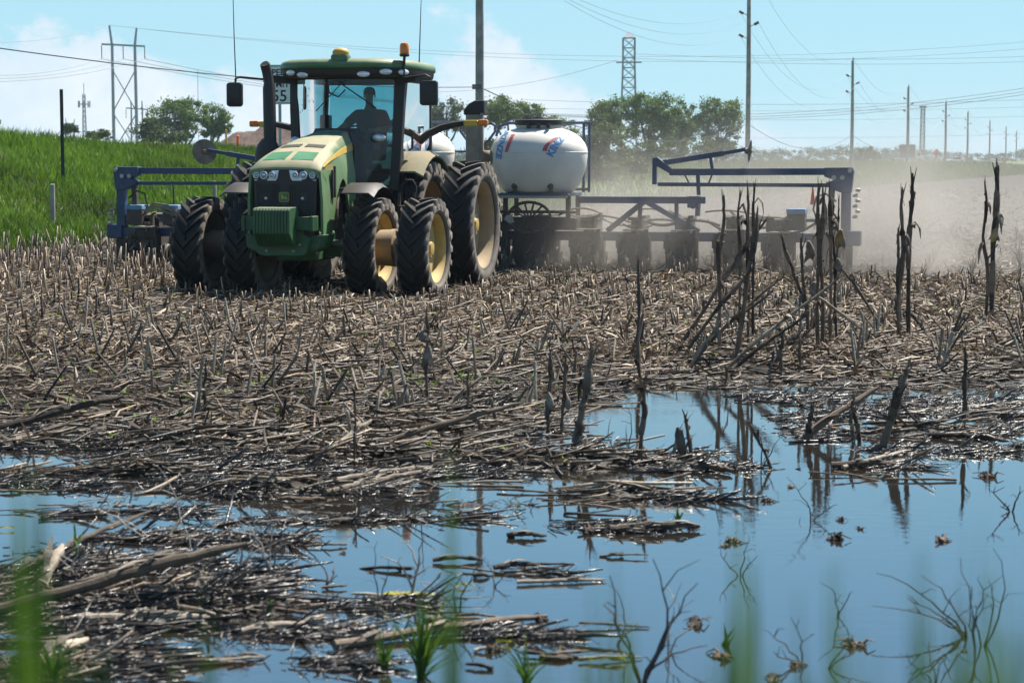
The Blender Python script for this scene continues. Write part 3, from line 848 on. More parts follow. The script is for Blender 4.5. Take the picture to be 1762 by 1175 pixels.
# mirrors on arms
for sg, xo in ((1, 1.54), (-1, 1.84)):
    ar = part('mirror_arm', M_black, TR, lambda m: m.bar((sg * .92, 2.0, 3.47), (sg * (xo - (.22 if sg > 0 else .45)), 1.75, 3.48 + (.03 if sg < 0 else 0)), .09, .12).tube([(sg * (xo - .46), 1.75, 3.49), (sg * (xo - .05), 1.68, 3.53), (sg * (xo + .02), 1.66, 3.50), (sg * (xo + .02), 1.64, 3.25)], .020, 8))
    def f(m):
        secs = []
        for y, k in ((1.56, .8), (1.58, .97), (1.63, 1.0), (1.66, .95)):
            secs.append([(sg * (xo + .02) + x * k, y, 3.235 + z * k) for x, z in rrect(.155 if sg > 0 else .14, .205, .05)])
        m.loft(secs)
    part('mirror', M_black, ar, f, smooth=True, angle=45)
part('pillar_lamp', M_bulb, TR, lambda m: m.lathe([(.11, -.03), (.115, .02), (.08, .05), (.02, .06)], (.70, 1.60, 2.50), 'y', 18, sy=.55), smooth=True)
part('pillar_lamp', M_bulb, TR, lambda m: m.lathe([(.085, -.03), (.09, .02), (.06, .05), (.02, .06)], (-.82, 1.72, 2.46), 'y', 18, sy=.75), smooth=True)
# rear fenders with extension, amber outriggers
for sg in (-1, 1):
    def f(m):
        secs = []
        for k in range(11):
            a = R(46 + k * 10); r = 1.22
            y, z = 2.82 - r * math.cos(a), 1.05 + r * math.sin(a)
            secs.append([(sg * .90, y, z), (sg * .92, y, z + .02), (sg * 1.20, y, z + .02), (sg * 1.34, y + .05, z - .06), (sg * 1.33, y + .05, z - .09), (sg * 1.18, y, z - .01)])
        m.loft(secs)
    part('rear_fender', mat('fender under dust', (.06, .13, .04), .6, dust=.95, top=.35, dustcol=(.27, .21, .145)), TR, f, smooth=True, angle=50)
    lb = part('light_arm', M_black, TR, lambda m: m.tube([(sg * .95, 3.1, 2.46), (sg * 1.10, 3.1, 2.58), (sg * 1.35, 3.1, 2.69), (sg * 1.62, 3.1, 2.75), (sg * 1.75, 3.1, 2.765)], [.075, .07, .062, .055, .05], 8), smooth=True)
    part('reflector', M_amber2, lb, lambda m: m.span(sg * 1.75, sg * 2.00, 3.055, 3.145, 2.715, 2.815), bevel=.015)
    part('amber_lamp', M_amber, lb, lambda m: m.span(sg * 2.002, sg * 2.18, 3.05, 3.15, 2.715, 2.825), bevel=.03)
part('step', M_dark, TR, lambda m: [m.span(.98, 1.30, 1.55, 1.9, z, z + .03) for z in (.75, 1.05, 1.35)] and [m.bar((1.02, 1.6, .7), (1.02, 1.7, 1.6), .04, .04), m.bar((1.28, 1.6, .7), (1.28, 1.7, 1.6), .04, .04)])
part('grab_rail', M_black, TR, lambda m: m.tube([(1.04, 1.75, 1.45), (1.06, 1.72, 1.72), (1.12, 1.72, 1.80), (1.24, 1.72, 1.80), (1.30, 1.72, 1.70), (1.30, 1.72, 1.5)], .018, 7), smooth=True)
# inside the cab
st = part('seat', M_cloth, TR, lambda m: m.span(-.20, .34, 2.65, 3.15, 2.12, 2.28).prism([(3.10, 2.2), (3.22, 2.2), (3.34, 2.98), (3.22, 2.98)], 'x', -.18, .32), bevel=.05)
part('console', M_black, TR, lambda m: m.span(-.55, -.28, 2.4, 3.1, 1.8, 2.38).span(-.56, -.40, 2.2, 2.42, 2.1, 2.9).span(.05 - .12, .05 + .12, 1.95, 2.2, 1.7, 2.42), bevel=.03)
def f(m):
    c = Vector((.03, 2.30, 2.60)); ax = Vector((0, -.55, .83)).normalized(); u = Vector((1, 0, 0)); v = ax.cross(u)
    m.tube([c + (u * math.cos(a) + v * math.sin(a)) * .21 for a in np.linspace(0, 2 * math.pi, 25)], .017, 8, cap=False)
    m.tube([c - u * .2, c + u * .2], .014, 6); m.tube([c, c - ax * .35], .035, 8)
part('steering_wheel', M_black, TR, f, smooth=True)
part('wiper', M_black, TR, lambda m: m.tube([(.10, 1.60, 3.46), (-.42, 1.64, 2.95)], .009, 5).tube([(-.05, 1.58, 3.46), (.62, 1.70, 3.0)], .011, 5).tube([(-.2, 1.6, 3.45), (-.16, 1.58, 3.25), (.0, 1.57, 3.18), (.12, 1.58, 3.30)], .014, 6))

# ------------------------------------------------------------ driver
M_skin = mat('sun tanned skin', (0.33, 0.19, 0.13), 0.6, var=.1)
M_shirt = mat('dark blue shirt', (0.03, 0.045, 0.075), 0.9, var=.2)
M_jean = mat('blue jeans', (0.03, 0.045, 0.09), 0.9)
M_hair = mat('short dark hair', (0.02, 0.015, 0.012), 0.8)
def skin_fig(name, verts, edges, radii, matl, parent, root=0, sub=2):
    me = bpy.data.meshes.new(name); me.from_pydata(verts, edges, []); me.materials.append(matl)
    o = link(name, me, parent)
    md = o.modifiers.new('skin', 'SKIN'); md.use_smooth_shade = True
    for i, r in enumerate(radii):
        sv = me.skin_vertices[0].data[i]; sv.radius = (r, r) if isinstance(r, (int, float)) else r; sv.use_root = (i == root)
    sm = o.modifiers.new('smooth', 'SUBSURF'); sm.levels = sub; sm.render_levels = sub
    return o
mw = TR.matrix_basis.copy()
mw = Matrix.Translation(TR.location) @ Matrix.Rotation(-R(14), 4, 'Z')
DX = 0.10
def body_chain():
    J = {}
    V_, E_, R_ = [], [], []
    def v(n, p, r, par=None):
        J[n] = len(V_); V_.append((p[0] + DX, p[1], p[2])); R_.append(r)
        if par: E_.append((J[par], J[n]))
    v('pelvis', (0, 3.0, 2.36), (.19, .15)); v('waist', (0, 3.0, 2.55), (.20, .15), 'pelvis'); v('chest', (0, 2.97, 2.78), (.22, .15), 'waist')
    v('collar', (0, 2.96, 2.97), (.10, .08), 'chest'); v('neck', (0, 2.94, 3.06), .072, 'collar'); v('jaw', (0, 2.91, 3.16), (.066, .07), 'neck'); v('skull', (0, 2.92, 3.27), (.080, .096), 'jaw'); v('crown', (0, 2.93, 3.36), (.064, .08), 'skull')
    for sg, n, el, wr, kn in ((-1, 'r', (-.40, 2.78, 2.72), (-.50, 2.55, 2.60), -.14), (1, 'l', (.36, 2.84, 2.66), (.16, 2.56, 2.64), .14)):
        v('sh' + n, (sg * .25, 2.95, 2.90), .098, 'chest'); v('el' + n, el, .064, 'sh' + n); v('wr' + n, wr, .042, 'el' + n)
        d = (Vector(wr) - Vector(el)).normalized(); h0 = Vector(wr) + d * .08
        v('pa' + n, h0, (.042, .024), 'wr' + n)
        v('hip' + n, (sg * .10, 2.93, 2.32), .085, 'pelvis'); v('kn' + n, (sg * .15, 2.50, 2.36), .062, 'hip' + n); v('an' + n, (sg * .14, 2.36, 1.94), .045, 'kn' + n); v('to' + n, (sg * .15, 2.18, 1.90), .042, 'an' + n)
    return J, V_, E_, R_
J, V_, E_, R_ = body_chain()
PE = empty('person', mw @ Vector((DX, 3.0, 2.28)), -R(14))
tag(PE, 'driver in a dark shirt seated at the wheel behind the tractor windscreen', 'person')
off = Vector((DX, 3.0, 2.28))
loc = lambda L_: [tuple(Vector(q) - off) for q in L_]
Vl = loc(V_)
bodyo = skin_fig('body', Vl, E_, R_, M_skin, PE)
def sub_chain(names, grow):
    idx = [J[n] for n in names]; mp_ = {j: i for i, j in enumerate(idx)}
    vv = [Vl[j] for j in idx]; rr = []
    for j in idx:
        r = R_[j]; rr.append(tuple(x + grow for x in r) if isinstance(r, tuple) else r + grow)
    ee = [(mp_[a], mp_[b]) for a, b in E_ if a in mp_ and b in mp_]
    return vv, ee, rr
vv, ee, rr = sub_chain(['pelvis', 'waist', 'chest', 'collar', 'shr', 'elr', 'shl', 'ell'], .016)
skin_fig('shirt', vv, ee, rr, M_shirt, PE)
vv, ee, rr = sub_chain(['pelvis', 'hipr', 'knr', 'anr', 'hipl', 'knl', 'anl'], .014)
skin_fig('trousers', vv, ee, rr, M_jean, PE)
part('hair', M_hair, PE, lambda m: m.lathe([(.102, .25 + .72), (.104, 1.02), (.094, 1.06), (.072, 1.095), (.03, 1.112)], (0, -.065, .0), 'z', 18, sy=1.12), smooth=True)
def f(m):
    m.lathe([(.012, 0), (.02, .03), (.012, .05)], (0, -.165, .955), 'z', 8)      # nose
    for sg in (-1, 1): m.lathe([(.012, -.03), (.024, 0), (.014, .035)], (sg * .098, -.06, .95), 'z', 8, sx=.5)
    m.box((0, -.162, .905), (.05, .014, .010))
part('face', M_skin, PE, f, smooth=True)
part('eyes', M_hair, PE, lambda m: [m.lathe([(.004, -.01), (.012, 0), (.004, .01)], (sg * .035, -.165, .985), 'z', 8) for sg in (-1, 1)])
for n in ('r', 'l'):
    pa = Vector(Vl[J['pa' + n]]); wr_ = Vector(Vl[J['wr' + n]]); d = (pa - wr_).normalized()
    side = d.cross(Vector((0, 0, 1))).normalized(); dn = side.cross(d).normalized()
    if dn.z > 0: dn = -dn
    vv, ee, rr = [tuple(wr_ + d * .05)], [], [.03]
    for k, ln in enumerate((.075, .085, .08, .065)):
        b0 = pa + side * (.027 - .018 * k); p1 = b0 + d * ln * .5 + dn * .012; p2 = b0 + d * ln * .75 + dn * .045; p3 = b0 + d * ln * .6 + dn * .075
        i = len(vv); vv += [tuple(b0), tuple(p1), tuple(p2), tuple(p3)]; rr += [.011, .0095, .009, .008]
        ee += [(0, i), (i, i + 1), (i + 1, i + 2), (i + 2, i + 3)]
    i = len(vv); sd_ = side * (.045 if n == 'r' else -.045)
    vv += [tuple(pa - d * .05 + sd_ * .6), tuple(pa - d * .01 + sd_ * 1.2 + dn * .02), tuple(pa + d * .025 + sd_ * .9 + dn * .045)]; rr += [.012, .011, .009]; ee += [(0, i), (i, i + 1), (i + 1, i + 2)]
    skin_fig('hand', vv, ee, rr, M_skin, PE, sub=1)

# ------------------------------------------------------------ row-crop planter behind the tractor
M_blue = mat('planter blue paint', (0.010, 0.042, 0.115), 0.45, var=.2, dust=0.14, top=0.75)
M_lid = mat('pale blue lid', (0.11, 0.25, 0.42), 0.5, dust=0.25)
M_poly = mat('white poly tank', (0.74, 0.71, 0.63), 0.42, var=.06, scale=2.5, dust=0.16, top=.3, dustcol=(.40, .36, .29))
M_hose = mat('dusty rubber hose', (0.16, 0.13, 0.10), 0.8, dust=0.6, top=.4)
M_tan = mat('dust covered plate', (0.30, 0.25, 0.19), 0.85, var=.3, dust=0.7)
M_disc = mat('worn coulter steel', (0.16, 0.12, 0.09), 0.5, 0.5, var=.5, dust=0.5, top=.3)
M_orange = mat('fluorescent orange', (0.85, 0.13, 0.03), 0.6, var=.08)
M_blue_ink = mat('blue decal', (0.06, 0.24, 0.55), 0.5, var=.1, dust=.12)
M_red_ink = mat('red decal', (0.55, 0.08, 0.09), 0.5, var=.1, dust=.15)
PL = empty('planter', (at(812, 300, 39.5).x, 39.5, 0.0), -R(14))
tag(PL, 'wide blue row planter with white seed tanks towed behind the green tractor', 'planter')
part('toolbar', M_blue, PL, lambda m: m.span(-7.78, 7.48, -.10, .10, .57, .745), bevel=.012)
part('toolbar', M_blue, PL, lambda m: m.span(-7.2, 7.0, .72, .86, .60, .72), bevel=.012)
def f(m):
    m.span(-2.1, 2.2, -.5, .62, .78, 1.02); m.span(-.55, .55, -1.0, .7, .62, 1.25)
    for x in (-2.0, -.8, .8, 2.05):
        for y in (-.45, .45): m.bar((x, y, .8), (x, y, 1.46), .09, .09)
    m.span(-2.1, 2.2, -.5, -.42, 1.1, 1.16)
part('center_frame', M_dirtm, PL, f, bevel=.015)
part('tongue', M_blue, PL, lambda m: m.bar((0, -.4, .72), (-.35, -3.3, .72), .22, .2).bar((.5, -.4, .72), (-.3, -2.2, .74), .12, .14).bar((-.6, -.4, .72), (-.35, -2.2, .74), .12, .14), bevel=.015)
for x in (-1.0, 1.0):
    w_ = part('transport_tyre', M_dark, PL, lambda m: m.lathe([(.28, -.13), (.44, -.15), (.49, -.10), (.49, .10), (.44, .15), (.28, .13)], (x, .35, .46), 'x', 30, closed=True), smooth=True)
    part('transport_rim', M_blue, w_, lambda m: m.lathe([(.30, -.10), (.28, -.02), (.08, .0), (.08, .04), (.28, .04), (.30, .10)], (x, .35, .46), 'x', 24, closed=True), smooth=True)
# spoked fan wheel under the right tank
def f(m):
    m.tube([(1.3 + .42 * math.cos(a), -.55, 1.02 + .30 * math.sin(a)) for a in np.linspace(0, 2 * math.pi, 25)], .03, 6, cap=False)
    for k in range(14):
        a = 2 * math.pi * k / 14; m.bar((1.3 + .05 * math.cos(a), -.55, 1.02), (1.3 + .42 * math.cos(a), -.56, 1.02 + .30 * math.sin(a)), .02, .035)
part('drive_wheel', M_dark, PL, f)

TPROF = [(.62, 1.50), (.69, 1.53), (.79, 1.66), (.885, 1.85), (.935, 2.03), (.952, 2.18), (.955, 2.28), (.945, 2.36), (.90, 2.46), (.82, 2.56), (.70, 2.65), (.58, 2.705), (.47, 2.735), (.44, 2.75), (.44, 2.79)]
TSY = .82
def tank_r(z): return float(np.interp(z, [p[1] for p in TPROF], [p[0] for p in TPROF]))
def decal(name, tank, cx, me_v, me_f, ox, oz, ang, matl, off=.008):
    ca, sa = math.cos(R(ang)), math.sin(R(ang)); vs = []
    for u, v in me_v:
        x = ox + u * ca - v * sa; z = oz + u * sa + v * ca
        r = tank_r(z); y = -TSY * math.sqrt(max(.0, r * r - x * x))
        nrm = Vector((x, y / TSY, .35)).normalized()
        vs.append((cx + x + nrm.x * off, -.25 + y + nrm.y * off, z + nrm.z * off))
    m = MB(); m.add(vs, me_f); return m.build(name, matl, tank)
def text_flat(body, size, bold=0.0):
    me = text_mesh(body, size, bold); bm = bmesh.new(); bm.from_mesh(me)
    bmesh.ops.triangulate(bm, faces=bm.faces)
    bmesh.ops.subdivide_edges(bm, edges=[e for e in bm.edges if e.calc_length() > size * .25], cuts=1)
    vs = [(v.co.x, v.co.y) for v in bm.verts]; bm.verts.index_update(); fs = [tuple(v.index for v in f_.verts) for f_ in bm.faces]; bm.free()
    return vs, fs
TXV, TXF = text_flat('KINZE', .19, .007)
for cx in (1.42, -1.26):
    tk = part('tank', M_poly, PL, lambda m: m.lathe(TPROF, (cx, -.25, 0), 'z', 56, sy=TSY), smooth=True, angle=60)
    part('tank_seam', M_poly, tk, lambda m: m.lathe([(.954, 2.270), (.961, 2.274), (.961, 2.284), (.954, 2.288)], (cx, -.25, 0), 'z', 56, sy=TSY, closed=True), smooth=True)
    ld = part('tank_lid', M_black, tk, lambda m: m.lathe([(.46, 2.80), (.475, 2.81), (.475, 2.90), (.45, 2.915), (.30, 2.92), (.29, 2.945), (.05, 2.95)], (cx, -.25, 0), 'z', 40, sy=.9), smooth=True)
    part('lid_collar', M_steel, tk, lambda m: m.lathe([(.45, 2.765), (.45, 2.80)], (cx, -.25, 0), 'z', 40, sy=.88), smooth=True)
    for k in range(3): part('lid_latch', M_black, tk, lambda m: m.span(cx - .14 + k * .20, cx - .08 + k * .20, -.25 - .47, -.25 - .38, 2.74, 2.82), bevel=.008)
    for x in (-.35, .36): part('sump', M_dark, tk, lambda m: m.lathe([(.05, 0), (.06, .03), (.06, .06), (.03, .08)], (cx + x, -.25 - TSY * .64, 1.63), 'y', 14).span(cx + x - .03, cx + x + .03, -.84, -.74, 1.52, 1.60), smooth=True)
    part('tank_tray', M_blue, PL, lambda m: m.span(cx - .72, cx + .72, -.84, .36, 1.44, 1.497), bevel=.01)
    part('tray_rim', M_steel, PL, lambda m: m.span(cx - .74, cx + .70, -.87, -.845, 1.40, 1.45), bevel=.005)
    decal('lettering', tk, cx, TXV, TXF, .50, 2.44, 62, M_blue_ink)
    nseg = 12; vs = []; a0 = []
    for i in range(nseg + 1):
        u = i / nseg; x = .245 + .33 * u ** 1.6; z = 2.30 + .33 * u ** .8; wd = .085 * (1 - .55 * u)
        vs += [(x, z), (x + wd, z - .012 * u)]
    fs = [(2 * i, 2 * i + 1, 2 * i + 3, 2 * i + 2) for i in range(nseg)]
    decal('swoosh', tk, cx, vs, fs, 0, 0, 0, M_red_ink)
    decal('lettering', tk, cx, TXV, TXF, -.63, 2.42, -100, M_blue_ink)
    vs = []
    for i in range(nseg + 1):
        u = i / nseg; x = -.52 + .10 * u; z = 2.28 + .34 * u; vs += [(x, z), (x + .075, z + .0)]
    decal('swoosh', tk, cx, vs, fs, 0, 0, 0, M_red_ink)
# hand rails, ladder loops, mast between the tanks
def f(m):
    for x in (2.16, 2.27): m.tube([(x, .45, 1.50), (x, .45, 2.86)], .028, 8)
    m.tube([(2.29, .45, 2.86), (.65, .45, 2.86), (.45, .45, 2.80), (.38, .45, 2.6)], .028, 8); m.tube([(2.14, .45, 2.16), (2.29, .45, 2.16)], .02, 6); m.tube([(1.9, .45, 1.56), (2.29, .45, 1.56)], .03, 6)
part('hand_rail', M_blue, PL, f, smooth=True)
for sg, x0, x1 in ((-1, -.02, -.28), (1, .16, .42)):
    part('ladder_loop', M_blue, PL, lambda m: m.tube([(x0, .2, 2.84), (x1 - sg * .06, .2, 2.85), (x1, .2, 2.80), (x1 + sg * .01, .2, 2.70), (x0 + (x1 - x0) * .45, .2, 2.50), (x0, .2, 2.40)], .026, 8), smooth=True)
part('ladder_loop', M_blue, PL, lambda m: m.tube([(-1.2, .45, 2.88), (-.3, .45, 2.88)], .026, 8))
part('rung', M_blue, PL, lambda m: m.tube([(-.5, .2, 2.30), (.1, .2, 2.30)], .022, 8))
part('lift_mast', mat('weathered tan steel', (.27, .23, .18), .8, var=.2, dust=.6), PL, lambda m: m.span(.02, .32, -.55, -.30, 1.25, 3.02).span(.32, .38, -.58, -.50, 1.9, 3.04), bevel=.02)
part('mast_cap', M_black, PL, lambda m: m.prism([(-.02, 3.0), (-.02, 3.10), (.08, 3.22), (.20, 3.28), (.40, 3.29), (.40, 3.0)], 'y', -.56, -.28), bevel=.03)
part('air_hose', M_hose, PL, lambda m: m.tube([(.38, -.5, 2.1), (.46, -.55, 2.25), (.55, -.55, 2.25), (.62, -.5, 2.1)], .10, 12), smooth=True)

# row units
mb = MB()
mb.span(-.20, .20, -.30, -.20, .36, .74); mb.span(-.27, -.21, -.46, -.10, .34, .72); mb.span(.21, .27, -.46, -.10, .30, .74); mb.span(-.27, .30, -.42, -.34, .58, .72)
mb.prism([(-.46, .30), (-.46, .52), (-.30, .58), (-.12, .44), (-.12, .30)], 'x', -.19, -.13); mb.prism([(-.46, .28), (-.46, .50), (-.30, .56), (-.12, .44), (-.12, .30)], 'x', .12, .18)
mb.span(-.10, .08, -.40, -.30, .26, .60); mb.span(-.30, -.24, -.44, -.30, .44, .60)
mb.span(-.16, .16, -.16, .95, .38, .60); mb.span(-.12, .12, .2, .8, .60, .95); mb.span(.27, .34, -.40, -.2, .24, .66); mb.span(.25, .32, -.46, -.36, .60, .80); mb.span(-.08, .08, .8, 1.3, .30, .42)
mb.bar((-.2, -.3, .34), (-.2, -.36, .05), .04, .07); mb.bar((.02, -.3, .3), (.0, -.38, .04), .05, .08); mb.bar((.14, -.3, .32), (.20, -.38, .05), .035, .06); mb.bar((-.10, -.35, .5), (-.16, -.62, .30), .04, .05); mb.bar((.10, -.35, .5), (.14, -.62, .30), .04, .05)
for q in range(6): mb.lathe([(.035, 0), (.035, .03)], (.305, -.40, .30 + q * .065), 'y', 7)
mb.tube([(-.12, -.44, .72), (-.18, -.52, .60), (-.15, -.5, .45), (-.05, -.46, .34)], .018, 6); mb.tube([(.10, -.40, .78), (.16, -.52, .70), (.18, -.50, .52)], .016, 6)
UB = mb.mesh('row_unit', M_dirtm)
sm = MB(); sm.lathe([(.10, -.008), (.11, 0), (.10, .008), (.02, .012)], (0, 0, 0), 'x', 14)
for q in range(12):
    aq = 2 * math.pi * q / 12; sm.bar((0, .09 * math.cos(aq), .09 * math.sin(aq)), (0, .17 * math.cos(aq + .25), .17 * math.sin(aq + .25)), .012, .03)
US = sm.mesh('row_cleaner', M_disc)
UP = MB().prism([(-.46, .772), (-.18, .775), (-.18, .80), (-.46, .797)], 'x', -.16, .27).mesh('top_plate', M_tan)
UD = MB().lathe([(.215, -.006), (.225, 0), (.215, .006), (.08, .02), (.06, .05), (.01, .05)], (0, 0, 0), 'x', 24).mesh('coulter_disc', M_disc, True, 25)
UG = MB().lathe([(.10, -.05), (.19, -.06), (.21, -.03), (.21, .03), (.19, .06), (.10, .05)], (0, 0, 0), 'x', 20, closed=True).mesh('gauge_wheel', M_dark, True)
UC = MB().lathe([(.03, -.02), (.15, -.015), (.16, 0), (.15, .015), (.03, .02)], (0, 0, 0), 'x', 18).mesh('closing_wheel', M_dark, True)
UH = MB().prism([(-.02, .96), (.8, .96), (.8, 1.02), (.74, 1.05), (.04, 1.05), (-.02, 1.02)], 'x', -.15, .15).mesh('meter_cover', M_dark)
for k in range(16):
    x = (k - 7.5) * .93 + .08
    if k >= 8: x -= .05
    u = link('row_unit', UB, PL, (x, 0, random.uniform(-.02, .02)))
    link('top_plate', UP, u)
    for dx, dy, rz in ((-.24, -.42, 5), (.30, -.38, -9)):
        c = link('coulter_disc', UD, u, (dx, dy, .19)); c.rotation_euler = (random.random() * 6, 0, R(rz))
    for dx, rz in ((-.10, 22), (.10, -22)):
        c = link('row_cleaner', US, u, (dx, -.62, .16)); c.rotation_euler = (random.random() * 6, 0, R(rz))
    for dx in (-.14, .14): link('gauge_wheel', UG, u, (dx, .55, .20))
    for dx in (-.08, .08):
        c = link('closing_wheel', UC, u, (dx, 1.25, .15)); c.rotation_euler = (0, R(12 if dx > 0 else -12), 0)
    link('meter_cover', UH, u)
    # bracket and hose saddle on the bar
    part('saddle', M_dirtm, PL, lambda m: m.span(x + .10, x + .16, -.20, -.10, .74, 1.02).span(x - .06, x + .05, -.15, .05, .75, .86).tube([(x + .12, -.16, .98), (x + .15, -.18, 1.04), (x + .22, -.16, 1.05)], .03, 6))
# hydraulic and vacuum hoses sagging along the bar
for k in range(9):
    for j in range(2):
        x0 = 1.9 + k * .55 + random.uniform(-.2, .2); x1 = x0 + random.uniform(.6, 1.15)
        z0 = random.uniform(.88, 1.18); z1 = random.uniform(.86, 1.12); sag = random.uniform(.08, .24); y0 = random.uniform(-.22, .15)
        for sg in (1, -1):
            if sg < 0 and x0 < 4.6: continue
            if x1 > 7.1: continue
            part('hose', M_hose, PL, lambda m: m.tube([(sg * (x0 + (x1 - x0) * u), y0, z0 + (z1 - z0) * u - sag * 4 * u * (1 - u) * (1 if j else -.6)) for u in np.linspace(0, 1, 8)], random.uniform(.016, .030), 6), smooth=True)
for sg, ofs in ((1, 0.0), (-1, -.17)):
    def X_(x): return sg * x + ofs
    # wing brace: upper beam on diagonal struts
    br = part('wing_brace', M_blue, PL, lambda m: m.bar((X_(2.2), -.2, 1.365), (X_(4.68), -.2, 1.365), .09, .13), bevel=.01)
    for a, b in (((3.50, 1.34), (2.75, .76)), ((3.42, 1.34), (3.38, .76)), ((3.52, 1.34), (4.55, .76)), ((4.12, 1.34), (4.12, .80))):
        part('strut', M_blue, br, lambda m: m.bar((X_(a[0]), -.2, a[1]), (X_(b[0]), -.1, b[1]), .07, .10), bevel=.008)
    part('beam_clamp', M_blue, br, lambda m: m.span(X_(4.34), X_(4.56), -.27, -.13, 1.22, 1.44).lathe([(.05, 0), (.05, .03)], (X_(4.45), -.27, 1.25), 'y', 10), bevel=.01)
    # folded row marker
    mk = part('marker_arm', M_blue, PL, lambda m: m.bar((X_(3.95), 0, 1.90), (X_(7.05), 0, 1.915), .10, .13).bar((X_(3.72), 0, 1.665), (X_(7.10), 0, 1.655), .06, .075), bevel=.01)
    part('marker_post', M_blue, PL, lambda m: m.span(X_(7.24), X_(7.42), -.09, .09, .745, 1.95).prism([(X_(6.92), 1.99), (X_(7.44), 1.995), (X_(7.47), 1.93), (X_(7.43), 1.52), (X_(7.22), 1.52), (X_(7.0), 1.62), (X_(6.95), 1.70), (X_(7.1), 1.76), (X_(6.92), 1.82)], 'y', -.12, .12), bevel=.012)
    for x, z in ((7.40, 1.93), (7.10, 1.80), (7.26, 1.80)): part('pin', M_steel, PL, lambda m: m.lathe([(.045, 0), (.045, .03), (.025, .035)], (X_(x), -.12, z), 'y', 12))
    part('cylinder', M_dark, PL, lambda m: m.bar((X_(7.02), .02, .78), (X_(7.06), .02, 1.60), .11, .11), bevel=.02)
    part('marker_bracket', M_blue, mk, lambda m: m.prism([(X_(3.62), 1.66), (X_(3.70), 1.66), (X_(3.70), 2.02), (X_(3.98), 1.86), (X_(4.02), 1.95), (X_(3.72), 2.19), (X_(3.62), 2.17)], 'y', -.07, .07), bevel=.012)
    part('outer_arm', M_blue, mk, lambda m: m.bar((X_(3.72), 0, 2.06), (X_(5.0), 0, 2.26), .08, .10).bar((X_(4.9), 0, 2.245), (X_(5.42), 0, 2.335), .06, .07).bar((X_(4.74), 0, 2.19), (X_(4.78), 0, 1.96), .08, .06), bevel=.008)
    dk = MB(); dk.lathe([(.05, -.09), (.06, -.03), (.20, .0), (.215, .01), (.195, .012), (.05, -.01), (.03, .05)], (0, 0, 0), 'x', 26)
    do = dk.build('marker_disc', M_disc, mk, smooth=True, angle=25, loc=(X_(5.49), 0, 2.30)); do.rotation_euler = (0, R(6 * sg), R(-52 if sg < 0 else 14))
    if sg < 0: do.scale = (1.2, 1.2, 1.2)
    part('drop_link', M_blue, mk, lambda m: m.bar((X_(4.50), 0, 1.88), (X_(4.52), 0, 1.46), .07, .08).bar((X_(4.52), 0, 1.44), (X_(4.50), 0, 1.06), .09, .10).bar((X_(4.24), 0, 1.86), (X_(4.34), 0, 1.67), .03, .03).bar((X_(4.78), 0, 1.86), (X_(4.7), 0, 1.67), .03, .03), bevel=.006)
    # drive box with pale lid, meters
    for x in ((6.40,) if sg > 0 else (6.20, 7.0)):
        bx = part('hopper', M_dark, PL, lambda m: m.span(X_(x) - .17, X_(x) + .17, -.15, .22, .80, 1.11), bevel=.01)
        part('hopper_lid', M_lid, bx, lambda m: m.span(X_(x) - .18, X_(x) + .18, -.17, .24, 1.112, 1.21), bevel=.015)
    part('drive_shaft', M_blue, PL, lambda m: m.tube([(X_(5.2), .1, .99), (X_(7.2), .1, .99)], .035, 8))
    for x in (5.2, 5.55, 5.9):
        part('gearbox', M_dirtm, PL, lambda m: m.span(X_(x) - .07, X_(x) + .07, -.1, .12, .76, 1.05).lathe([(.09, 0), (.09, .05)], (X_(x) + .02, -.1, .98), 'y', 12), bevel=.015)
    part('hose', M_hose if sg > 0 else M_black, PL, lambda m: m.tube([(X_(7.15), -.05, 1.35), (X_(6.95), -.1, 1.50), (X_(6.78), -.1, 1.44), (X_(6.72), -.1, 1.2), (X_(6.8), -.1, 1.02), (X_(7.05), -.1, .95)], .02, 6), smooth=True)
    part('bar_end', M_blue, PL, lambda m: m.span(X_(7.28), X_(7.62), -.16, .16, .52, .80), bevel=.02)
    for k in range(6):
        z = .72 + k * .10; part('coupler', M_steel, PL, lambda m: m.lathe([(.03, -.04), (.035, 0), (.03, .05)], (X_(7.5 + .05 * (k % 2)), -.12, z + .35 * (sg > 0)), 'x', 8))
    part('end_panel', M_dirtm, PL, lambda m: m.span(X_(7.2), X_(7.45), -.1, .3, .08, .52), bevel=.03)
for k in range(3):
    part('hose', M_hose, PL, lambda m: m.tube([(-6.9, -.2, 1.0 + .1 * k), (-6.7, -.25, 1.25 - .05 * k), (-6.4, -.25, 1.22 - .08 * k), (-6.0, -.2, .95), (-5.6, -.2, .82)], .022, 6), smooth=True)
part('warning_flag', M_orange, PL, lambda m: m.prism([(6.62, 1.28), (6.72, 1.28), (6.68, 1.62), (6.66, 1.62)], 'y', .30, .33))
part('warning_strip', M_orange, PL, lambda m: m.span(6.66, 6.72, -.52, -.50, .28, .58))
part('slow_plate', mat('dusty white plate', (.5, .5, .47), .7, dust=.3), PL, lambda m: m.prism([(.80, .98), (.92, .90), (1.0, .93), (.96, 1.08), (.84, 1.06)], 'y', -.58, -.56))

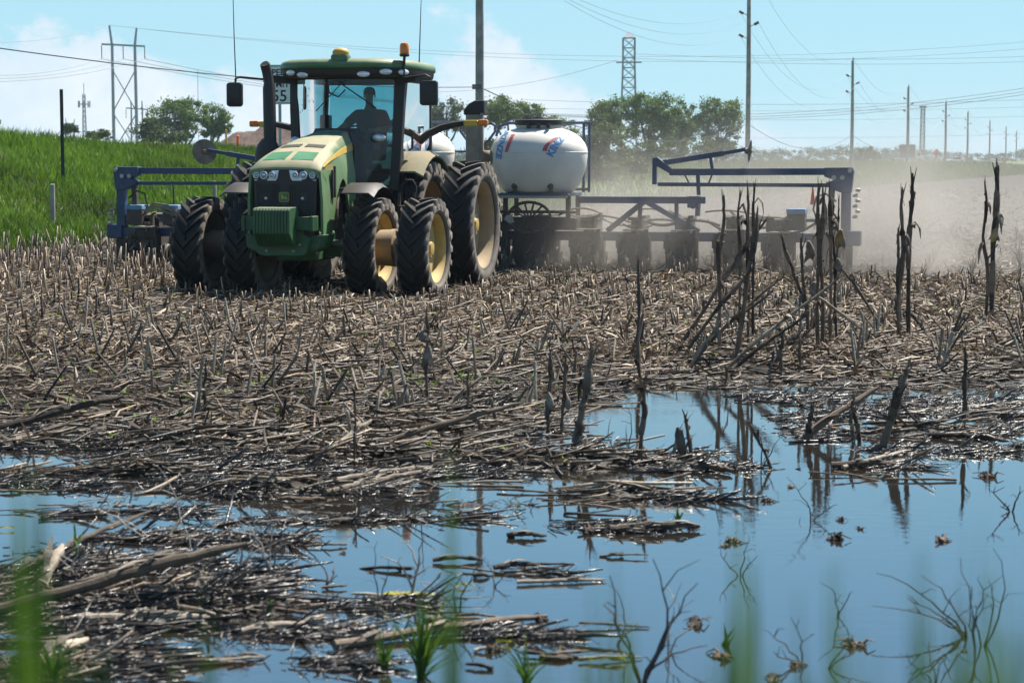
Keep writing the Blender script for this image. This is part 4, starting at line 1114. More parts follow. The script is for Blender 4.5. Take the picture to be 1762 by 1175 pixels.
# ------------------------------------------------------------ trees and shrubs
M_bark = mat('grey brown bark', (0.085, 0.068, 0.052), 0.9, var=.35, scale=3, bump=.5)
def leaf_mat(name, lo, hi, transl=.3):
    t = NT(name)
    a = t.n('ShaderNodeAttribute', attribute_name='tint').outputs['Color']
    b = t.bsdf(a, .6, 0, .25)
    tr = t.n('ShaderNodeBsdfTranslucent'); t.l(t.mix(.35, a, (.16, .22, .03)), tr.inputs[0])
    ms = t.n('ShaderNodeMixShader'); ms.inputs[0].default_value = transl
    t.l(b.outputs[0], ms.inputs[1]); t.l(tr.outputs[0], ms.inputs[2]); t.l(ms.outputs[0], t.out.inputs[0])
    return t.m
M_leaf = leaf_mat('tree leaves', 0, 0)
M_grass = leaf_mat('grass blades', 0, 0, .35)
def leaf_cloud(lobes, n, size, lo, hi, seed, gap=.35, clump=.16):
    """lobes: (cx,cy,cz,rx,ry,rz); leaves gather in clumps on and inside each lobe, with gaps left between"""
    g = np.random.default_rng(seed); vol = np.array([l[3] * l[4] * l[5] for l in lobes]) ** .75; vol /= vol.sum()
    VV, CC = [], []
    for l, f_ in zip(lobes, vol):
        k = int(n * f_); nc = max(12, int(k / 70))
        d = g.normal(size=(nc, 3)); d /= np.linalg.norm(d, axis=1, keepdims=True)
        rr = g.uniform(.35, 1.0, (nc, 1)) ** .5
        cc = d * rr
        keep = vnoise(cc[:, 0] * 2.3 + seed, cc[:, 2] * 2.3 + cc[:, 1], seed) > gap * .8
        cc = cc[keep]; nc = len(cc)
        own = g.integers(0, nc, k)
        p = cc[own] + g.normal(size=(k, 3)) * clump * g.uniform(.6, 1.3, (nc, 1))[own]
        p = p * np.array([l[3], l[4], l[5]]) + np.array(l[:3])
        q = g.normal(size=(k, 3)); q /= np.linalg.norm(q, axis=1, keepdims=True)
        s_ = np.cross(q, g.normal(size=(k, 3))); s_ /= np.linalg.norm(s_, axis=1, keepdims=True)
        w_ = np.cross(q, s_); sz = size * g.uniform(.6, 1.4, (k, 1))
        VV.append(np.stack([p - s_ * sz * .5, p + w_ * sz * .32, p + s_ * sz * .5, p - w_ * sz * .32], 1))
        tb = g.uniform(0, 1, (nc, 1))[own] * .6 + g.uniform(0, 1, (k, 1)) * .4
        CC.append(np.repeat((np.array(lo) * (1 - tb) + np.array(hi) * tb)[:, None, :], 4, 1))
    V_ = np.concatenate(VV).reshape(-1, 3); C_ = np.concatenate(CC).reshape(-1, 3)
    return V_, np.arange(len(V_)).reshape(-1, 4), C_
def tree(name, label, depth, lobes, basepx, n, size=.26, lo=(.036, .082, .016), hi=(.155, .235, .048), group=None, cat='tree', seed=1, gap=.35, trunk_r=.25, clump=.16, trunks=None):
    bx = at(basepx, 300, depth).x; bz = hz(bx, depth) - .1
    root = empty(name, (bx, depth, bz)); tag(root, label, cat, group)
    k = depth / FPX; L_ = []
    for i, (px, py, rx, ry) in enumerate(lobes):
        p = at(px, py, depth); L_.append((p.x - bx, ((i * 37) % 5 - 2) * rx * k * .18, p.z - bz, rx * k, rx * k * .9, ry * k))
    V_, Q_, C_ = leaf_cloud(L_, n, size, lo, hi, seed, gap, clump)
    link('crown', fast_mesh('crown', V_, Q_, tint=C_, mats=M_leaf), root)
    m = MB()
    lowest = min(l[2] - l[5] * .4 for l in L_)
    fork = Vector((0, 0, max(.4, lowest * .55)))
    m.tube([(0, 0, 0), (random.uniform(-.1, .1), 0, fork.z * .5), fork], [trunk_r * 1.25, trunk_r, trunk_r * .85], 8)
    for l in L_:
        c = Vector(l[:3]); mid = fork.lerp(c, .5) + Vector((0, 0, -.1 * (c - fork).length))
        tips = c + Vector((0, 0, l[5] * .5))
        m.tube([fork, mid, c, tips], [trunk_r * .7, trunk_r * .5, trunk_r * .32, trunk_r * .1], 6)
        for j in range(4):
            a = random.uniform(0, 6.28); e = c + Vector((math.cos(a) * l[3] * .7, math.sin(a) * l[4] * .7, random.uniform(-.1, .6) * l[5]))
            m.tube([mid.lerp(c, .5), c.lerp(e, .6) + Vector((0, 0, -.08 * l[5])), e], [trunk_r * .3, trunk_r * .2, trunk_r * .06], 5)
    m.build('trunk', M_bark, root, smooth=True)
    return root
GT = 'trees beyond the grass bank'
tree('broadleaf_tree', 'broad dark green tree with a wide crown left of the tractor', 235, [(300, 200, 40, 25), (328, 192, 30, 20), (338, 222, 26, 20), (285, 222, 34, 18)], 318, 9000, group=GT, seed=3, hi=(.125, .205, .038))
tree('broadleaf_tree', 'smaller round tree with sky gaps nearest the left mirror of the tractor', 230, [(372, 206, 24, 22), (385, 218, 16, 16), (362, 224, 16, 16)], 364, 5200, group=GT, seed=4, gap=.5)
tree('broadleaf_tree', 'low olive tree at the left foot of the dark clump', 215, [(262, 225, 28, 18), (290, 235, 28, 16), (248, 236, 16, 12)], 268, 4500, group=GT, seed=5, lo=(.028, .05, .014), hi=(.065, .10, .028))
tree('broadleaf_tree', 'pale hazy tree just right of the tractor cab', 250, [(768, 196, 30, 26), (752, 215, 20, 18), (790, 212, 20, 20)], 770, 6000, group=GT, seed=6, lo=(.05, .07, .03), hi=(.11, .13, .06), gap=.45)
tree('broadleaf_tree', 'green tree directly behind the wooden pole and left tank', 225, [(872, 190, 38, 25), (905, 195, 26, 20), (850, 208, 26, 22), (915, 216, 24, 16)], 878, 9000, group=GT, seed=7)
tree('broadleaf_tree', 'low leafy tree between the pole tree and the big clump', 235, [(945, 212, 22, 16), (970, 222, 24, 16), (925, 225, 24, 14)], 950, 4200, group=GT, seed=17)
tree('broadleaf_tree', 'tall dark tree standing left of the lattice tower', 235, [(1035, 202, 30, 26), (1058, 190, 28, 22), (1045, 228, 34, 22)], 1045, 8000, group=GT, seed=8)
tree('broadleaf_tree', 'tall dense tree standing around the lattice tower foot', 228, [(1098, 188, 34, 26), (1128, 186, 36, 24), (1118, 218, 42, 26), (1150, 205, 26, 24)], 1115, 11000, group=GT, seed=9)
tree('broadleaf_tree', 'rounded dark tree between the lattice tower and the loose end tree', 240, [(1172, 202, 26, 26), (1160, 230, 30, 20), (1190, 222, 22, 20)], 1172, 6500, group=GT, seed=10)
tree('broadleaf_tree', 'loose tree at the right end of the clump beside the second pole', 232, [(1238, 192, 36, 24), (1215, 208, 24, 22), (1258, 212, 20, 20), (1240, 238, 30, 16)], 1232, 8500, group=GT, seed=11, gap=.48)
tree('willow_bush', 'olive willow bush growing right behind the right seed tank', 118, [(1030, 235, 30, 26), (1010, 262, 34, 26), (1055, 262, 30, 24), (1035, 290, 44, 20)], 1030, 8000, .15, (.06, .085, .03), (.15, .18, .07), cat='bush', seed=12, trunk_r=.06, group='bushes on the verge')
for i, (px, py, rx, ry, d, wd) in enumerate([(1105, 262, 34, 18, 170, 'between the willow and the tower trees'), (1165, 256, 34, 18, 180, 'under the dense tower tree'), (1225, 258, 36, 18, 175, 'under the loose end tree'), (1085, 285, 30, 14, 130, 'low in front of the willow'), (172, 232, 22, 9, 200, 'on the ridge between the mast and the H frame'), (122, 222, 12, 8, 210, 'beside the tall metal post'), (500, 240, 26, 12, 160, 'behind the exhaust stack'), (850, 258, 26, 18, 120, 'between the pole and the right tank'), (745, 252, 30, 18, 130, 'behind the rear fender')]):
    tree('verge_bush', 'green bush ' + wd, d, [(px, py, rx, ry), (px - rx * .5, py + ry * .4, rx * .6, ry * .7), (px + rx * .55, py + ry * .35, rx * .6, ry * .7)], px, 2600, .19, (.03, .055, .016), (.085, .12, .035), cat='bush', seed=30 + i, trunk_r=.05, group='bushes on the verge')
tree('round_tree', 'small round hazy tree by the road beside the third pole', 430, [(1492, 264, 20, 13), (1478, 272, 14, 9), (1506, 272, 12, 9)], 1492, 2600, .45, (.03, .05, .02), (.07, .09, .035), seed=50, group='trees along the far road')
tree('roadside_tree', 'sliver of a leafy tree at the left picture edge', 150, [(-14, 204, 16, 12), (-20, 222, 14, 14)], -18, 1500, .2, seed=51, group='trees along the far road')
# far wooded horizon, one mass
lob = []
g = np.random.default_rng(77)
for px in range(1270, 1990, 13):
    d = 620 + 60 * math.sin(px * .02) + (px - 1290) * .35; h = 3.6 + 3.2 * vnoise(px * .021, 3.3, 61, 2) - 1.2 * sstep(1480, 1700, px)
    p = at(px, 274, d); gz = hz(p.x, d); lob.append((p.x, d, gz + .6 + h * .22, 3.6, 5, max(1.6, h * .5)))
for px in range(-250, 1280, 22):
    d = 700 + 40 * math.sin(px * .03); p = at(px, 274, d); gz = hz(p.x, d); lob.append((p.x, d, gz + .8, 6, 6, 2.2 + 2 * float(vnoise(px * .02, 1.0, 3))))
V_, Q_, C_ = leaf_cloud(lob, 120000, .5, (.022, .045, .016), (.055, .085, .03), 5, .2, .2)
wo = link('far_wood', fast_mesh('far_wood', V_, Q_, tint=C_, mats=M_leaf)); tag(wo, 'hazy line of far trees along the horizon right of the planter', 'woods', kind='stuff')

# ------------------------------------------------------------ grass on the bank and verge
def blades(x, y, hgt, wid, lo, hi, seed, lean=.35):
    g = np.random.default_rng(seed); n = len(x); z = height(x, y) - .02
    a = g.uniform(0, 2 * np.pi, n); d = np.stack([np.cos(a), np.sin(a), np.zeros(n)], 1)
    up = np.array([0, 0, 1.0]); P = np.stack([x, y, z], 1); ln = g.uniform(.3, 1.0, n)[:, None] * lean
    fa = g.uniform(0, np.pi, n); W = np.stack([np.cos(fa), np.sin(fa), np.zeros(n)], 1)
    h = hgt[:, None]
    C0 = P; C1 = P + up * h * .55 + d * h * ln * .35; C2 = P + up * h * (1 - ln * .25) + d * h * ln
    w_ = wid[:, None]
    V_ = np.stack([C0 - W * w_ * .4, C0 + W * w_ * .4, C1 + W * w_ * .5, C1 - W * w_ * .5, C2], 1)
    base = np.arange(n) * 5
    Q_ = np.stack([base, base + 1, base + 2, base + 3], 1); T_ = np.stack([base + 3, base + 2, base + 4], 1)
    t_ = np.clip(g.uniform(0, 1, (n, 1)) * .55 + (vnoise(x * .42, y * .42, 8, 3)[:, None] - .5) * 1.5 + .22, 0, 1); c = np.array(lo) * (1 - t_) + np.array(hi) * t_
    dry = g.uniform(0, 1, n) < .025; c[dry] = np.array([.22, .19, .09])
    return V_.reshape(-1, 3), Q_, T_, np.repeat(c, 5, 0)
def bank_points(n, s0, s1, n0, n1, seed, pw=1.0):
    g = np.random.default_rng(seed); s_ = g.uniform(s0, s1, n); nn_ = n0 + (n1 - n0) * g.uniform(0, 1, n) ** pw
    return BX + s_ * BT[0] - nn_ * BT[1], BY + s_ * BT[1] + nn_ * BT[0]
x, y = bank_points(165000, -16, 48, -1.2, 17, 1, 1.15)
g = np.random.default_rng(2); s_, n_ = sn(x, y)
ok = (np.abs(x) < y * .30 + 1) & (n_ + (vnoise(s_ * .8, s_ * .1, 4, 2) - .5) * 1.8 > -.3); x, y, n_ = x[ok], y[ok], n_[ok]
hg = g.uniform(.22, .60, len(x)) * (.5 + 1.0 * vnoise(x * .45, y * .45, 6, 3))
V_, Q_, T_, C_ = blades(x, y, hg, g.uniform(.018, .040, len(x)), (.013, .042, .003), (.135, .280, .010), 3, .6)
go = link('bank_grass', fast_mesh('bank_grass', V_, Q_, T_, C_, M_grass)); tag(go, 'bright green grass covering the bank left of the tractor', 'grass', kind='stuff')
x, y = bank_points(26000, -20, 110, 13, 24, 11)
g = np.random.default_rng(12); ok = (np.abs(x) < y * .30 + 1); x, y = x[ok], y[ok]
hg = g.uniform(.28, .66, len(x)) * (.35 + 1.3 * vnoise(x * .33, y * .33, 16, 2))
V_, Q_, T_, C_ = blades(x, y, hg, g.uniform(.02, .05, len(x)), (.045, .08, .012), (.15, .20, .035), 13, .3)
go = link('ridge_grass', fast_mesh('ridge_grass', V_, Q_, T_, C_, M_grass)); tag(go, 'taller dark seeding grass along the crest of the bank', 'grass', kind='stuff')
x, y = bank_points(60000, 44, 330, -1.0, 46, 21, 1.2)
g = np.random.default_rng(22); ok = (np.abs(x) < y * .30 + 2); x, y = x[ok], y[ok]
hg = g.uniform(.25, .60, len(x)) * (y / 110) ** .35
V_, Q_, T_, C_ = blades(x, y, hg, g.uniform(.035, .08, len(x)) * (y / 110) ** .5, (.055, .085, .022), (.13, .17, .05), 23, .5)
go = link('verge_grass', fast_mesh('verge_grass', V_, Q_, T_, C_, M_grass)); tag(go, 'dusty green weeds on the verge behind the planter', 'weeds', kind='stuff')

# ------------------------------------------------------------ poles and lines
M_pole = mat('weathered grey wood', (0.31, 0.285, 0.25), 0.85, var=.25, scale=2.0, bump=.4)
M_wood = mat('brown wood', (0.16, 0.12, 0.085), 0.85, var=.3, bump=.3)
M_wire = mat('cable', (0.03, 0.03, 0.032), 0.6)
M_alum = mat('aged conductor', (0.34, 0.36, 0.38), 0.5, .3)
M_galv = mat('galvanised steel', (0.30, 0.32, 0.34), 0.5, .7, var=.15)
M_ins = mat('brown insulator', (0.10, 0.085, 0.075), 0.4)
PX = [825, 1286, 1465, 1561, 1626, 1664, 1702, 1730, 1748]
PD = [84.0]
V0, C0_ = 1880.0, None
for px in PX[1:]: PD.append(84.0 * (1880 - 825) / (1880 - px))
TOPY = [None, None, 105, 150, 176, 193, 208, 219, 226]
poles = []
WORDS = ['nearest wooden utility pole rising behind the tractor and left tank', 'second wooden utility pole above the folded right marker arm', 'third utility pole beside the small white car', 'fourth utility pole crossing the parked truck', 'fifth utility pole right of the orange diamond sign', 'sixth utility pole along the road', 'seventh utility pole along the road', 'eighth and second farthest utility pole', 'farthest utility pole near the right edge']
for i, (px, d) in enumerate(zip(PX, PD)):
    x = at(px, 285, d).x; z0 = hz(x, d) - .2
    zt = {0: 15.5, 1: 16.2}.get(i) or at(px, TOPY[i], d).z
    o = empty('utility_pole', (x, d, z0)); tag(o, WORDS[i], 'utility pole', 'utility poles along the road')
    hh = zt - z0; r = .20 if i < 3 else .22
    part('pole', M_pole, o, lambda m: m.tube([(0, 0, 0), (.02, 0, hh * .5), (-.03, 0, hh)], [r, r * .88, r * .66], 12), smooth=True)
    if i > 0:
        zz_ = [at(1275, 22, PD[1]).z, at(1298, 41, PD[1]).z, at(1275, 62, PD[1]).z]
        if i > 1: zz_ = [zt - 1.55, zt - 2.35, zt - 3.25]
        for z, sg in zip(zz_, (-1, 1, -1)):
            br = part('bracket', M_ins, o, lambda m: m.tube([(0, 0, z - z0 - .28), (sg * .42, 0, z - z0 - .05)], .03, 6))
            part('insulator', M_ins, br, lambda m: m.tube([(sg * .40, 0, z - z0 - .08), (sg * .72, 0, z - z0 + .10)], [.11, .10], 8))
        part('pole_top_pin', M_ins, o, lambda m: m.tube([(0, 0, hh), (0, 0, hh + .35)], .05, 6))
    else:
        zz_ = []
        part('bracket', M_ins, o, lambda m: m.span(-.3, .1, -.22, -.16, at(825, 150, d).z - z0 - .1, at(825, 150, d).z - z0 + .1))
    poles.append((x, d, z0, zt, zz_))
def wire(label, a, b, sag, r, cat='power line', group='overhead lines', matl=None, n=24, name='power_line'):
    a, b = Vector(a), Vector(b); pts = []
    for i in range(n + 1):
        u = i / n; p = a.lerp(b, u); p.z -= sag * 4 * u * (1 - u); pts.append(p)
    o0 = pts[0].copy(); m = MB(); m.tube([p - o0 for p in pts], r * .72, 5)
    o = m.build(name, matl or M_wire, None, smooth=True); o.location = o0
    return tag(o, label, cat, group)
ORD = ['first', 'second', 'third', 'fourth', 'fifth', 'sixth', 'seventh', 'eighth', 'ninth']
p0 = poles[0]; c0 = Vector((p0[0], p0[1], at(825, 150, p0[1]).z))
wire('thick black cable dropping from upper left to the nearest pole', at(-120, 66, 46), c0, .35, .021, name='cable')
for i in range(len(poles) - 1):
    a, b = poles[i], poles[i + 1]
    za = c0.z if i == 0 else at(PX[i], (213 if i == 1 else 274 - (274 - 232) * PD[2] / PD[i]), a[1]).z
    zb = at(PX[i + 1], (213 if i + 1 == 1 else 274 - (274 - 232) * PD[2] / PD[i + 1]), b[1]).z
    if i < 4: wire('low slack cable between the %s and %s utility poles' % (ORD[i], ORD[i + 1]), (a[0], a[1], za), (b[0], b[1], zb), [1.75, 1.7, 1.3, 1.2][i], .03, name='cable')
    if i > 0:
        if i < 6:
            for j, wd in enumerate(('upper left', 'right', 'lower left')):
                sg = (-1, 1, -1)[j]
                wire('%s conductor between the %s and %s utility poles' % (wd, ORD[i], ORD[i + 1]), (a[0] + sg * .7, a[1], a[4][j] + .1), (b[0] + sg * .7, b[1], b[4][j] + .1), [0, 3.4, 2.6, 2.2, 2, 2][i], .014 + .003 * i, matl=M_alum)
            wire('top wire between the %s and %s utility poles' % (ORD[i], ORD[i + 1]), (a[0], a[1], a[3] + .3), (b[0], b[1], b[3] + .3), [0, 3.0, 2.4, 2, 2, 2][i], .014 + .003 * i, matl=M_alum)
for j, (py, wd) in enumerate(((-28, 'uppermost'), (-8, 'middle'), (6, 'lowest'))):
    b = poles[1]; wire('%s conductor running left from the second utility pole out of the picture top' % wd, at(880 + j * 20, -60 + j * 14, PD[0] + 6), (b[0] - .7, b[1], b[4][min(j, 2)]), 1.6, .016, matl=M_alum)

# H-frame transmission structures with their lines
def hframe(label, d, lx, rx, topl, topr, xb, yb, basey, r):
    L0, L1 = at(lx[0], topl, d), at(lx[1], basey, d); R0, R1 = at(rx[0], topr, d), at(rx[1], basey, d)
    cx = (L1.x + R1.x) / 2; bz = hz(cx, d) - .2; o = empty('h_frame', (cx, d, bz)); tag(o, label, 'power pylon', 'transmission structures')
    T = lambda v: (v.x - cx, 0, v.z - bz)
    fl, fr = (L1.x - cx, 0, 0), (R1.x - cx, 0, 0)
    zb_ = at(0, yb, d).z - bz
    def along(a, b, z): u = (z - a[2]) / (b[2] - a[2]); return tuple(a[i] + (b[i] - a[i]) * u for i in range(3))
    bl = (at(lx[2], yb, d).x - cx, 0, zb_); br_ = (at(rx[2], yb, d).x - cx, 0, zb_)
    part('leg', M_galv, o, lambda m: m.tube([fl, bl, T(L0)], [r, r * .8, r * .55], 8), smooth=True)
    part('leg', M_galv, o, lambda m: m.tube([fr, br_, T(R0)], [r, r * .8, r * .55], 8), smooth=True)
    x0, x1 = at(xb[0], yb, d).x - cx, at(xb[1], yb, d).x - cx
    part('cross_arm', M_galv, o, lambda m: m.bar((x0, -.1, zb_ + .2), (x1, -.1, zb_ - .1), .18, .26))
    h1, h2, h3 = zb_ * .86, zb_ * .52, zb_ * .12
    for a, b, c, e in ((bl, fl, h1, 0), (bl, fl, h2, 0)):
        pass
    for za, zb2 in ((zb_ * .80, zb_ * .46), (zb_ * .44, zb_ * .14)):
        part('brace', M_galv, o, lambda m: m.tube([along(fl, bl, za), along(fr, br_, zb2)], r * .35, 6))
        part('brace', M_galv, o, lambda m: m.tube([along(fr, br_, za), along(fl, bl, zb2)], r * .35, 6))
    pts = []
    for x in (x0, (x0 + x1) / 2, x1):
        part('insulator_string', M_ins, o, lambda m: m.tube([(x, -.1, zb_), (x, -.1, zb_ - 1.9)], .07, 6)); pts.append(Vector((cx + x, d - .1, bz + zb_ - 1.9)))
    return pts, L0, R0
pts, TL, TRt = hframe('tall steel H frame pylon on the bank at the left', 290, (188, 196, 193), (235, 236, 232), 44, 49, (175, 249), 79, 232, .26)
for j, (p, yl, yr) in enumerate(zip(pts, (121, 128, 135), (150, 156, 161))):
    nm = ('left', 'middle', 'right')[j]
    wire('%s conductor leaving the H frame towards the left edge' % nm, at(-90, yl + 6, 200), p, 1.0, .05, matl=M_alum)
    wire('%s conductor from the H frame sagging behind the tractor cab to the right edge' % nm, p, at(1900, yr - 22, 330), 7.5, .055, matl=M_alum, n=40)
wire('shield wire on the left horn of the H frame', TL, at(1900, 60, 330), 4.0, .035, matl=M_alum, n=30); wire('shield wire on the right horn of the H frame', TRt, at(1900, 72, 330), 4.0, .035, matl=M_alum, n=30)
wire('shield wire leaving the H frame to the left', at(-90, 70, 200), TL, 1.0, .035, matl=M_alum)
hframe('small far H frame pylon in front of the left trees', 420, (225, 226, 226), (244, 245, 245), 174, 174, (217, 254), 188, 240, .22)
hframe('tiny far H frame pylon beside the cell mast', 520, (113, 114, 114), (128, 127, 127), 204, 205, (111, 135), 216, 238, .2)
for j, (ya, yb2, d) in enumerate(((93, 98, 420), (101, 107, 420), (200, 196, 480), (232, 226, 480), (186, 180, 520), (172, 166, 380))):
    wire('thin far line number %s from the top crossing the sky at the right' % ORD[j], at(1090 if j < 2 else 900, ya, d), at(1900, yb2 - 6 * (j < 2), d), 1.2, .045, matl=M_alum, n=20)
wire('thin line from the lattice tower down to the left', at(1062, 104, 300), at(700, 158, 330), 1.5, .04, matl=M_alum)

# lattice towers
def lattice(label, d, px, topy, wt, wb, basey=300, n=9, r=.07, head=None, group='lattice towers'):
    b = at(px, basey, d); bz = hz(b.x, d) - .1; top = at(px, topy, d).z - bz; k = d / FPX
    o = empty('lattice_tower', (b.x, d, bz)); tag(o, label, 'tower', group)
    hw = lambda z: (wb + (wt - wb) * min(1, z / (top * .8))) * k / 2
    cs = ((-1, -1), (1, -1), (1, 1), (-1, 1))
    for c in cs: part('leg', M_galv, o, lambda m: m.tube([(c[0] * hw(z), c[1] * hw(z), z) for z in np.linspace(0, top, 6)], r, 5))
    zs = np.linspace(0, top, n + 1)
    for i in range(n):
        def f(m):
            za, zb_ = zs[i], zs[i + 1]
            for j in range(4):
                c, e = cs[j], cs[(j + 1) % 4]
                m.tube([(c[0] * hw(za), c[1] * hw(za), za), (e[0] * hw(zb_), e[1] * hw(zb_), zb_)], r * .6, 4); m.tube([(e[0] * hw(za), e[1] * hw(za), za), (c[0] * hw(zb_), c[1] * hw(zb_), zb_)], r * .6, 4)
                m.tube([(c[0] * hw(zb_), c[1] * hw(zb_), zb_), (e[0] * hw(zb_), e[1] * hw(zb_), zb_)], r * .6, 4)
        part('brace_panel', M_galv, o, f)
    if head: head(o, top)
    return o
lattice('steel lattice pylon rising out of the trees behind the planter', 300, 1081, 66, 20, 30, n=13, r=.10, head=lambda o, t_: part('tower_head', M_galv, o, lambda m: m.loft([[(-.9, -.9, t_), (.9, -.9, t_), (.9, .9, t_), (-.9, .9, t_)], [(-.25, -.25, t_ + .8), (.25, -.25, t_ + .8), (.25, .25, t_ + .8), (-.25, .25, t_ + .8)]])) and part('cross_arm', M_galv, o, lambda m: m.bar((-1.9, 0, t_ - 3.6), (1.9, 0, t_ - 3.6), .2, .2)))
lattice('hazy narrow lattice mast beside the parked truck', 460, 1586, 186, 6, 8, n=14, r=.09, head=lambda o, t_: part('mast_head', M_galv, o, lambda m: m.span(-.7, .7, -.7, .7, t_, t_ + .45)))
def cellhead(o, t_):
    for a in range(6): part('antenna', M_galv, o, lambda m: m.bar((1.6 * math.cos(a), 1.6 * math.sin(a), t_ - 3.6), (1.6 * math.cos(a), 1.6 * math.sin(a), t_ - 1.8), .3, .3))
    part('platform', M_galv, o, lambda m: m.lathe([(1.7, t_ - 2.8), (1.7, t_ - 2.6)], (0, 0, 0), 'z', 12)); part('spike', M_galv, o, lambda m: m.tube([(0, 0, t_), (0, 0, t_ + 3)], .1, 5))
lattice('slender cell phone mast on the skyline at the left', 560, 147, 163, 4, 8, n=14, r=.09, head=cellhead)
o = empty('radio_mast', at(342, 250, 700)); tag(o, 'hair thin guyed radio mast above the left trees', 'mast'); part('pole', M_galv, o, lambda m: m.tube([(0, 0, 0), (0, 0, 26)], .10, 5))

# ------------------------------------------------------------ sign, posts, dirt heap, road things
sx, sdp = at(481, 150, 70).x, 70.0
sb = hz(sx, sdp) - .1; o = empty('speed_limit_sign', (sx, sdp, sb), -R(6)); tag(o, 'white speed limit 55 sign partly hidden behind the cab and exhaust', 'road sign')
zt, zb_ = at(486, 112, 70).z - sb, at(486, 180, 70).z - sb; hw = .555
M_sign = mat('reflective white sheeting', (0.72, 0.73, 0.74), 0.5, var=.05); M_ink = mat('black sign ink', (0.01, 0.01, 0.01), 0.6)
part('sign_post', M_galv, o, lambda m: m.span(-.05, .05, .0, .05, 0, zb_ + .4))
pn = part('panel', M_sign, o, lambda m: m.prism([(x, z + (zt + zb_) / 2) for x, z in rrect(hw, (zt - zb_) / 2, .08)], 'y', -.03, -.004))
part('border', M_ink, pn, lambda m: m.loft([[(x, -.033, z + (zt + zb_) / 2) for x, z in rrect(hw - a, (zt - zb_) / 2 - a, .07)] for a in (.03, .055)], caps=False))
for body, size, fz in (('SPEED', .30, .80), ('LIMIT', .30, .50), ('55', .56, .20)):
    me = text_mesh(body, size, .008); me.materials.append(M_ink); to = link('lettering', me, pn, (0, -.034, zb_ + (zt - zb_) * fz)); to.rotation_euler = (R(90), 0, 0)
def post(name, label, px, ytop, ybot, d, wpx, matl, lean=0.0, cat='post', holes=False):
    b = at(px, ybot, d); z0 = hz(b.x, d) - .15; t_ = at(px + lean, ytop, d); k = d / FPX; r = wpx * k / 2
    o = empty(name, (b.x, d, z0)); tag(o, label, cat)
    if holes:
        part('channel', matl, o, lambda m: m.loft([[(x, y, z) for x, y in ((-r, 0), (-r * .6, r * .9), (r * .6, r * .9), (r, 0), (r * .8, 0), (r * .5, r * .7), (-r * .5, r * .7), (-r * .8, 0))] for z in (0, t_.z - z0)]))
        for q in range(12): part('hole', M_ink, o, lambda m: m.lathe([(r * .22, 0), (r * .22, .01)], (0, r * .7, (t_.z - z0) - .12 - q * .16), 'y', 8))
    else:
        part('shaft', matl, o, lambda m: m.tube([(0, 0, 0), ((t_.x - b.x) * .5, 0, (t_.z - z0) * .5), (t_.x - b.x, 0, t_.z - z0)], [r, r * .97, r * .93], 9), smooth=True)
        part('cap', matl, o, lambda m: m.tube([(t_.x - b.x, 0, t_.z - z0 + .003), (t_.x - b.x, 0, t_.z - z0 + .02)], [r * .95, r * .6], 9))
    return o
post('sign_post', 'tall bare perforated metal post on the left bank', 108, 154, 280, 62, 6, mat('dark green steel', (.03, .045, .04), .5, .4), holes=True)
post('fence_post', 'short grey wooden stub post low on the left bank', 90, 318, 338, 54, 9, M_pole)
post('fence_post', 'grey fence post seen between the planter bar and front tyre', 369, 313, 335, 56, 7, M_pole)
post('stake', 'thin black leaning stake in the grass above the front tyre', 301, 319, 342, 55, 3, M_black, -3)
post('marker_post', 'yellow marker post beside the dirt heap', 389, 224, 245, 120, 4, M_yellow)
post('marker_post', 'small orange marker at the foot of the dirt heap', 409, 234, 244, 118, 5, M_orange)
# dirt heap
dpx = at(455, 250, 122); hg_ = 40; n_ = 48
xs_ = np.linspace(-4.2, 5.2, n_); ys_ = np.linspace(-3.5, 3.5, 30); X, Y = np.meshgrid(xs_, ys_)
Zm = np.exp(-((X - 1.2) / 2.6) ** 2 - (Y / 2.0) ** 2) * 2.5 + np.exp(-((X + 1.6) / 1.2) ** 2 - (Y / 1.6) ** 2) * 1.0
Zm = .62 * Zm * (.7 + .6 * vnoise(X * 1.1, Y * 1.1, 4, 3)) - .15
zg = at(455, 254, 122).z
V_ = np.stack([X, Y, Zm], -1).reshape(-1, 3); I = (np.arange(29)[:, None] * n_ + np.arange(n_ - 1)[None, :]); Q_ = np.stack([I, I + 1, I + n_ + 1, I + n_], -1).reshape(-1, 4)
o = link('dirt_pile', fast_mesh('dirt_pile', V_, Q_, mats=mat('dug earth', (0.10, 0.066, 0.052), .95, var=.35, scale=3, bump=.8), smooth=True), loc=(dpx.x, 122, zg)); tag(o, 'brown heap of dug earth behind the exhaust stack', 'dirt pile')
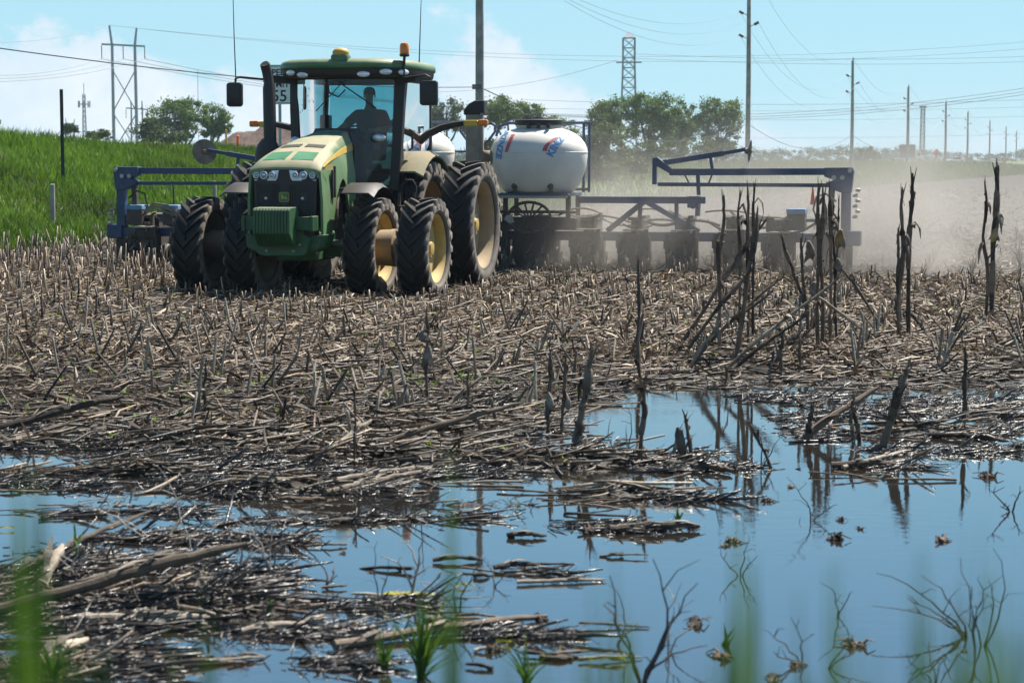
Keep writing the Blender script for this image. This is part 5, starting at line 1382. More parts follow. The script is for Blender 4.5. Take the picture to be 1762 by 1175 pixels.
# vehicles on the far road
M_carw = mat('white car paint', (.75, .76, .77), .3, var=.03); M_carg = mat('silver car paint', (.45, .46, .48), .3, .4, var=.03); M_tint = mat('car glass', (.02, .025, .03), .1); M_red = mat('tail lamp', (.4, .02, .02), .3)
def car(label, px, py, d, matl, az, kind='car'):
    p = at(px, py, d); p.z = hz(p.x, d) + .06
    o = empty(kind if kind != 'car' else 'parked_car', (p.x, d, p.z), R(az)); tag(o, label, 'car' if kind == 'car' else kind, 'vehicles on the far road')
    def wheels(xs_, r, w_):
        for x in xs_:
            for y in (-w_, w_): part('wheel', M_dark, o, lambda m: m.lathe([(r * .5, -.1), (r, -.1), (r, .1), (r * .5, .1)], (x, y, r), 'y', 16, closed=True))
    if kind == 'car':
        part('body', matl, o, lambda m: m.loft([[(x, y * .88, z) for x, z in ((-2.15, .45), (-2.1, .85), (-1.0, .98), (1.6, 1.0), (2.15, .9), (2.2, .45))] for y in (-1, 1)]), bevel=.08)
        part('cabin', M_tint, o, lambda m: m.loft([[(x, y * .76, z) for x, z in ((-1.0, .97), (-.35, 1.42), (.95, 1.45), (1.7, .98))] for y in (-1, 1)]), bevel=.05)
        part('roof', matl, o, lambda m: m.span(-.35, .95, -.70, .70, 1.43, 1.50), bevel=.03)
        wheels((-1.35, 1.35), .33, .80)
        for y in (-.6, .6): part('headlight', M_bulb, o, lambda m: m.span(-2.17, -2.1, y - .18, y + .18, .66, .80))
    else:
        part('bed', matl, o, lambda m: m.span(-2.2, 2.6, -1.1, 1.1, .85, 1.15), bevel=.03); wheels((-2.6, 1.6), .48, .95)
        part('cab', M_carw, o, lambda m: m.prism([(-3.7, .6), (-3.7, 1.5), (-3.1, 1.6), (-2.75, 2.4), (-2.25, 2.4), (-2.25, .6)], 'y', -1.05, 1.05), bevel=.06)
        part('window', M_tint, o, lambda m: m.prism([(-3.0, 1.62), (-2.72, 2.28), (-2.32, 2.28), (-2.32, 1.62)], 'y', -1.06, 1.06))
        part('load_box', mat('dull brown box', (.10, .085, .075), .8), o, lambda m: m.span(-1.7, 1.5, -1.15, 1.15, 1.16, 4.1), bevel=.05)
car('small white car on the road beside the third utility pole', 1483, 284, 455, M_carw, 12)
car('hazy truck carrying a tall brown box behind the fourth pole', 1560, 285, 450, M_carw, 180, 'truck')
car('white car low on the road right of the orange sign', 1643, 285, 470, M_carw, 8)
car('silver car farthest along the road', 1692, 281, 560, M_carg, 20)
p = at(1611, 276, 420); o = empty('roadwork_sign', (p.x, 420, hz(p.x, 420))); tag(o, 'orange diamond roadwork sign on the far roadside', 'road sign')
zc = at(1611, 264, 420).z - hz(p.x, 420)
part('sign_post', M_galv, o, lambda m: m.span(-.06, .06, .0, .06, 0, zc))
pn = part('panel', M_orange, o, lambda m: m.prism([(0, zc + .95), (.95, zc), (0, zc - .95), (-.95, zc)], 'y', -.06, -.01))
part('symbol', M_ink, pn, lambda m: m.lathe([(.13, 0), (.13, .02)], (.1, -.06, zc + .35), 'y', 10).prism([(-.1, zc - .4), (.0, zc + .2), (.2, zc + .1), (.1, zc - .1), (.25, zc - .4), (.12, zc - .42), (.02, zc - .15), (-.02, zc - .42)], 'y', -.08, -.061).prism([(-.45, zc - .42), (-.2, zc - .42), (-.28, zc - .2), (-.38, zc - .2)], 'y', -.08, -.061))
o2 = post('traffic_cone', 'small orange traffic cone far right on the road', 1727, 271, 281, 520, 4, M_orange)
o2['category'] = 'cone'

# ------------------------------------------------------------ corn stubble and residue
M_res = attr_mat('dry corn residue', .62, 0, .22, .35, .22, 45)
M_stem = attr_mat('weathered corn stalk', .52, .3, 0, .45, .30, 55)
def obj_mat(name, lo, hi, rough=.75, sat=.0):
    """one stalk differs from the next: colour picked per object between two weathered shades"""
    t = NT(name); r_ = t.n('ShaderNodeObjectInfo').outputs['Random']; co = t.objco()
    mpn = t.n('ShaderNodeMapping'); mpn.inputs['Scale'].default_value = (1, 1, 1); t.l(co, mpn.inputs[0])
    nz = t.noise(mpn.outputs[0], 9.0, 5, .65)
    c = t.mix(r_, lo, hi); hsv = t.n('ShaderNodeHueSaturation'); t.l(c, hsv.inputs['Color']); t.l(t.ramp(nz, .25, .75, .55, 1.35), hsv.inputs['Value'])
    t.bsdf(hsv.outputs[0], rough, 0, .3, t.bump(t.noise(co, 60, 3), .4, .01))
    return t.m
def wet_mat(name):
    t = NT(name); a = t.n('ShaderNodeAttribute', attribute_name='tint').outputs['Color']; nz = t.noise(t.pos(), 50, 3)
    t.bsdf(t.mix(t.ramp(nz, .3, .7), t.mix(.5, a, (.01, .008, .006)), a), .30, 0, .6, t.bump(nz, .5, .01)); return t.m
M_wet = wet_mat('wet blackened trash')
M_so_pale = obj_mat('bleached stalk', (.16, .125, .09), (.40, .335, .26))
M_so_dark = obj_mat('blackened wet stalk', (.045, .031, .022), (.19, .135, .095))
M_so_mid = obj_mat('brown stalk', (.030, .023, .018), (.14, .11, .08))
M_husk = obj_mat('grey husk', (.10, .085, .07), (.30, .25, .20), .85)
M_cob = obj_mat('tan corn ear', (.25, .16, .06), (.42, .28, .12), .7)
WARM = np.array([[.60, .53, .45], [.48, .41, .34], [.20, .155, .12], [.70, .64, .56], [.13, .10, .076], [.08, .06, .047], [.30, .255, .21], [.10, .078, .06], [.16, .122, .095]])  # straw tones, spread wider to put highlights and dark gaps into the colour
def tints(n, g, wet=None, bias=None):
    c = WARM[g.choice(len(WARM), n, p=bias)] * g.uniform(.38, .92, (n, 1)) * np.array([[.98, .86, .70]])
    if wet is not None: c = c * (1 - .62 * wet[:, None] * np.where(g.uniform(0, 1, (n, 1)) < .22, .25, 1.0))
    return c
def field_pts(n, y0, y1, seed, pw=1.0, mx=.275):
    """more pieces per square metre near the water, where the flood left them"""
    g = np.random.default_rng(seed); u = g.uniform(0, 1, n)
    y = y0 * (y1 / y0) ** (u ** pw); x = g.uniform(-1, 1, n) * (mx * y + .6)
    s_, n_ = sn(x, y); ok = n_ < -.1
    return x[ok], y[ok], g
def surf(x, y): return np.maximum(height(x, y), WATER_Z - .004)
def wetness(x, y): return np.maximum(1 - sstep(WATER_Z + .015, WATER_Z + .13, height(x, y)), 1.05 * (1 - sstep(16.5, 27, y + (vnoise(x * .5, y * .5, 88, 2) - .5) * 4)))
def thin(x, y, g, k=.62): return g.uniform(0, 1, len(x)) > k * (1 - sstep(17.5, 25, y + (vnoise(x * .6, y * .6, 87, 2) - .5) * 5))
def patchy(x, y, g, sc=.9, lo=.25, seed=71):
    return vnoise(x * sc, y * sc * .8, seed, 2) > g.uniform(lo - .25, lo + .35, len(x))
# shredded leaves and husks
def shreds(n, y0, y1, seed, lmin, lmax, w0, w1, lift=.02, pw=1.0, shallow=True, stand=.06):
    x, y, g = field_pts(n, y0, y1, seed, pw)
    h = height(x, y); ok = (h > WATER_Z - .012) & patchy(x, y, g, .9, .32) & thin(x, y, g, .70)
    x, y = x[ok], y[ok]; n = len(x); z = surf(x, y)
    L_ = g.uniform(lmin, lmax, n); a = g.uniform(0, 2 * np.pi, n); el = np.abs(g.normal(0, .28, n)); up = g.uniform(0, 1, n) < stand; el[up] = g.uniform(.5, 1.4, up.sum())
    d = np.stack([np.cos(a) * np.cos(el), np.sin(a) * np.cos(el), np.sin(el)], 1)
    k = np.array([-.5, -.1, .25, .5]); P = np.stack([x, y, z + .006], 1)
    curl = g.normal(0, .22, n); bend = g.normal(0, .25, (n, 1))
    side = np.stack([-np.sin(a), np.cos(a), np.zeros(n)], 1)
    C = P[:, None, :] + d[:, None, :] * (L_[:, None] * (k + .5)[None, :])[:, :, None] + side[:, None, :] * (bend * L_[:, None] * (k ** 2)[None, :])[:, :, None]
    C[:, :, 2] += np.abs(curl[:, None]) * L_[:, None] * (k[None, :] + .5) * (1.1 - (k[None, :] + .5)) + g.uniform(0, lift, n)[:, None]
    tw = g.uniform(0, np.pi, n)[:, None] + g.normal(0, .6, n)[:, None] * k[None, :]
    nrm = np.cross(d, side)
    W = side[:, None, :] * np.cos(tw)[:, :, None] + nrm[:, None, :] * np.sin(tw)[:, :, None]
    wd = g.uniform(w0, w1, n)[:, None] * np.array([.55, 1, .85, .15])[None, :]
    V_, Q_, ow = strips(C, W, wd)
    return V_, Q_, tints(n, g, wetness(x, y))[ow]
out_ = []
for a in ((30000, 13.5, 24, 1, .06, .26, .010, .030), (36000, 21, 36, 2, .06, .24, .012, .030), (22000, 32, 52, 3, .08, .26, .016, .036), (15000, 48, 150, 4, .12, .40, .03, .08)): out_.append(shreds(*a))
n0 = 0; VV, QQ, CC = [], [], []
for V_, Q_, C_ in out_: VV.append(V_); QQ.append(Q_ + n0); CC.append(C_); n0 += len(V_)
o = link('corn_residue', fast_mesh('corn_residue', np.concatenate(VV), np.concatenate(QQ), tint=np.concatenate(CC), mats=M_res)); tag(o, 'bleached shredded corn leaves and husks strewn over the field', 'crop residue', kind='stuff')
# broken stalk pieces
def sticks(n, y0, y1, seed, lmin, lmax, r0, r1, pw=1.0, flat=.16, across=0.0, water_ok=False):
    x, y, g = field_pts(n, y0, y1, seed, pw); h = height(x, y)
    ok = (h > (WATER_Z - .02 if not water_ok else WATER_Z - .05)) & patchy(x, y, g, .7, .22, 72) & (thin(x, y, g, .5) | (y < 17)); x, y = x[ok], y[ok]; n = len(x); z = surf(x, y)
    L_ = lmin + (lmax - lmin) * g.uniform(0, 1, n) ** 1.8; a = g.uniform(0, np.pi, n)
    fl = g.uniform(0, 1, n) < across; a[fl] = g.normal(0, .35, fl.sum())
    el = g.normal(.06, flat, n)
    d = np.stack([np.cos(a) * np.cos(el), np.sin(a) * np.cos(el), np.abs(np.sin(el))], 1)
    k = np.linspace(0, 1, 4); r = g.uniform(r0, r1, n)
    P = np.stack([x, y, z + r * .7 + g.uniform(0, .025, n)], 1)
    C = P[:, None, :] + d[:, None, :] * (L_[:, None] * (k - .4)[None, :])[:, :, None]
    C += g.normal(0, 1, (n, 4, 3)) * L_[:, None, None] * .022; C[:, :, 2] = np.maximum(C[:, :, 2], z[:, None] + r[:, None] * .3)
    rad = r[:, None] * (1 + g.normal(0, .12, (n, 4))); rad[:, -1] *= .75
    V_, Q_, T_, ow = tubes(C, rad, 5)
    return V_, Q_, T_, tints(n, g, wetness(x, y) * .85)[ow]
def join(parts_):
    n0 = 0; A, B, C, D = [], [], [], []
    for V_, Q_, T_, c in parts_: A.append(V_); B.append(Q_ + n0); C.append(T_ + n0); D.append(c); n0 += len(V_)
    return np.concatenate(A), np.concatenate(B), np.concatenate(C), np.concatenate(D)
J_ = join([sticks(9500, 13, 25, 11, .15, 1.0, .006, .0125, 1.0, .10, .62), sticks(8500, 20, 38, 12, .15, .75, .007, .012, 1.0, .12, .45), sticks(3000, 34, 60, 13, .15, .6, .008, .013), sticks(9000, 8.2, 19, 14, .05, .5, .0025, .009, 1.0, .14, .65)])
o = link('stalk_litter', fast_mesh('stalk_litter', *J_, M_stem)); tag(o, 'countless small broken corn stalks lying on the mud', 'crop residue', kind='stuff')
# roots, rotten leaves and fine trash caught on the mud bars
def roots(n, seed):
    x, y, g = field_pts(n, 8, 20, seed, 1.0); h = height(x, y); ok = (h > WATER_Z - .035) & (vnoise(x * 1.6, y * 2.6, 91, 2) > .45); x, y = x[ok], y[ok]; n = len(x)
    K = 5; C = np.zeros((n, K, 3)); p = np.stack([x, y, surf(x, y) + g.uniform(0, .02, n)], 1); a = g.uniform(0, 6.28, n); st = g.uniform(.012, .045, n)
    for k in range(K):
        C[:, k] = p; a = a + g.normal(0, .7, n)
        p = p + np.stack([np.cos(a) * st, np.sin(a) * st, g.normal(.004, .014, n)], 1); p[:, 2] = np.maximum(p[:, 2], WATER_Z + .002)
    rad = g.uniform(.0012, .004, n)[:, None] * np.linspace(1, .5, K)[None, :]
    V_, Q_, T_, ow = tubes(C, rad, 4)
    c = np.array([[.05, .037, .028]]) * g.uniform(.4, 2.6, (n, 1))
    return V_, Q_, T_, c[ow]
o = link('root_trash', fast_mesh('root_trash', *roots(30000, 31), M_wet)); tag(o, 'dark tangled roots and trash on the mud bars in the water', 'plant debris', kind='stuff')
# standing stubble in rows along the planting direction; the 300 nearest are single things
g = np.random.default_rng(41); ca, sa = math.cos(R(14)), math.sin(R(14)); rows = []
for i in range(-45, 60):
    xr = i * .86 + .2
    yr = np.arange(10, 78, .19); yr = yr + g.normal(0, .03, len(yr)); xo = xr + g.normal(0, .025, len(yr))
    rows.append(np.stack([xo * ca + yr * sa, -xo * sa + yr * ca], 1))
P2 = np.concatenate(rows); x, y = P2[:, 0], P2[:, 1]; s_, n_ = sn(x, y); h = height(x, y)
ok = (n_ < -.4) & (y > 15.5) & (np.abs(x) < .275 * y + .5) & (h > WATER_Z + .03)
# crushed where wheels and planter have passed, thinned by weather
tx = (x + 3.275) * ca - (y - 31.9) * sa; ty = (x + 3.275) * sa + (y - 31.9) * ca
crush = ((ty > -.3) & (np.abs(tx) < 2.4)) | ((ty > 7.6) & (np.abs(tx - .9) < 8))
keep = g.uniform(0, 1, len(x)) < np.where(crush, .18, .35 + .55 * vnoise(x * .5, y * .5, 61, 2)); ok &= keep
x, y, tx, n_ = x[ok], y[ok], tx[ok], n_[ok]
tall = sstep(-3.2, -8.5, tx) if False else 1 - sstep(-8.5, -2.5, x + (30 - y) * .05)
hh = g.uniform(.09, .27, len(x)) * (1 + 1.15 * tall * sstep(24, 34, y)) + .03
order = np.argsort(y)
near, rest = order[:300], order[300:]
def stub_tubes(idx):
    n = len(idx); P = np.stack([x[idx], y[idx], height(x[idx], y[idx]) - .02], 1); ln = g.normal(0, .14, (n, 2)); H_ = hh[idx]
    k = np.array([0, .45, 1.0]); C = P[:, None, :] + np.stack([ln[:, 0:1] * H_[:, None] * k, ln[:, 1:2] * H_[:, None] * k, H_[:, None] * k], -1)
    rad = g.uniform(.010, .016, n)[:, None] * np.array([1.15, 1, .92])[None, :]
    V_, Q_, T_, ow = tubes(C, rad, 6); return V_, Q_, T_, tints(n, g, wetness(x[idx], y[idx]) * .5)[ow]
o = link('corn_stubble', fast_mesh('corn_stubble', *stub_tubes(rest), M_stem)); tag(o, 'rows of cut corn stubble standing across the field', 'stubble', kind='stuff')
# ragged leaf sheaths on the stubs
n = len(rest); m2 = np.concatenate([rest, rest, order[:300]]); n = len(m2)
a = g.uniform(0, 6.28, n); P = np.stack([x[m2] + .012 * np.cos(a), y[m2] + .012 * np.sin(a), height(x[m2], y[m2])], 1); H_ = hh[m2] * g.uniform(.4, 1.1, n); sp_ = g.uniform(.0, .8, n)
k = np.array([0, .4, .75, 1.0]); rr_ = (sp_ * H_)[:, None] * (k ** 2)[None, :]
C = P[:, None, :] + np.stack([np.cos(a)[:, None] * rr_, np.sin(a)[:, None] * rr_, H_[:, None] * (k - .45 * sp_[:, None] * k ** 3)], -1)
W = np.repeat(np.stack([-np.sin(a), np.cos(a), np.zeros(n)], 1)[:, None, :], 4, 1)
V_, Q_, ow = strips(C, W, g.uniform(.012, .032, n)[:, None] * np.array([.9, 1, .7, .12])[None, :])
o = link('stubble_sheaths', fast_mesh('stubble_sheaths', V_, Q_, tint=tints(n, g, wetness(x[m2], y[m2]) * .5)[ow], mats=M_res)); tag(o, 'dry leaf sheaths hanging on the cut stubble', 'crop residue', kind='stuff')
# brace-root variants for single stubs
STUBS = []
for v in range(7):
    m = MB(); r = random.uniform(.010, .014); lx, ly = random.uniform(-.18, .18), random.uniform(-.18, .18)
    m.tube([(0, 0, -.05), (0, 0, .05), (lx * .5, ly * .5, .5), (lx, ly, .97), (lx + random.uniform(-.01, .01), ly, 1.0)], [r * 1.3, r * 1.2, r, r * .95, r * .6], 7)
    for k in range(7):
        a = k * .9 + random.random() * .4; m.tube([(0, 0, .14), (.022 * math.cos(a), .022 * math.sin(a), .08), (.05 * math.cos(a), .05 * math.sin(a), -.06)], [.004, .0035, .003], 4)
    STUBS.append(m.mesh('corn_stub', M_so_pale if v < 4 else M_so_mid, True))
for q, j in enumerate(near):
    H_ = float(hh[j]) * random.uniform(.8, 1.5) + .04
    o = link('corn_stub', STUBS[q % 7], None, (float(x[j]), float(y[j]), hz(float(x[j]), float(y[j])) - .005)); o.scale = (1.15, 1.15, H_); o.rotation_euler = (0, 0, random.uniform(0, 6.28))
    pxs = 881 + FPX * float(x[j]) / float(y[j]); w3 = 'left' if pxs < 590 else 'middle' if pxs < 1175 else 'right'
    gl_ = ('bleached' if q % 7 < 4 else 'brown') + (' tall' if H_ > .24 else ' short') + ' cut corn stub on the mud near the water, %s third of the field' % w3
    tag(o, gl_, 'corn stub', gl_)

# ------------------------------------------------------------ single stalks
def wz(px, py):
    """point on mud or water seen at a pixel of the survey photo"""
    z = WATER_Z
    for _ in range(6):
        p = gnd(px, py, z); z = max(hz(p.x, p.y), WATER_Z)
    return gnd(px, py, z)
def stalk_mesh(name, pts, r, matl, seed, taper=.8, nodes=True, n=8, jag=True):
    rs = random.Random(seed); m = MB(); P = [Vector(p) for p in pts]; N_ = 14; Q_ = []
    for i in range(N_ + 1):
        u = i / N_ * (len(P) - 1); a = min(int(u), len(P) - 2); Q_.append(P[a].lerp(P[a + 1], u - a) + Vector((rs.gauss(0, r * .13), rs.gauss(0, r * .13), rs.gauss(0, r * .13))))
    rad = [r * (1 + (taper - 1) * i / N_) * (1.22 if nodes and i % 4 == 2 else 1) * rs.uniform(.92, 1.08) for i in range(N_ + 1)]
    if jag: rad[-1] *= .35; rad[-2] *= .8
    m.tube(Q_, rad, n)
    return m, Q_
def standing(label, bx, by, tx_, ty_, wpx, dark=1, leaves=3, ear=None, group='dead stalks still standing', seed=0, lean_d=0.0, name='dead_stalk'):
    b = wz(bx, by); d = b.y; t_ = at(tx_, ty_, d + lean_d); k = d / FPX; r = wpx * k / 2 * .74; rs = random.Random(seed * 7 + bx)
    o = empty(name, b); tag(o, label, 'corn stalk', group); e = t_ - b
    mt = (M_so_pale, M_so_dark, M_so_mid)[dark]
    mid = [e * u + Vector((rs.gauss(0, .012), rs.gauss(0, .012), 0)) * e.length for u in (.3, .6, .85)]
    m, Q_ = stalk_mesh('stem', [(0, 0, -.06)] + mid + [e], r, mt, seed + bx)
    for j in range(2):      # splinters at the break
        m.tube([Q_[-3], Q_[-1] + Vector((rs.uniform(-2, 2) * r, 0, rs.uniform(1, 4) * r))], [r * .5, r * .12], 5)
    m.build('stem', mt, o, smooth=True)
    for j in range(leaves):
        i0 = rs.randint(2, 11); p = Q_[i0]; a = rs.uniform(0, 6.28); ln = rs.uniform(.10, .30) * min(1.2, e.length); dr = Vector((math.cos(a), math.sin(a) * .5, 0))
        droop = rs.uniform(-.9, .5)
        ml = MB(); c = [p + dr * (r * .7), p + dr * ln * .22 + Vector((0, 0, ln * .22)), p + dr * ln * .40 + Vector((0, 0, ln * .22 + droop * ln * .45)), p + dr * ln * .45 + Vector((0, 0, ln * .1 + droop * ln))]
        wv = Vector((-math.sin(a), math.cos(a), .3)).normalized(); w4 = (r * .9, r * 1.5, r * 1.1, r * .2)
        vs = []
        for q, w_ in zip(c, w4): vs += [q - wv * w_, q, q + wv * w_]
        vs = [v + Vector((0, 0, .25 * w4[i // 3])) if i % 3 == 1 else v for i, v in enumerate(vs)]
        ml.add(vs, [(3 * i + j2, 3 * i + j2 + 1, 3 * i + j2 + 4, 3 * i + j2 + 3) for i in range(3) for j2 in range(2)])
        ml.build('leaf', M_husk if rs.random() < .45 else mt, o, smooth=True, solid=.0025)
    for j in range(7):      # peeled rind and torn sheath edges
        i0 = rs.randint(1, 12); p = Q_[i0]; a = rs.uniform(0, 6.28); ln = rs.uniform(.03, .11); dr = Vector((math.cos(a), math.sin(a) * .6, 0)); wv = Vector((-math.sin(a), math.cos(a), 0)) * r * rs.uniform(.25, .6)
        up = Vector((0, 0, rs.choice((1, 1, -1)))); ml = MB(); p1 = p + dr * r * .9; p2 = p1 + up * ln * .6 + dr * ln * rs.uniform(.05, .3); p3 = p2 + up * ln * .4 + dr * ln * rs.uniform(.1, .6)
        ml.add([p1 - wv, p1 + wv, p2 + wv * .8, p2 - wv * .8, p3], [(0, 1, 2, 3), (3, 2, 4)]); ml.build('rind', M_husk if rs.random() < .3 else mt, o, solid=.002)
    for j in range(2 if dark == 1 else 1):      # leaf sheath wrapped on the stem
        i0 = rs.randint(2, 9); mm = MB(); mm.tube([Q_[i0], Q_[i0 + 1], Q_[i0 + 2], Q_[i0 + 3] + Vector((rs.uniform(-1, 1) * r * 1.2, 0, 0))], [r * 1.15, r * 1.5, r * 1.4, r * .5], 7); mm.build('sheath', mt, o, smooth=True)
    if ear:
        for (ex, ey, ew, eh, kind) in ear:
            c = at(ex, ey, d) - b; er, el = ew * k / 2, eh * k / 2; att = min(Q_, key=lambda q: (q - c).length)
            eo = MB(); eo.lathe([(er * .25, -el), (er * .75, -el * .7), (er, -el * .1), (er * .85, el * .5), (er * .35, el * .95), (er * .1, el)], (0, 0, 0), 'z', 12)
            q = eo.build('ear', M_cob if kind else M_husk, o, smooth=True, loc=c + Vector((0, -r, 0))); q.rotation_euler = (rs.uniform(-.2, .2), rs.uniform(-.35, .35), 0)
            MB().tube([att, (att + c) / 2 + Vector((0, 0, el * 1.3)), c + Vector((0, 0, el * .8))], r * .35, 5).build('ear_shank', mt, o)
            for j in range(3):
                a = rs.uniform(0, 6.28); ml = MB(); tip = c + Vector((math.cos(a) * er * 1.6, math.sin(a) * er, -el * rs.uniform(.4, 1.5)))
                ml.add([c + Vector((-er * .5, -er * .4, el * .8)), c + Vector((er * .5, -er * .4, el * .8)), (c + tip) / 2 + Vector((er * .7, -er * .9, 0)), tip, (c + tip) / 2 + Vector((-er * .6, -er * .9, 0))], [(0, 1, 2, 3, 4)]); ml.build('husk', M_husk, o, solid=.002)
    return o
ST = [
 ('tallest broken stalk of the pair at the far right', 1706, 548, 1713, 287, 11, 1, 3, [(1710, 405, 12, 26, 1)]),
 ('slimmer stalk left in the far right pair', 1696, 548, 1694, 312, 7, 1, 2, None),
 ('forked splinter stalk leaning on the far right pair', 1703, 500, 1719, 284, 7, 1, 2, None),
 ('right tall blackened stalk of the pair between the planter and far right', 1563, 585, 1570, 299, 10, 1, 3, [(1560, 425, 12, 22, 0)]),
 ('left blackened stalk of that tall pair right of the planter', 1550, 590, 1553, 322, 9, 1, 3, None),
 ('short ragged stalk left of the tall pair right of the planter', 1546, 592, 1545, 392, 7, 1, 3, None),
 ('dark stalk in front of the planter end, leftmost of its bundle', 1407, 600, 1409, 316, 9, 1, 3, None),
 ('thick dark stalk in the middle of the bundle before the planter end', 1416, 600, 1416, 322, 9, 1, 2, None),
 ('dark stalk with bent tip in the bundle before the planter end', 1429, 595, 1428, 316, 8, 1, 3, None),
 ('thin stalk carrying a tan ear at the right of the planter end bundle', 1440, 590, 1436, 352, 6, 2, 2, [(1444, 411, 15, 34, 1), (1441, 455, 14, 22, 0)]),
 ('thin bare stalk at the planter end post', 1434, 570, 1444, 336, 4, 2, 1, None),
 ('stalk with two grey husks left of the planter end bundle', 1390, 592, 1378, 408, 8, 2, 2, [(1394, 430, 14, 34, 0), (1400, 497, 18, 26, 0)]),
 ('dark kinked stalk second from the pole side before the right wing', 1238, 605, 1246, 336, 8, 1, 3, None),
 ('slim dark stalk before the middle of the right wing', 1273, 600, 1275, 327, 6, 1, 2, [(1272, 452, 10, 24, 0)]),
 ('forked dark stalk before the right wing', 1286, 598, 1286, 316, 7, 1, 3, None),
 ('dark upright stalk right of the forked one before the right wing', 1296, 590, 1299, 315, 6, 1, 2, None),
 ('thick stalk slanting up into the cluster before the right wing', 1265, 620, 1302, 365, 11, 1, 2, None),
 ('lone thin black stalk left of the right wing cluster', 1104, 665, 1099, 447, 7, 1, 1, None),
 ('bent black stalk in the water below the lone thin stalk', 1103, 800, 1111, 648, 10, 1, 4, None),
 ('stalk draped with dark leaves at the left end of the open water', 985, 778, 1022, 606, 16, 1, 5, [(1000, 765, 20, 40, 0)]),
 ('thin stalk with hanging husk left of the draped stalk', 944, 748, 947, 600, 9, 1, 3, [(946, 690, 13, 34, 0)]),
 ('second thin stalk with hanging husk beside the draped stalk', 966, 748, 974, 612, 7, 1, 3, [(976, 690, 12, 30, 0)]),
 ('short stalk with a drooping black ear standing in the open water', 1192, 792, 1178, 712, 8, 1, 1, [(1170, 758, 18, 50, 0)]),
 ('broken stalk leaning in the open water right of the drooping ear', 1332, 806, 1286, 722, 7, 2, 1, None),
 ('dark ragged stump in the debris bar at the right', 1515, 770, 1560, 640, 18, 1, 5, None),
 ('narrow black stalk at the right side of the debris bar', 1657, 740, 1660, 598, 9, 1, 3, None),
 ('grey husk bearing stalk in the stubble below the tractor front wheel', 737, 700, 733, 535, 7, 2, 3, [(728, 578, 18, 20, 0), (735, 612, 16, 34, 0)]),
 ('pale upright stalk with splayed leaves in the left stubble', 340, 722, 350, 612, 8, 0, 3, None),
 ('short grey stalk beside the pale upright one in the left stubble', 352, 715, 354, 628, 7, 2, 2, None),
 ('dark short stalk left of the right debris bar', 1480, 760, 1466, 690, 9, 1, 3, None),
 ('pale split stalk standing on the right debris bar', 1470, 758, 1462, 705, 8, 0, 2, None),
 ('blackened stalk at the left of the right debris bar', 1385, 758, 1400, 700, 11, 1, 2, None),
 ('stalk stub with drooping sheath below the planter end bundle', 1376, 640, 1377, 585, 7, 2, 2, None),
 ('stalk stub standing in the stubble right of the leaning stalks', 1345, 650, 1346, 575, 8, 1, 1, None),
 ('thin dark stalk in the shallow water below the draped stalk', 800, 740, 806, 640, 5, 1, 1, None),
 ('thin upright stem in the shallow debris below the tractor', 608, 800, 612, 660, 5, 1, 1, None),
]
for i, a in enumerate(ST): standing(a[0], a[1], a[2], a[3], a[4], a[5], a[6], a[7] + 2, a[8], seed=i + 1)
LEAN = [
 ('long dark stalk leaning left to right into the wing cluster', 1160, 600, 1320, 378, 9, 1), ('second dark stalk leaning under the long one', 1168, 615, 1300, 455, 8, 1), ('thin dark stalk leaning low across the cluster foot', 1178, 618, 1345, 478, 7, 1), ('dark stalk leaning lowest at the cluster foot', 1185, 612, 1330, 500, 8, 1),
 ('long pale stalk propped diagonally in front of the planter', 1235, 640, 1452, 470, 8, 0), ('darker stalk propped just below the long pale one', 1250, 640, 1390, 540, 8, 1), ('pale stalk slanting down right under the planter end bundle', 1530, 600, 1392, 500, 7, 0), ('brown stalk slanting down right beside the planter end', 1525, 570, 1435, 445, 6, 2), ('short white stalk leaning at the cluster foot', 1182, 640, 1238, 553, 7, 0), ('pale stalk crossing the planter end bundle', 1420, 560, 1450, 480, 4, 0),
 ('black bent stalk leaning left of the husk stalk', 1392, 535, 1345, 410, 8, 1), ('dark stalk leaning at the foot of the tall pair', 1600, 580, 1560, 530, 6, 2), ('stalk leaning low at the far right pair foot', 1620, 600, 1700, 550, 6, 0), ('pale stalk leaning at the right edge', 1680, 610, 1762, 575, 7, 2),
]
for i, a in enumerate(LEAN): standing(a[0], a[1], a[2], a[3], a[4], a[5], a[6], 1, None, group='stalks leaning over', seed=100 + i, lean_d=random.uniform(-.15, .35), name='leaning_stalk')
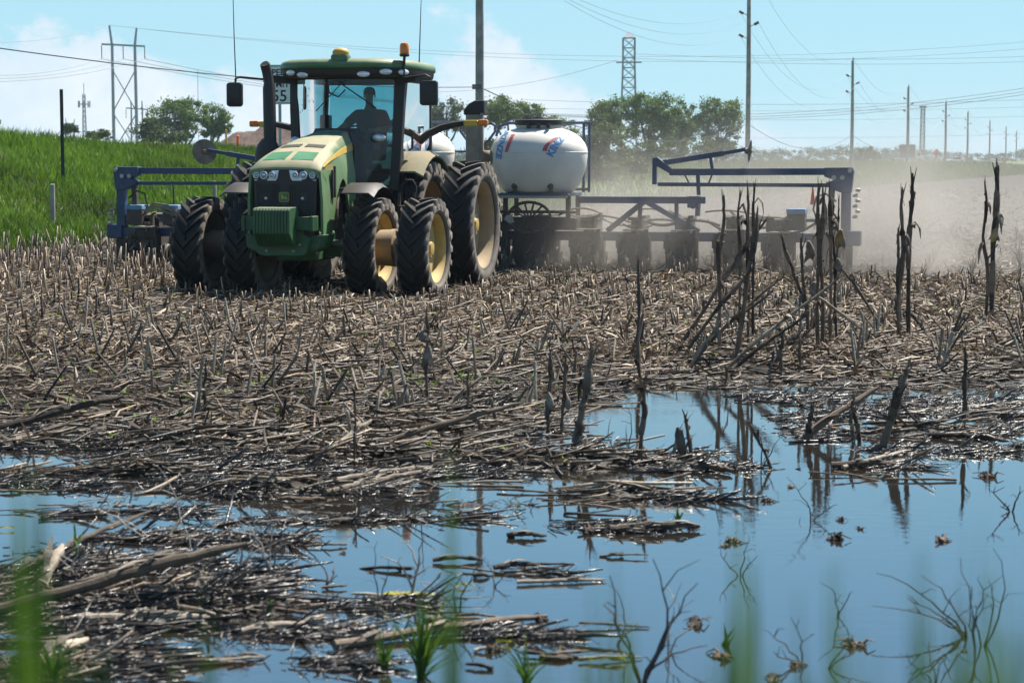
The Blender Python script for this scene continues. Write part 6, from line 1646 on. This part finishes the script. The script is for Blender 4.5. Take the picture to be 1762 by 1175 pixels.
# fallen stalks placed where they lie (ends, thickness in survey pixels, shade)
FALL = [
 ('thick grey branchlike stalk lying diagonally across the lower left debris', (-20, 1062), (425, 938), 22, 2, .10), ('pale stalk lying on the lower left debris bar', (138, 1072), (365, 1066), 15, 0, .05), ('pale stalk end sticking out from the lower left bar', (415, 1092), (568, 1074), 13, 0, .03), ('long pale stalk with root ball floating at bottom centre', (572, 1118), (940, 1062), 17, 0, .03), ('fat bleached stalk at the bottom left corner', (48, 1158), (150, 1106), 22, 0, .05),
 ('split pale stalk standing askew at the lower left', (68, 1025), (108, 942), 20, 0, .25), ('thin floating stalk in the middle of the open water', (890, 1006), (1042, 996), 7, 0, .01), ('short floating stalk left of the middle water', (745, 968), (830, 962), 8, 2, .01), ('small floating stalk piece in the open water', (872, 925), (940, 922), 9, 2, .01), ('floating stalk with curled root in the open water', (850, 982), (930, 972), 10, 2, .01),
 ('stalk lying before the root clump in the water centre', (1050, 916), (1205, 908), 14, 2, .02), ('pale stalk sloping across the left water edge', (560, 852), (760, 806), 10, 0, .04), ('long pale stalk lying under the tractor reflection', (580, 830), (745, 802), 9, 0, .04), ('dark stalk floating right of centre', (1180, 806), (1260, 812), 12, 1, .01), ('long stalk at the lower edge of the right debris bar', (1430, 806), (1545, 800), 12, 1, .02), ('pale thin stalk sloping over the right debris bar', (1450, 808), (1575, 772), 7, 0, .06),
 ('dark thick stalk climbing the right debris bar', (1382, 758), (1512, 668), 13, 1, .25), ('stalk lying at the right edge of the debris bar', (1600, 752), (1735, 760), 9, 2, .02), ('pale stalk in the left mud running to a tip', (0, 1000), (260, 880), 12, 2, .05), ('long brown stalk along the left shoreline', (0, 742), (215, 684), 13, 2, .10), ('dark stalk along the left shoreline', (0, 760), (240, 736), 12, 2, .03), ('pale long stalk in the middle stubble', (345, 745), (545, 718), 8, 0, .03),
 ('pale stalk pointing up right in the middle shallows', (575, 775), (640, 725), 11, 0, .12), ('long grey stalk sloping in the middle shallows', (640, 770), (900, 695), 10, 2, .10), ('pale split stalk at the shallows left of open water', (760, 712), (830, 650), 8, 0, .12), ('long pale stalk lying across the left stubble', (365, 652), (540, 690), 6, 0, .03), ('grey stalk in the near left stubble', (230, 680), (440, 720), 7, 2, .03), ('bright stalk low in the right stubble', (1560, 715), (1762, 690), 7, 0, .02),
]
def fallen(label, a, b, wpx, dark, lift, seed, group='fallen stalks by the water'):
    A = wz(*a); A.z += .01; k = A.y / FPX; r = wpx * k / 2
    B = wz(b[0], min(1174, b[1] + (4 if lift < .08 else 0)))
    if lift > .08: B = at(b[0], b[1], A.y + .25)
    if abs(B.y - A.y) > 2.5: B = at(b[0], b[1], A.y + 1.2)
    B.z = max(B.z, WATER_Z + r * .5); c = (A + B) / 2; o = empty('fallen_stalk', c); tag(o, label, 'corn stalk', group); mt = (M_so_pale, M_so_dark, M_so_mid)[dark]
    m, Q_ = stalk_mesh('stem', [A - c + Vector((0, 0, r * .5)), Vector((0, 0, r * .6)) + Vector((0, random.uniform(-.02, .02), random.uniform(0, .02))), B - c + Vector((0, 0, r * .5))], r, mt, seed, .75, n=9); m.build('stem', mt, o, smooth=True)
    rs = random.Random(seed)
    for j in range(2):
        i0 = rs.randint(2, 10); p = Q_[i0]; d_ = (Q_[i0 + 1] - Q_[i0]).normalized(); sd_ = d_.cross(Vector((0, 0, 1))); ln = rs.uniform(4, 9) * r
        ml = MB(); c4 = [p + Vector((0, 0, r)), p + d_ * ln * .4 + sd_ * r * rs.uniform(-1, 1) + Vector((0, 0, r * 1.6)), p + d_ * ln + sd_ * r * rs.uniform(-3, 3) + Vector((0, 0, r * rs.uniform(.1, 2)))]
        vs = []
        for q, w_ in zip(c4, (r * .8, r * .9, r * .15)): vs += [q - sd_ * w_, q + sd_ * w_]
        ml.add(vs, [(0, 1, 3, 2), (2, 3, 5, 4)]); ml.build('leaf', M_husk if dark != 1 else M_so_dark, o, solid=.002)
    return o
for i, a in enumerate(FALL): fallen(*a, 300 + i)
# the many drift stalks left by the flood, in wash lines that run across the view
DR = []
for v in range(10):
    rs = random.Random(900 + v); ln = 1.0; rr = rs.uniform(.012, .02)
    m, _ = stalk_mesh('stem', [(-.5, 0, .0), (-.2, rs.uniform(-.012, .012), rs.uniform(0, .012)), (.2, rs.uniform(-.012, .012), rs.uniform(0, .012)), (.5, rs.uniform(-.02, .02), rs.uniform(-.005, .012))], rr, None, 900 + v, .7, n=7)
    DR.append(m.mesh('drift_stalk', (M_so_mid, M_so_dark, M_so_mid, M_so_dark, M_so_pale)[v % 5], True))
g = np.random.default_rng(55); cnt = 0; tries = 0
while cnt < 270 and tries < 9000:
    tries += 1
    px, py = g.uniform(-30, 1790), g.uniform(665, 1150)
    p = wz(px, py); hgt = hz(p.x, p.y)
    band = vnoise(np.array([px * .004]), np.array([py * .05]), 14, 2)[0]
    openw = hgt < WATER_Z - .03
    if openw and (band < .63 or (px > 1080 and py > 790 and band < .85)): continue
    if not openw and band < .40: continue
    k = p.y / FPX; ln = float(g.uniform(.12, .62)) * (.6 if py > 900 else 1)
    o = link('drift_stalk', DR[cnt % 10], None, (p.x, p.y, max(hgt, WATER_Z) + .012)); s_ = float(g.uniform(.6, 1.1))
    o.scale = (ln, s_ * .62, s_ * .62); o.rotation_euler = (0, float(g.normal(0, .05)), float(g.normal(.05, .30)) + (math.pi if g.uniform() < .5 else 0))
    where = ('on the mud bar' if not openw else 'floating on the water') + (' at the left' if px < 600 else ' in the middle' if px < 1100 else ' at the right')
    shade_ = ('brown', 'blackened', 'brown', 'blackened', 'pale')[cnt % 10 % 5]; size_ = 'long' if ln > .4 else 'short'; where = size_ + ' ' + shade_ + ' corn stalk ' + where; tag(o, 'broken ' + where + (', near bottom' if py > 930 else ', far shore' if py < 790 else ''), 'drift stalk', 'drift ' + where + (', near bottom' if py > 930 else ', far shore' if py < 790 else '')); cnt += 1
# matted wash lines: what the flood left in strips across the water
BANDS = [(745, 10, 0, 560, 170), (768, 9, 0, 720, 210), (790, 9, 0, 560, 150), (812, 8, 150, 900, 230), (830, 7, 0, 380, 110), (846, 7, 150, 780, 210), (862, 7, 560, 1250, 190), (880, 7, 0, 430, 130), (896, 7, 380, 960, 170), (908, 6, 1000, 1210, 70), (932, 8, 130, 520, 120), (690, 8, 1080, 1762, 260), (712, 9, 1350, 1780, 200), (742, 11, 1370, 1780, 240), (772, 8, 1350, 1740, 140), (802, 5, 1170, 1290, 36), (803, 6, 1420, 1570, 50), (784, 9, 860, 1250, 190), (802, 8, 880, 1190, 130), (960, 18, -20, 330, 170), (1000, 24, -20, 470, 300), (1050, 22, -20, 440, 240), (1084, 9, 130, 610, 130), (1130, 30, -20, 450, 160), (1092, 9, 560, 960, 80), (1150, 12, 540, 780, 50), (1040, 8, 560, 740, 40), (720, 12, 560, 1020, 240), (985, 6, 830, 940, 20), (920, 12, 1000, 1060, 36)]
g = np.random.default_rng(66); PX_, PY_ = [], []
for yy, th, xa, xb_, n in BANDS:
    n = int(n * .8); u = g.uniform(0, 1, n * 2); xx = xa + (xb_ - xa) * u; keepb = vnoise(xx * .013, np.full(n * 2, yy * .37), 5, 2) > .44
    xx = xx[keepb]; PX_.append(xx); PY_.append(yy + g.normal(0, th * .55, len(xx)) + 6 * np.sin(xx * .009 + yy))
px_, py_ = np.concatenate(PX_), np.minimum(np.concatenate(PY_), 1185)
dyv = (587.5 - py_) / FPX; kk = (WATER_Z - CAM_H) / (-_s + dyv * _c); xw = (px_ - 881) / FPX * kk; yw = (_c + dyv * _s) * kk
def wash(x, y, lmin, lmax, r0, r1, seed, ang=.24, shade=.5, up=.02):
    g = np.random.default_rng(seed); n = len(x); z = surf(x, y); L_ = lmin + (lmax - lmin) * g.uniform(0, 1, n) ** 1.7; a = g.normal(0, ang, n); od = g.uniform(0, 1, n) < .16; a[od] = g.uniform(-1.5, 1.5, od.sum()); el = np.abs(g.normal(0, .10, n)); el[g.uniform(0, 1, n) < .08] += .5
    d = np.stack([np.cos(a) * np.cos(el), np.sin(a) * np.cos(el), np.sin(el)], 1); k = np.linspace(0, 1, 5); r = g.uniform(r0, r1, n)
    C = np.stack([x, y, z + g.uniform(-.004, up, n)], 1)[:, None, :] + d[:, None, :] * (L_[:, None] * (k - .45)[None, :])[:, :, None]
    C += g.normal(0, 1, (n, 5, 3)) * np.minimum(L_, .3)[:, None, None] * .018
    rad = r[:, None] * (1 + g.normal(0, .13, (n, 5))); rad[:, -1] *= .6
    V_, Q_, T_, ow = tubes(C, rad, 6); return V_, Q_, T_, (tints(n, g) * np.where(g.uniform(0, 1, (n, 1)) < .09, .7, shade * g.uniform(.12, .45, (n, 1))))[ow]
o = link('wash_line', fast_mesh('wash_line', *join([wash(xw, yw, .06, .62, .003, .0105, 1), wash(np.repeat(xw, 3) + g.normal(0, .12, len(xw) * 3), np.repeat(yw, 3) + g.normal(0, .06, len(xw) * 3), .03, .20, .0012, .005, 2, .9, .3, .035)]), M_wet)); tag(o, 'matted dark stalks and trash in strips across the flood water', 'plant debris', kind='stuff')
# floating clods of root and leaf in the open water
CL = []
for v in range(5):
    rs = random.Random(70 + v); m = MB()
    for k in range(12):
        a = rs.uniform(0, 6.28); r_ = rs.uniform(.3, 1); h_ = rs.uniform(.1, .5); m.tube([(rs.uniform(-.3, .3), rs.uniform(-.2, .2), -.05), (math.cos(a) * r_ * .6, math.sin(a) * r_ * .4, h_), (math.cos(a + .5) * r_, math.sin(a + .5) * r_ * .6, h_ * rs.uniform(-.1, .8))], [.10, .07, .03], 5)
    m.lathe([(.45, -.1), (.5, .05), (.3, .18), (.05, .25)], (0, 0, 0), 'z', 9, sy=.6)
    CL.append(m.mesh('root_clod', M_so_dark if v % 3 else M_so_mid, True))
for i, (px, py, s_, wd) in enumerate([(1436, 928, 24, 'ring shaped, below the right debris bar'), (1620, 930, 24, 'ring shaped, near the right edge'), (1262, 932, 20, 'left of the ring shaped clod'), (1246, 940, 11, 'smallest, left of the ring shaped clod'), (1480, 910, 11, 'right above the ring shaped clod'), (1445, 895, 12, 'under the right debris bar'), (1360, 838, 12, 'between the two right bars'), (1320, 862, 16, 'left under the right debris bar'), (1500, 785, 10, 'at the lower lip of the right bar'), (900, 975, 15, 'on the floating stalk in the centre'), (880, 925, 10, 'at the small floating stalk'), (1012, 915, 26, 'at the root clump in the water centre'), (1190, 910, 12, 'at the right end of the centre stalk'), (590, 952, 10, 'left in the water below the wash lines'), (1700, 820, 22, 'at the far right water'), (1750, 770, 20, 'at the right picture edge'), (930, 1066, 24, 'at the end of the long bottom stalk'), (850, 1120, 24, 'with green blades at bottom centre'), (965, 1122, 22, 'at bottom right of the long stalk'), (1470, 1110, 30, 'with a green leaf at bottom right'), (1195, 1075, 26, 'among twigs at bottom centre right'), (1240, 1130, 28, 'lowest among the twigs'), (1370, 1145, 20, 'at the bottom edge right'), (1660, 1120, 9, 'tiny, at bottom right'), (640, 985, 8, 'tiny, above the yellow leaves'), (1330, 1170, 22, 'cut by the bottom edge')]):
    p = wz(px, py); k = p.y / FPX; o = link('root_clod', CL[i % 5], None, (p.x, p.y, max(p.z, WATER_Z) + .0)); s_ *= 1.35; o.scale = (s_ * k, s_ * k, s_ * k * .75); o.rotation_euler = (0, 0, i * 1.3)
    tag(o, 'dark floating clod of roots ' + wd, 'root clod', 'floating root clods')

# ------------------------------------------------------------ dead twigs and green plants in the foreground
M_twig = obj_mat('bleached twig', (.25, .22, .19), (.55, .50, .45), .7)
M_twigd = obj_mat('dark twig', (.04, .03, .026), (.13, .105, .09), .8)
def twig(label, bx, by, tops, wpx, pale, seed, sub=2, group='dead twigs in the foreground'):
    b = wz(bx, by); k = b.y / FPX; r = wpx * k / 2 * .7; rs = random.Random(seed); o = empty('dead_twig', b); tag(o, label, 'twig', group); mt = M_twig if pale else M_twigd
    for (tx_, ty_) in tops:
        e = at(tx_, ty_, b.y + rs.uniform(-.12, .12)) - b; n = 7; pts = [Vector((0, 0, -.03))]; bow = Vector((rs.uniform(-.18, .18), rs.uniform(-.08, .08), rs.uniform(-.02, .12))) * e.length
        for i in range(1, n + 1):
            u = i / n; pts.append(e * u + bow * 4 * u * (1 - u) + Vector((rs.gauss(0, .018), rs.gauss(0, .018), rs.gauss(0, .012))) * e.length)
        m = MB(); m.tube(pts, [r * (1 - .75 * i / n) for i in range(n + 1)], 6)
        for j in range(sub):
            i0 = rs.randint(2, 5); q = pts[i0]; dv = Vector((rs.uniform(-1, 1), rs.uniform(-.4, .4), rs.uniform(.0, .8))) * e.length * .35
            m.tube([q, q + dv * .5 + Vector((rs.gauss(0, .02), 0, .02)), q + dv], [r * .45, r * .3, r * .12], 5)
        m.build('branch', mt, o, smooth=True)
    return o
TW = [('dark forked sapling with curved branches at bottom centre right', 1105, 1172, [(1120, 960), (1040, 1040), (1195, 1000), (1160, 1060), (1215, 1110), (1050, 985)], 9, 0),
 ('white forked twig standing on the yellow leaves', 706, 1030, [(728, 920), (690, 930), (760, 985), (655, 955)], 8, 1), ('thin pale curved twigs among the left debris', 470, 990, [(438, 862), (495, 880), (405, 890), (500, 900)], 5, 1), ('white hooked twig on the lower left debris', 125, 1000, [(148, 918), (100, 960), (165, 935)], 6, 1),
 ('pale twig pair rising from the left wash line', 330, 950, [(270, 800), (360, 870), (395, 893)], 5, 1), ('white bent twig beside the pale stalk end', 410, 985, [(398, 890), (440, 925), (480, 930)], 6, 1), ('long curved pale stem arching over the left water', 260, 930, [(125, 855), (205, 890), (300, 905)], 5, 1),
 ('tangle of thin dark twigs in the right water', 1665, 1095, [(1510, 985), (1560, 1030), (1500, 1040), (1600, 1060), (1585, 990)], 6, 0), ('slender upright twig right of the tangle', 1678, 1130, [(1648, 960), (1672, 1010), (1700, 1020)], 5, 0), ('rightmost upright twig in the water', 1690, 1110, [(1712, 940), (1722, 990), (1700, 1000)], 5, 0), ('small curled twig low right of centre', 1380, 1140, [(1310, 1080), (1360, 1060), (1330, 1120)], 5, 0), ('branching twig floating below the right debris bar', 1395, 895, [(1345, 965), (1350, 820), (1440, 868), (1380, 960)], 4, 0),
 ('fine dark twig standing left of the white forked twig', 650, 1040, [(648, 930), (668, 960)], 4, 0), ('dark slanting twig right of the white forked twig', 790, 1060, [(800, 985), (740, 1010), (835, 960)], 5, 0), ('bare twig cluster in the middle shallows', 1310, 805, [(1300, 730), (1340, 745)], 4, 0), ('pale twig at the lower centre by the dark sapling', 1060, 1110, [(1045, 1000), (1100, 1070)], 5, 1), ('thin stem leaning left of the drooping ear', 1070, 800, [(1075, 690), (1050, 720)], 4, 0), ('dark hooked twig at the bottom left bar', 560, 1010, [(540, 960), (575, 975)], 7, 0), ('small bent twig left in the centre water', 850, 1010, [(830, 960), (880, 985)], 4, 0), ('fine curled twig right of the centre water', 1275, 990, [(1240, 940), (1305, 955), (1290, 920)], 4, 0), ('pale hair thin twig arching by the dark sapling', 1150, 1120, [(1195, 1030), (1230, 1060), (1175, 1000)], 5, 1), ('thin twig pair below the ring shaped clod', 1440, 1060, [(1410, 1000), (1465, 1015)], 4, 0), ('small twig cluster at the right edge water', 1740, 880, [(1700, 840), (1755, 835), (1720, 870)], 5, 0), ('arched thin twig at bottom right of centre', 1420, 1150, [(1500, 1105), (1470, 1090)], 5, 0), ('dark twig fan at the far bottom right', 1610, 1170, [(1560, 1120), (1640, 1110), (1600, 1100)], 4, 0), ('upright dark splinter at the lower left', 190, 985, [(182, 930), (200, 932)], 9, 0)]
for i, a in enumerate(TW): twig(*a, seed=500 + i)
def plant(label, bx, by, blades_, seed, d=None, hi=(.11, .20, .02), lo=(.04, .09, .012), cat='grass tuft', group='green plants in the foreground', base_z=None, name='grass_tuft', wscale=1.0, broad=False):
    rs = random.Random(seed)
    if d is None: b = wz(bx, by)
    else:
        b = at(bx, by, d); b.z = hz(b.x, d)
    k = b.y / FPX; o = empty(name, b); tag(o, label, cat, group)
    for (tx_, ty_, wpx) in blades_:
        e = at(tx_, ty_, b.y + rs.uniform(-.05, .05)) - b; off_ = Vector((rs.uniform(-6, 6) * k, rs.uniform(-.03, .03), -.02)); n = 6; vs = []; a = rs.uniform(-.5, .5); wv = Vector((math.cos(a), math.sin(a), 0))
        for i in range(n + 1):
            u = i / n; c = off_ * (1 - u) + Vector((e.x * u ** 1.7, e.y * u, e.z * (u ** .9))); wd = wpx * k / 2 * wscale * ((.55 + .45 * math.sin(math.pi * min(1, u * 1.3))) * (1 - u ** 3) + .03)
            if broad: wd = wpx * k / 2 * (.15 + .95 * math.sin(math.pi * u) ** .8)
            vs += [c - wv * wd, c + Vector((0, wd * .35, 0)), c + wv * wd]
        c_ = rs.uniform(0, 1); m = MB(); m.add(vs, [(3 * i + j, 3 * i + j + 1, 3 * i + j + 4, 3 * i + j + 3) for i in range(n) for j in range(2)])
        me = m.mesh('blade', M_plant[rs.randint(0, 2)], True); link('blade', me, o)
    return o
def plain_leaf(name, c):
    t = NT(name); nz = t.noise(t.objco(), 14, 3); col = t.mix(nz, tuple(v * .7 for v in c), tuple(v * 1.3 for v in c)); b = t.bsdf(col, .5, 0, .35)
    tr = t.n('ShaderNodeBsdfTranslucent'); t.l(col, tr.inputs[0]); ms = t.n('ShaderNodeMixShader'); ms.inputs[0].default_value = .4
    t.l(b.outputs[0], ms.inputs[1]); t.l(tr.outputs[0], ms.inputs[2]); t.l(ms.outputs[0], t.out.inputs[0]); return t.m
M_plant = [plain_leaf('leaf green a', (.075, .16, .018)), plain_leaf('leaf green b', (.11, .20, .022)), plain_leaf('leaf green c', (.05, .11, .02))]
rs = random.Random(5)
def fan(cx, y0, y1, n, spread, w_=(5, 9)): return [(cx + rs.gauss(0, spread), rs.uniform(y0, y1), rs.uniform(*w_)) for _ in range(n)]
plant('upright green grass tuft at bottom centre left', 725, 1165, fan(735, 1005, 1130, 46, 44, (3, 6)), 1)
plant('sparse green blades left of the bottom centre tuft', 660, 1150, fan(660, 1050, 1120, 14, 20, (3, 5)), 2)
plant('short green sprigs right of the bottom centre tuft', 905, 1175, fan(900, 1075, 1150, 18, 40, (3, 6)), 3)
plant('green grass in the bottom left corner', 90, 1172, fan(90, 1075, 1150, 40, 60, (3, 6)), 4)
plant('small green blades on the lower left debris bar', 130, 960, fan(130, 890, 930, 4, 8, (4, 6)), 5)
plant('bright sprig at the right end of the centre bar', 1165, 900, fan(1172, 868, 885, 5, 10, (5, 8)), 6)
plant('green sprig on the lower left bar near its right end', 462, 1050, fan(465, 1020, 1040, 4, 7, (4, 7)), 7)
plant('green sprig by the dark sapling foot', 1245, 1110, fan(1255, 1070, 1095, 5, 12, (5, 8)), 8)
# tall roadside grass close to the lens
NEAR = [('blurred broad green leaves at the bottom right of centre', 1.9, [(1245, 1080, 34), (1330, 1120, 36), (1210, 1140, 30), (1385, 1150, 34)], 1290), ('blurred green leaves at the bottom of the centre', 2.0, [(880, 1110, 26), (930, 1140, 28), (1000, 1120, 24)], 950), ('blurred leaning grass at the right picture edge', 2.1, [(1640, 1040, 26), (1710, 1080, 30), (1760, 1020, 26)], 1700), ('blurred green leaves at the bottom left corner', 2.0, [(120, 1090, 30), (170, 1120, 26), (60, 1120, 30)], 110),
 ('blurred tall grass clump at the left edge nearest the camera', 2.6, [(30, 830, 26), (52, 790, 20), (18, 930, 24), (70, 960, 18), (44, 1010, 22)], 40), ('blurred tall stem in front of the left centre water', 2.9, [(770, 770, 12), (776, 900, 10)], 772), ('blurred pale green blades in front of the bottom centre', 2.7, [(1060, 940, 16), (1085, 1060, 20), (1040, 1090, 16)], 1068), ('blurred green stems in front of the right of centre water', 2.4, [(1275, 880, 20), (1300, 960, 26), (1255, 1040, 22)], 1285),
 ('blurred thick green stem right of centre', 2.3, [(1440, 960, 26), (1475, 1080, 24)], 1455), ('blurred bent grass at the right', 2.5, [(1585, 930, 16), (1690, 900, 14), (1640, 1000, 22)], 1615), ('blurred leafy stem near the right corner', 2.6, [(1730, 990, 22), (1755, 1080, 22)], 1738), ('blurred fine stem left of centre bottom', 3.0, [(345, 990, 12), (372, 1070, 12)], 358)]
for i, (lb, d, bl, cx) in enumerate(NEAR):
    bl = [(q[0] + rs.gauss(0, 26) * (t_ > 0), q[1] + rs.uniform(0, 90) * (t_ > 0), q[2]) for q in bl for t_ in range(4)]
    plant(lb, cx, 1400, bl, 40 + i, d=d * .62, cat='tall grass', group='tall grass close to the camera', name='tall_grass', wscale=2.6)
# seedlings scattered on the mud
xw, yw, g = field_pts(1500, 13.5, 40, 81); hw_ = height(xw, yw); ok = (hw_ > WATER_Z + .01) & (vnoise(xw * .8, yw * .8, 82, 2) > .5); xw, yw = xw[ok], yw[ok]; VV, QQ, CC = [], [], []; nb = 0
for X_w, Y_w in zip(xw, yw):
    zz0 = hz(X_w, Y_w)
    for j in range(4):
        a = random.uniform(0, 6.28); ln = random.uniform(.03, .075); d_ = Vector((math.cos(a), math.sin(a), random.uniform(.3, 1.2))).normalized(); sd_ = Vector((-math.sin(a), math.cos(a), 0)); p = Vector((X_w, Y_w, zz0 + .03))
        VV += [tuple(p), tuple(p + d_ * ln * .5 + sd_ * ln * .2), tuple(p + d_ * ln), tuple(p + d_ * ln * .5 - sd_ * ln * .2)]; QQ.append((nb, nb + 1, nb + 2, nb + 3)); CC += [(.10 + .05 * random.random(), .20 + .05 * random.random(), .02)] * 4; nb += 4
o = link('seedlings', fast_mesh('seedlings', VV, QQ, tint=np.array(CC), mats=M_grass)); tag(o, 'small bright green weed seedlings dotting the mud', 'seedlings', kind='stuff')
# yellow leaves floating
M_yl = plain_leaf('yellow leaf', (.42, .38, .04))
for i, (px, py, rx, ry, wd) in enumerate([(700, 1028, 50, 9, 'large patch of yellow leaves under the white forked twig'), (872, 832, 16, 3, 'small yellow leaf patch right of the wash lines'), (892, 872, 18, 3, 'small yellow leaf patch below the wash lines'), (800, 1010, 20, 3, 'thin yellow leaf in the open water'), (1140, 838, 14, 3, 'yellow leaf near the centre bar'), (10, 912, 20, 4, 'yellow leaf at the left picture edge'), (1040, 1140, 36, 5, 'dull yellow leaf at the bottom centre'), (865, 1108, 18, 5, 'yellow leaf by the bottom clods')]):
    p = wz(px, py); p.z = max(p.z, WATER_Z) + .012; k = p.y / FPX; m = MB(); n = 14; ay = gnd(px, py - ry, p.z).y - p.y
    for q in range(3 if rx > 30 else 1):
        ox = rs.uniform(-.5, .5) * rx * k * (q > 0); oy = rs.uniform(-.4, .4) * ay * (q > 0); vs = [(ox, oy, .012 + q * .004)]
        for j in range(n):
            a = 2 * math.pi * j / n; rr_ = rs.uniform(.6, 1.0) * (1 if q == 0 else .7); vs.append((ox + math.cos(a) * rx * k * rr_, oy + math.sin(a) * ay * rr_, rs.uniform(-.004, .012) + q * .004))
        m.add(vs, [(0, 1 + j, 1 + (j + 1) % n) for j in range(n)])
    o = m.build('floating_leaf', M_yl); o.location = p; tag(o, wd, 'leaf', 'yellow leaves floating')

# ------------------------------------------------------------ air: even haze round everything, and dust raised by the planter
def volume(name, mn, mx, label, color, density, aniso=0.0, node=None, rot=0.0, loc=(0, 0, 0)):
    m = MB(); m.span(mn[0], mx[0], mn[1], mx[1], mn[2], mx[2]); t = NT(name + ' air')
    v = t.n('ShaderNodeVolumePrincipled'); v.inputs['Color'].default_value = (*color, 1); v.inputs['Anisotropy'].default_value = aniso; v.inputs['Density'].default_value = density
    if node: t.l(node(t), v.inputs['Density'])
    t.l(v.outputs[0], t.out.inputs['Volume'])
    o = m.build(name, t.m); o.location = loc; o.rotation_euler = (0, 0, rot); tag(o, label, 'haze' if name == 'haze' else 'dust', kind='stuff'); return o, t
HZ, _ = volume('haze', (-3100, -320, -3.5), (3100, 3300, 36), 'pale summer haze over the whole scene', (.70, .86, 1.0), 0.00017, .2)

# DUST_PART
def dust_node(far):
    def node(t):
        co = t.objco(); sp = t.n('ShaderNodeSeparateXYZ'); t.l(co, sp.inputs[0]); x, y, z = sp.outputs
        nz = t.noise(co, .40 if not far else .16, 4, .6)
        bil = t.ramp(nz, .36, .66, .05, 1.9)
        back = t.math('MAXIMUM', y, 0.0)
        h = t.math('ADD', t.math('MULTIPLY', back, .030), t.math('ADD', t.math('MULTIPLY', nz, 2.3), -.1))
        zf = t.math('EXPONENT', t.math('MULTIPLY', t.math('POWER', t.math('DIVIDE', t.math('MAXIMUM', z, 0.0), h), 1.6), -1.0))
        if not far:
            den = t.math('MULTIPLY', t.math('EXPONENT', t.math('MULTIPLY', back, -.18)), .46)
            edge = t.math('MULTIPLY', t.math('MULTIPLY', t.ramp(x, -.8, 2.6), t.ramp(x, 8.2, 11.5, 1, 0)), t.math('MULTIPLY', t.ramp(y, -2.2, .3), t.ramp(y, 6.0, 10.5, 1, 0)))
        else:
            den = t.math('ADD', t.math('MULTIPLY', t.math('EXPONENT', t.math('MULTIPLY', back, -.028)), .044), .003)
            edge = t.math('MULTIPLY', t.math('MULTIPLY', t.ramp(x, -9, 8), t.ramp(x, 38, 62, 1, 0)), t.math('MULTIPLY', t.ramp(y, .6, 9), t.ramp(y, 30, 100, 1, 0)))
        return t.math('MULTIPLY', t.math('MULTIPLY', den, edge), t.math('MULTIPLY', zf, bil))
    return node
PO = tuple(PL.location)
for nm, mn, mx, far, rate, lb in (('dust_cloud', (-1.0, -2.7, -.25), (11.6, 10.6, 4.2), False, .45, 'brown dust boiling up round the row units of the planter'), ('dust_plume', (-9.5, .5, -.3), (63, 101, 9.0), True, .30, 'pale dust plume drifting over the field right of the planter')):
    o, t = volume(nm, mn, mx, lb, (.71, .66, .59), .01, .15, dust_node(far), -R(14), PO)
    t.m.cycles.volume_step_rate = rate
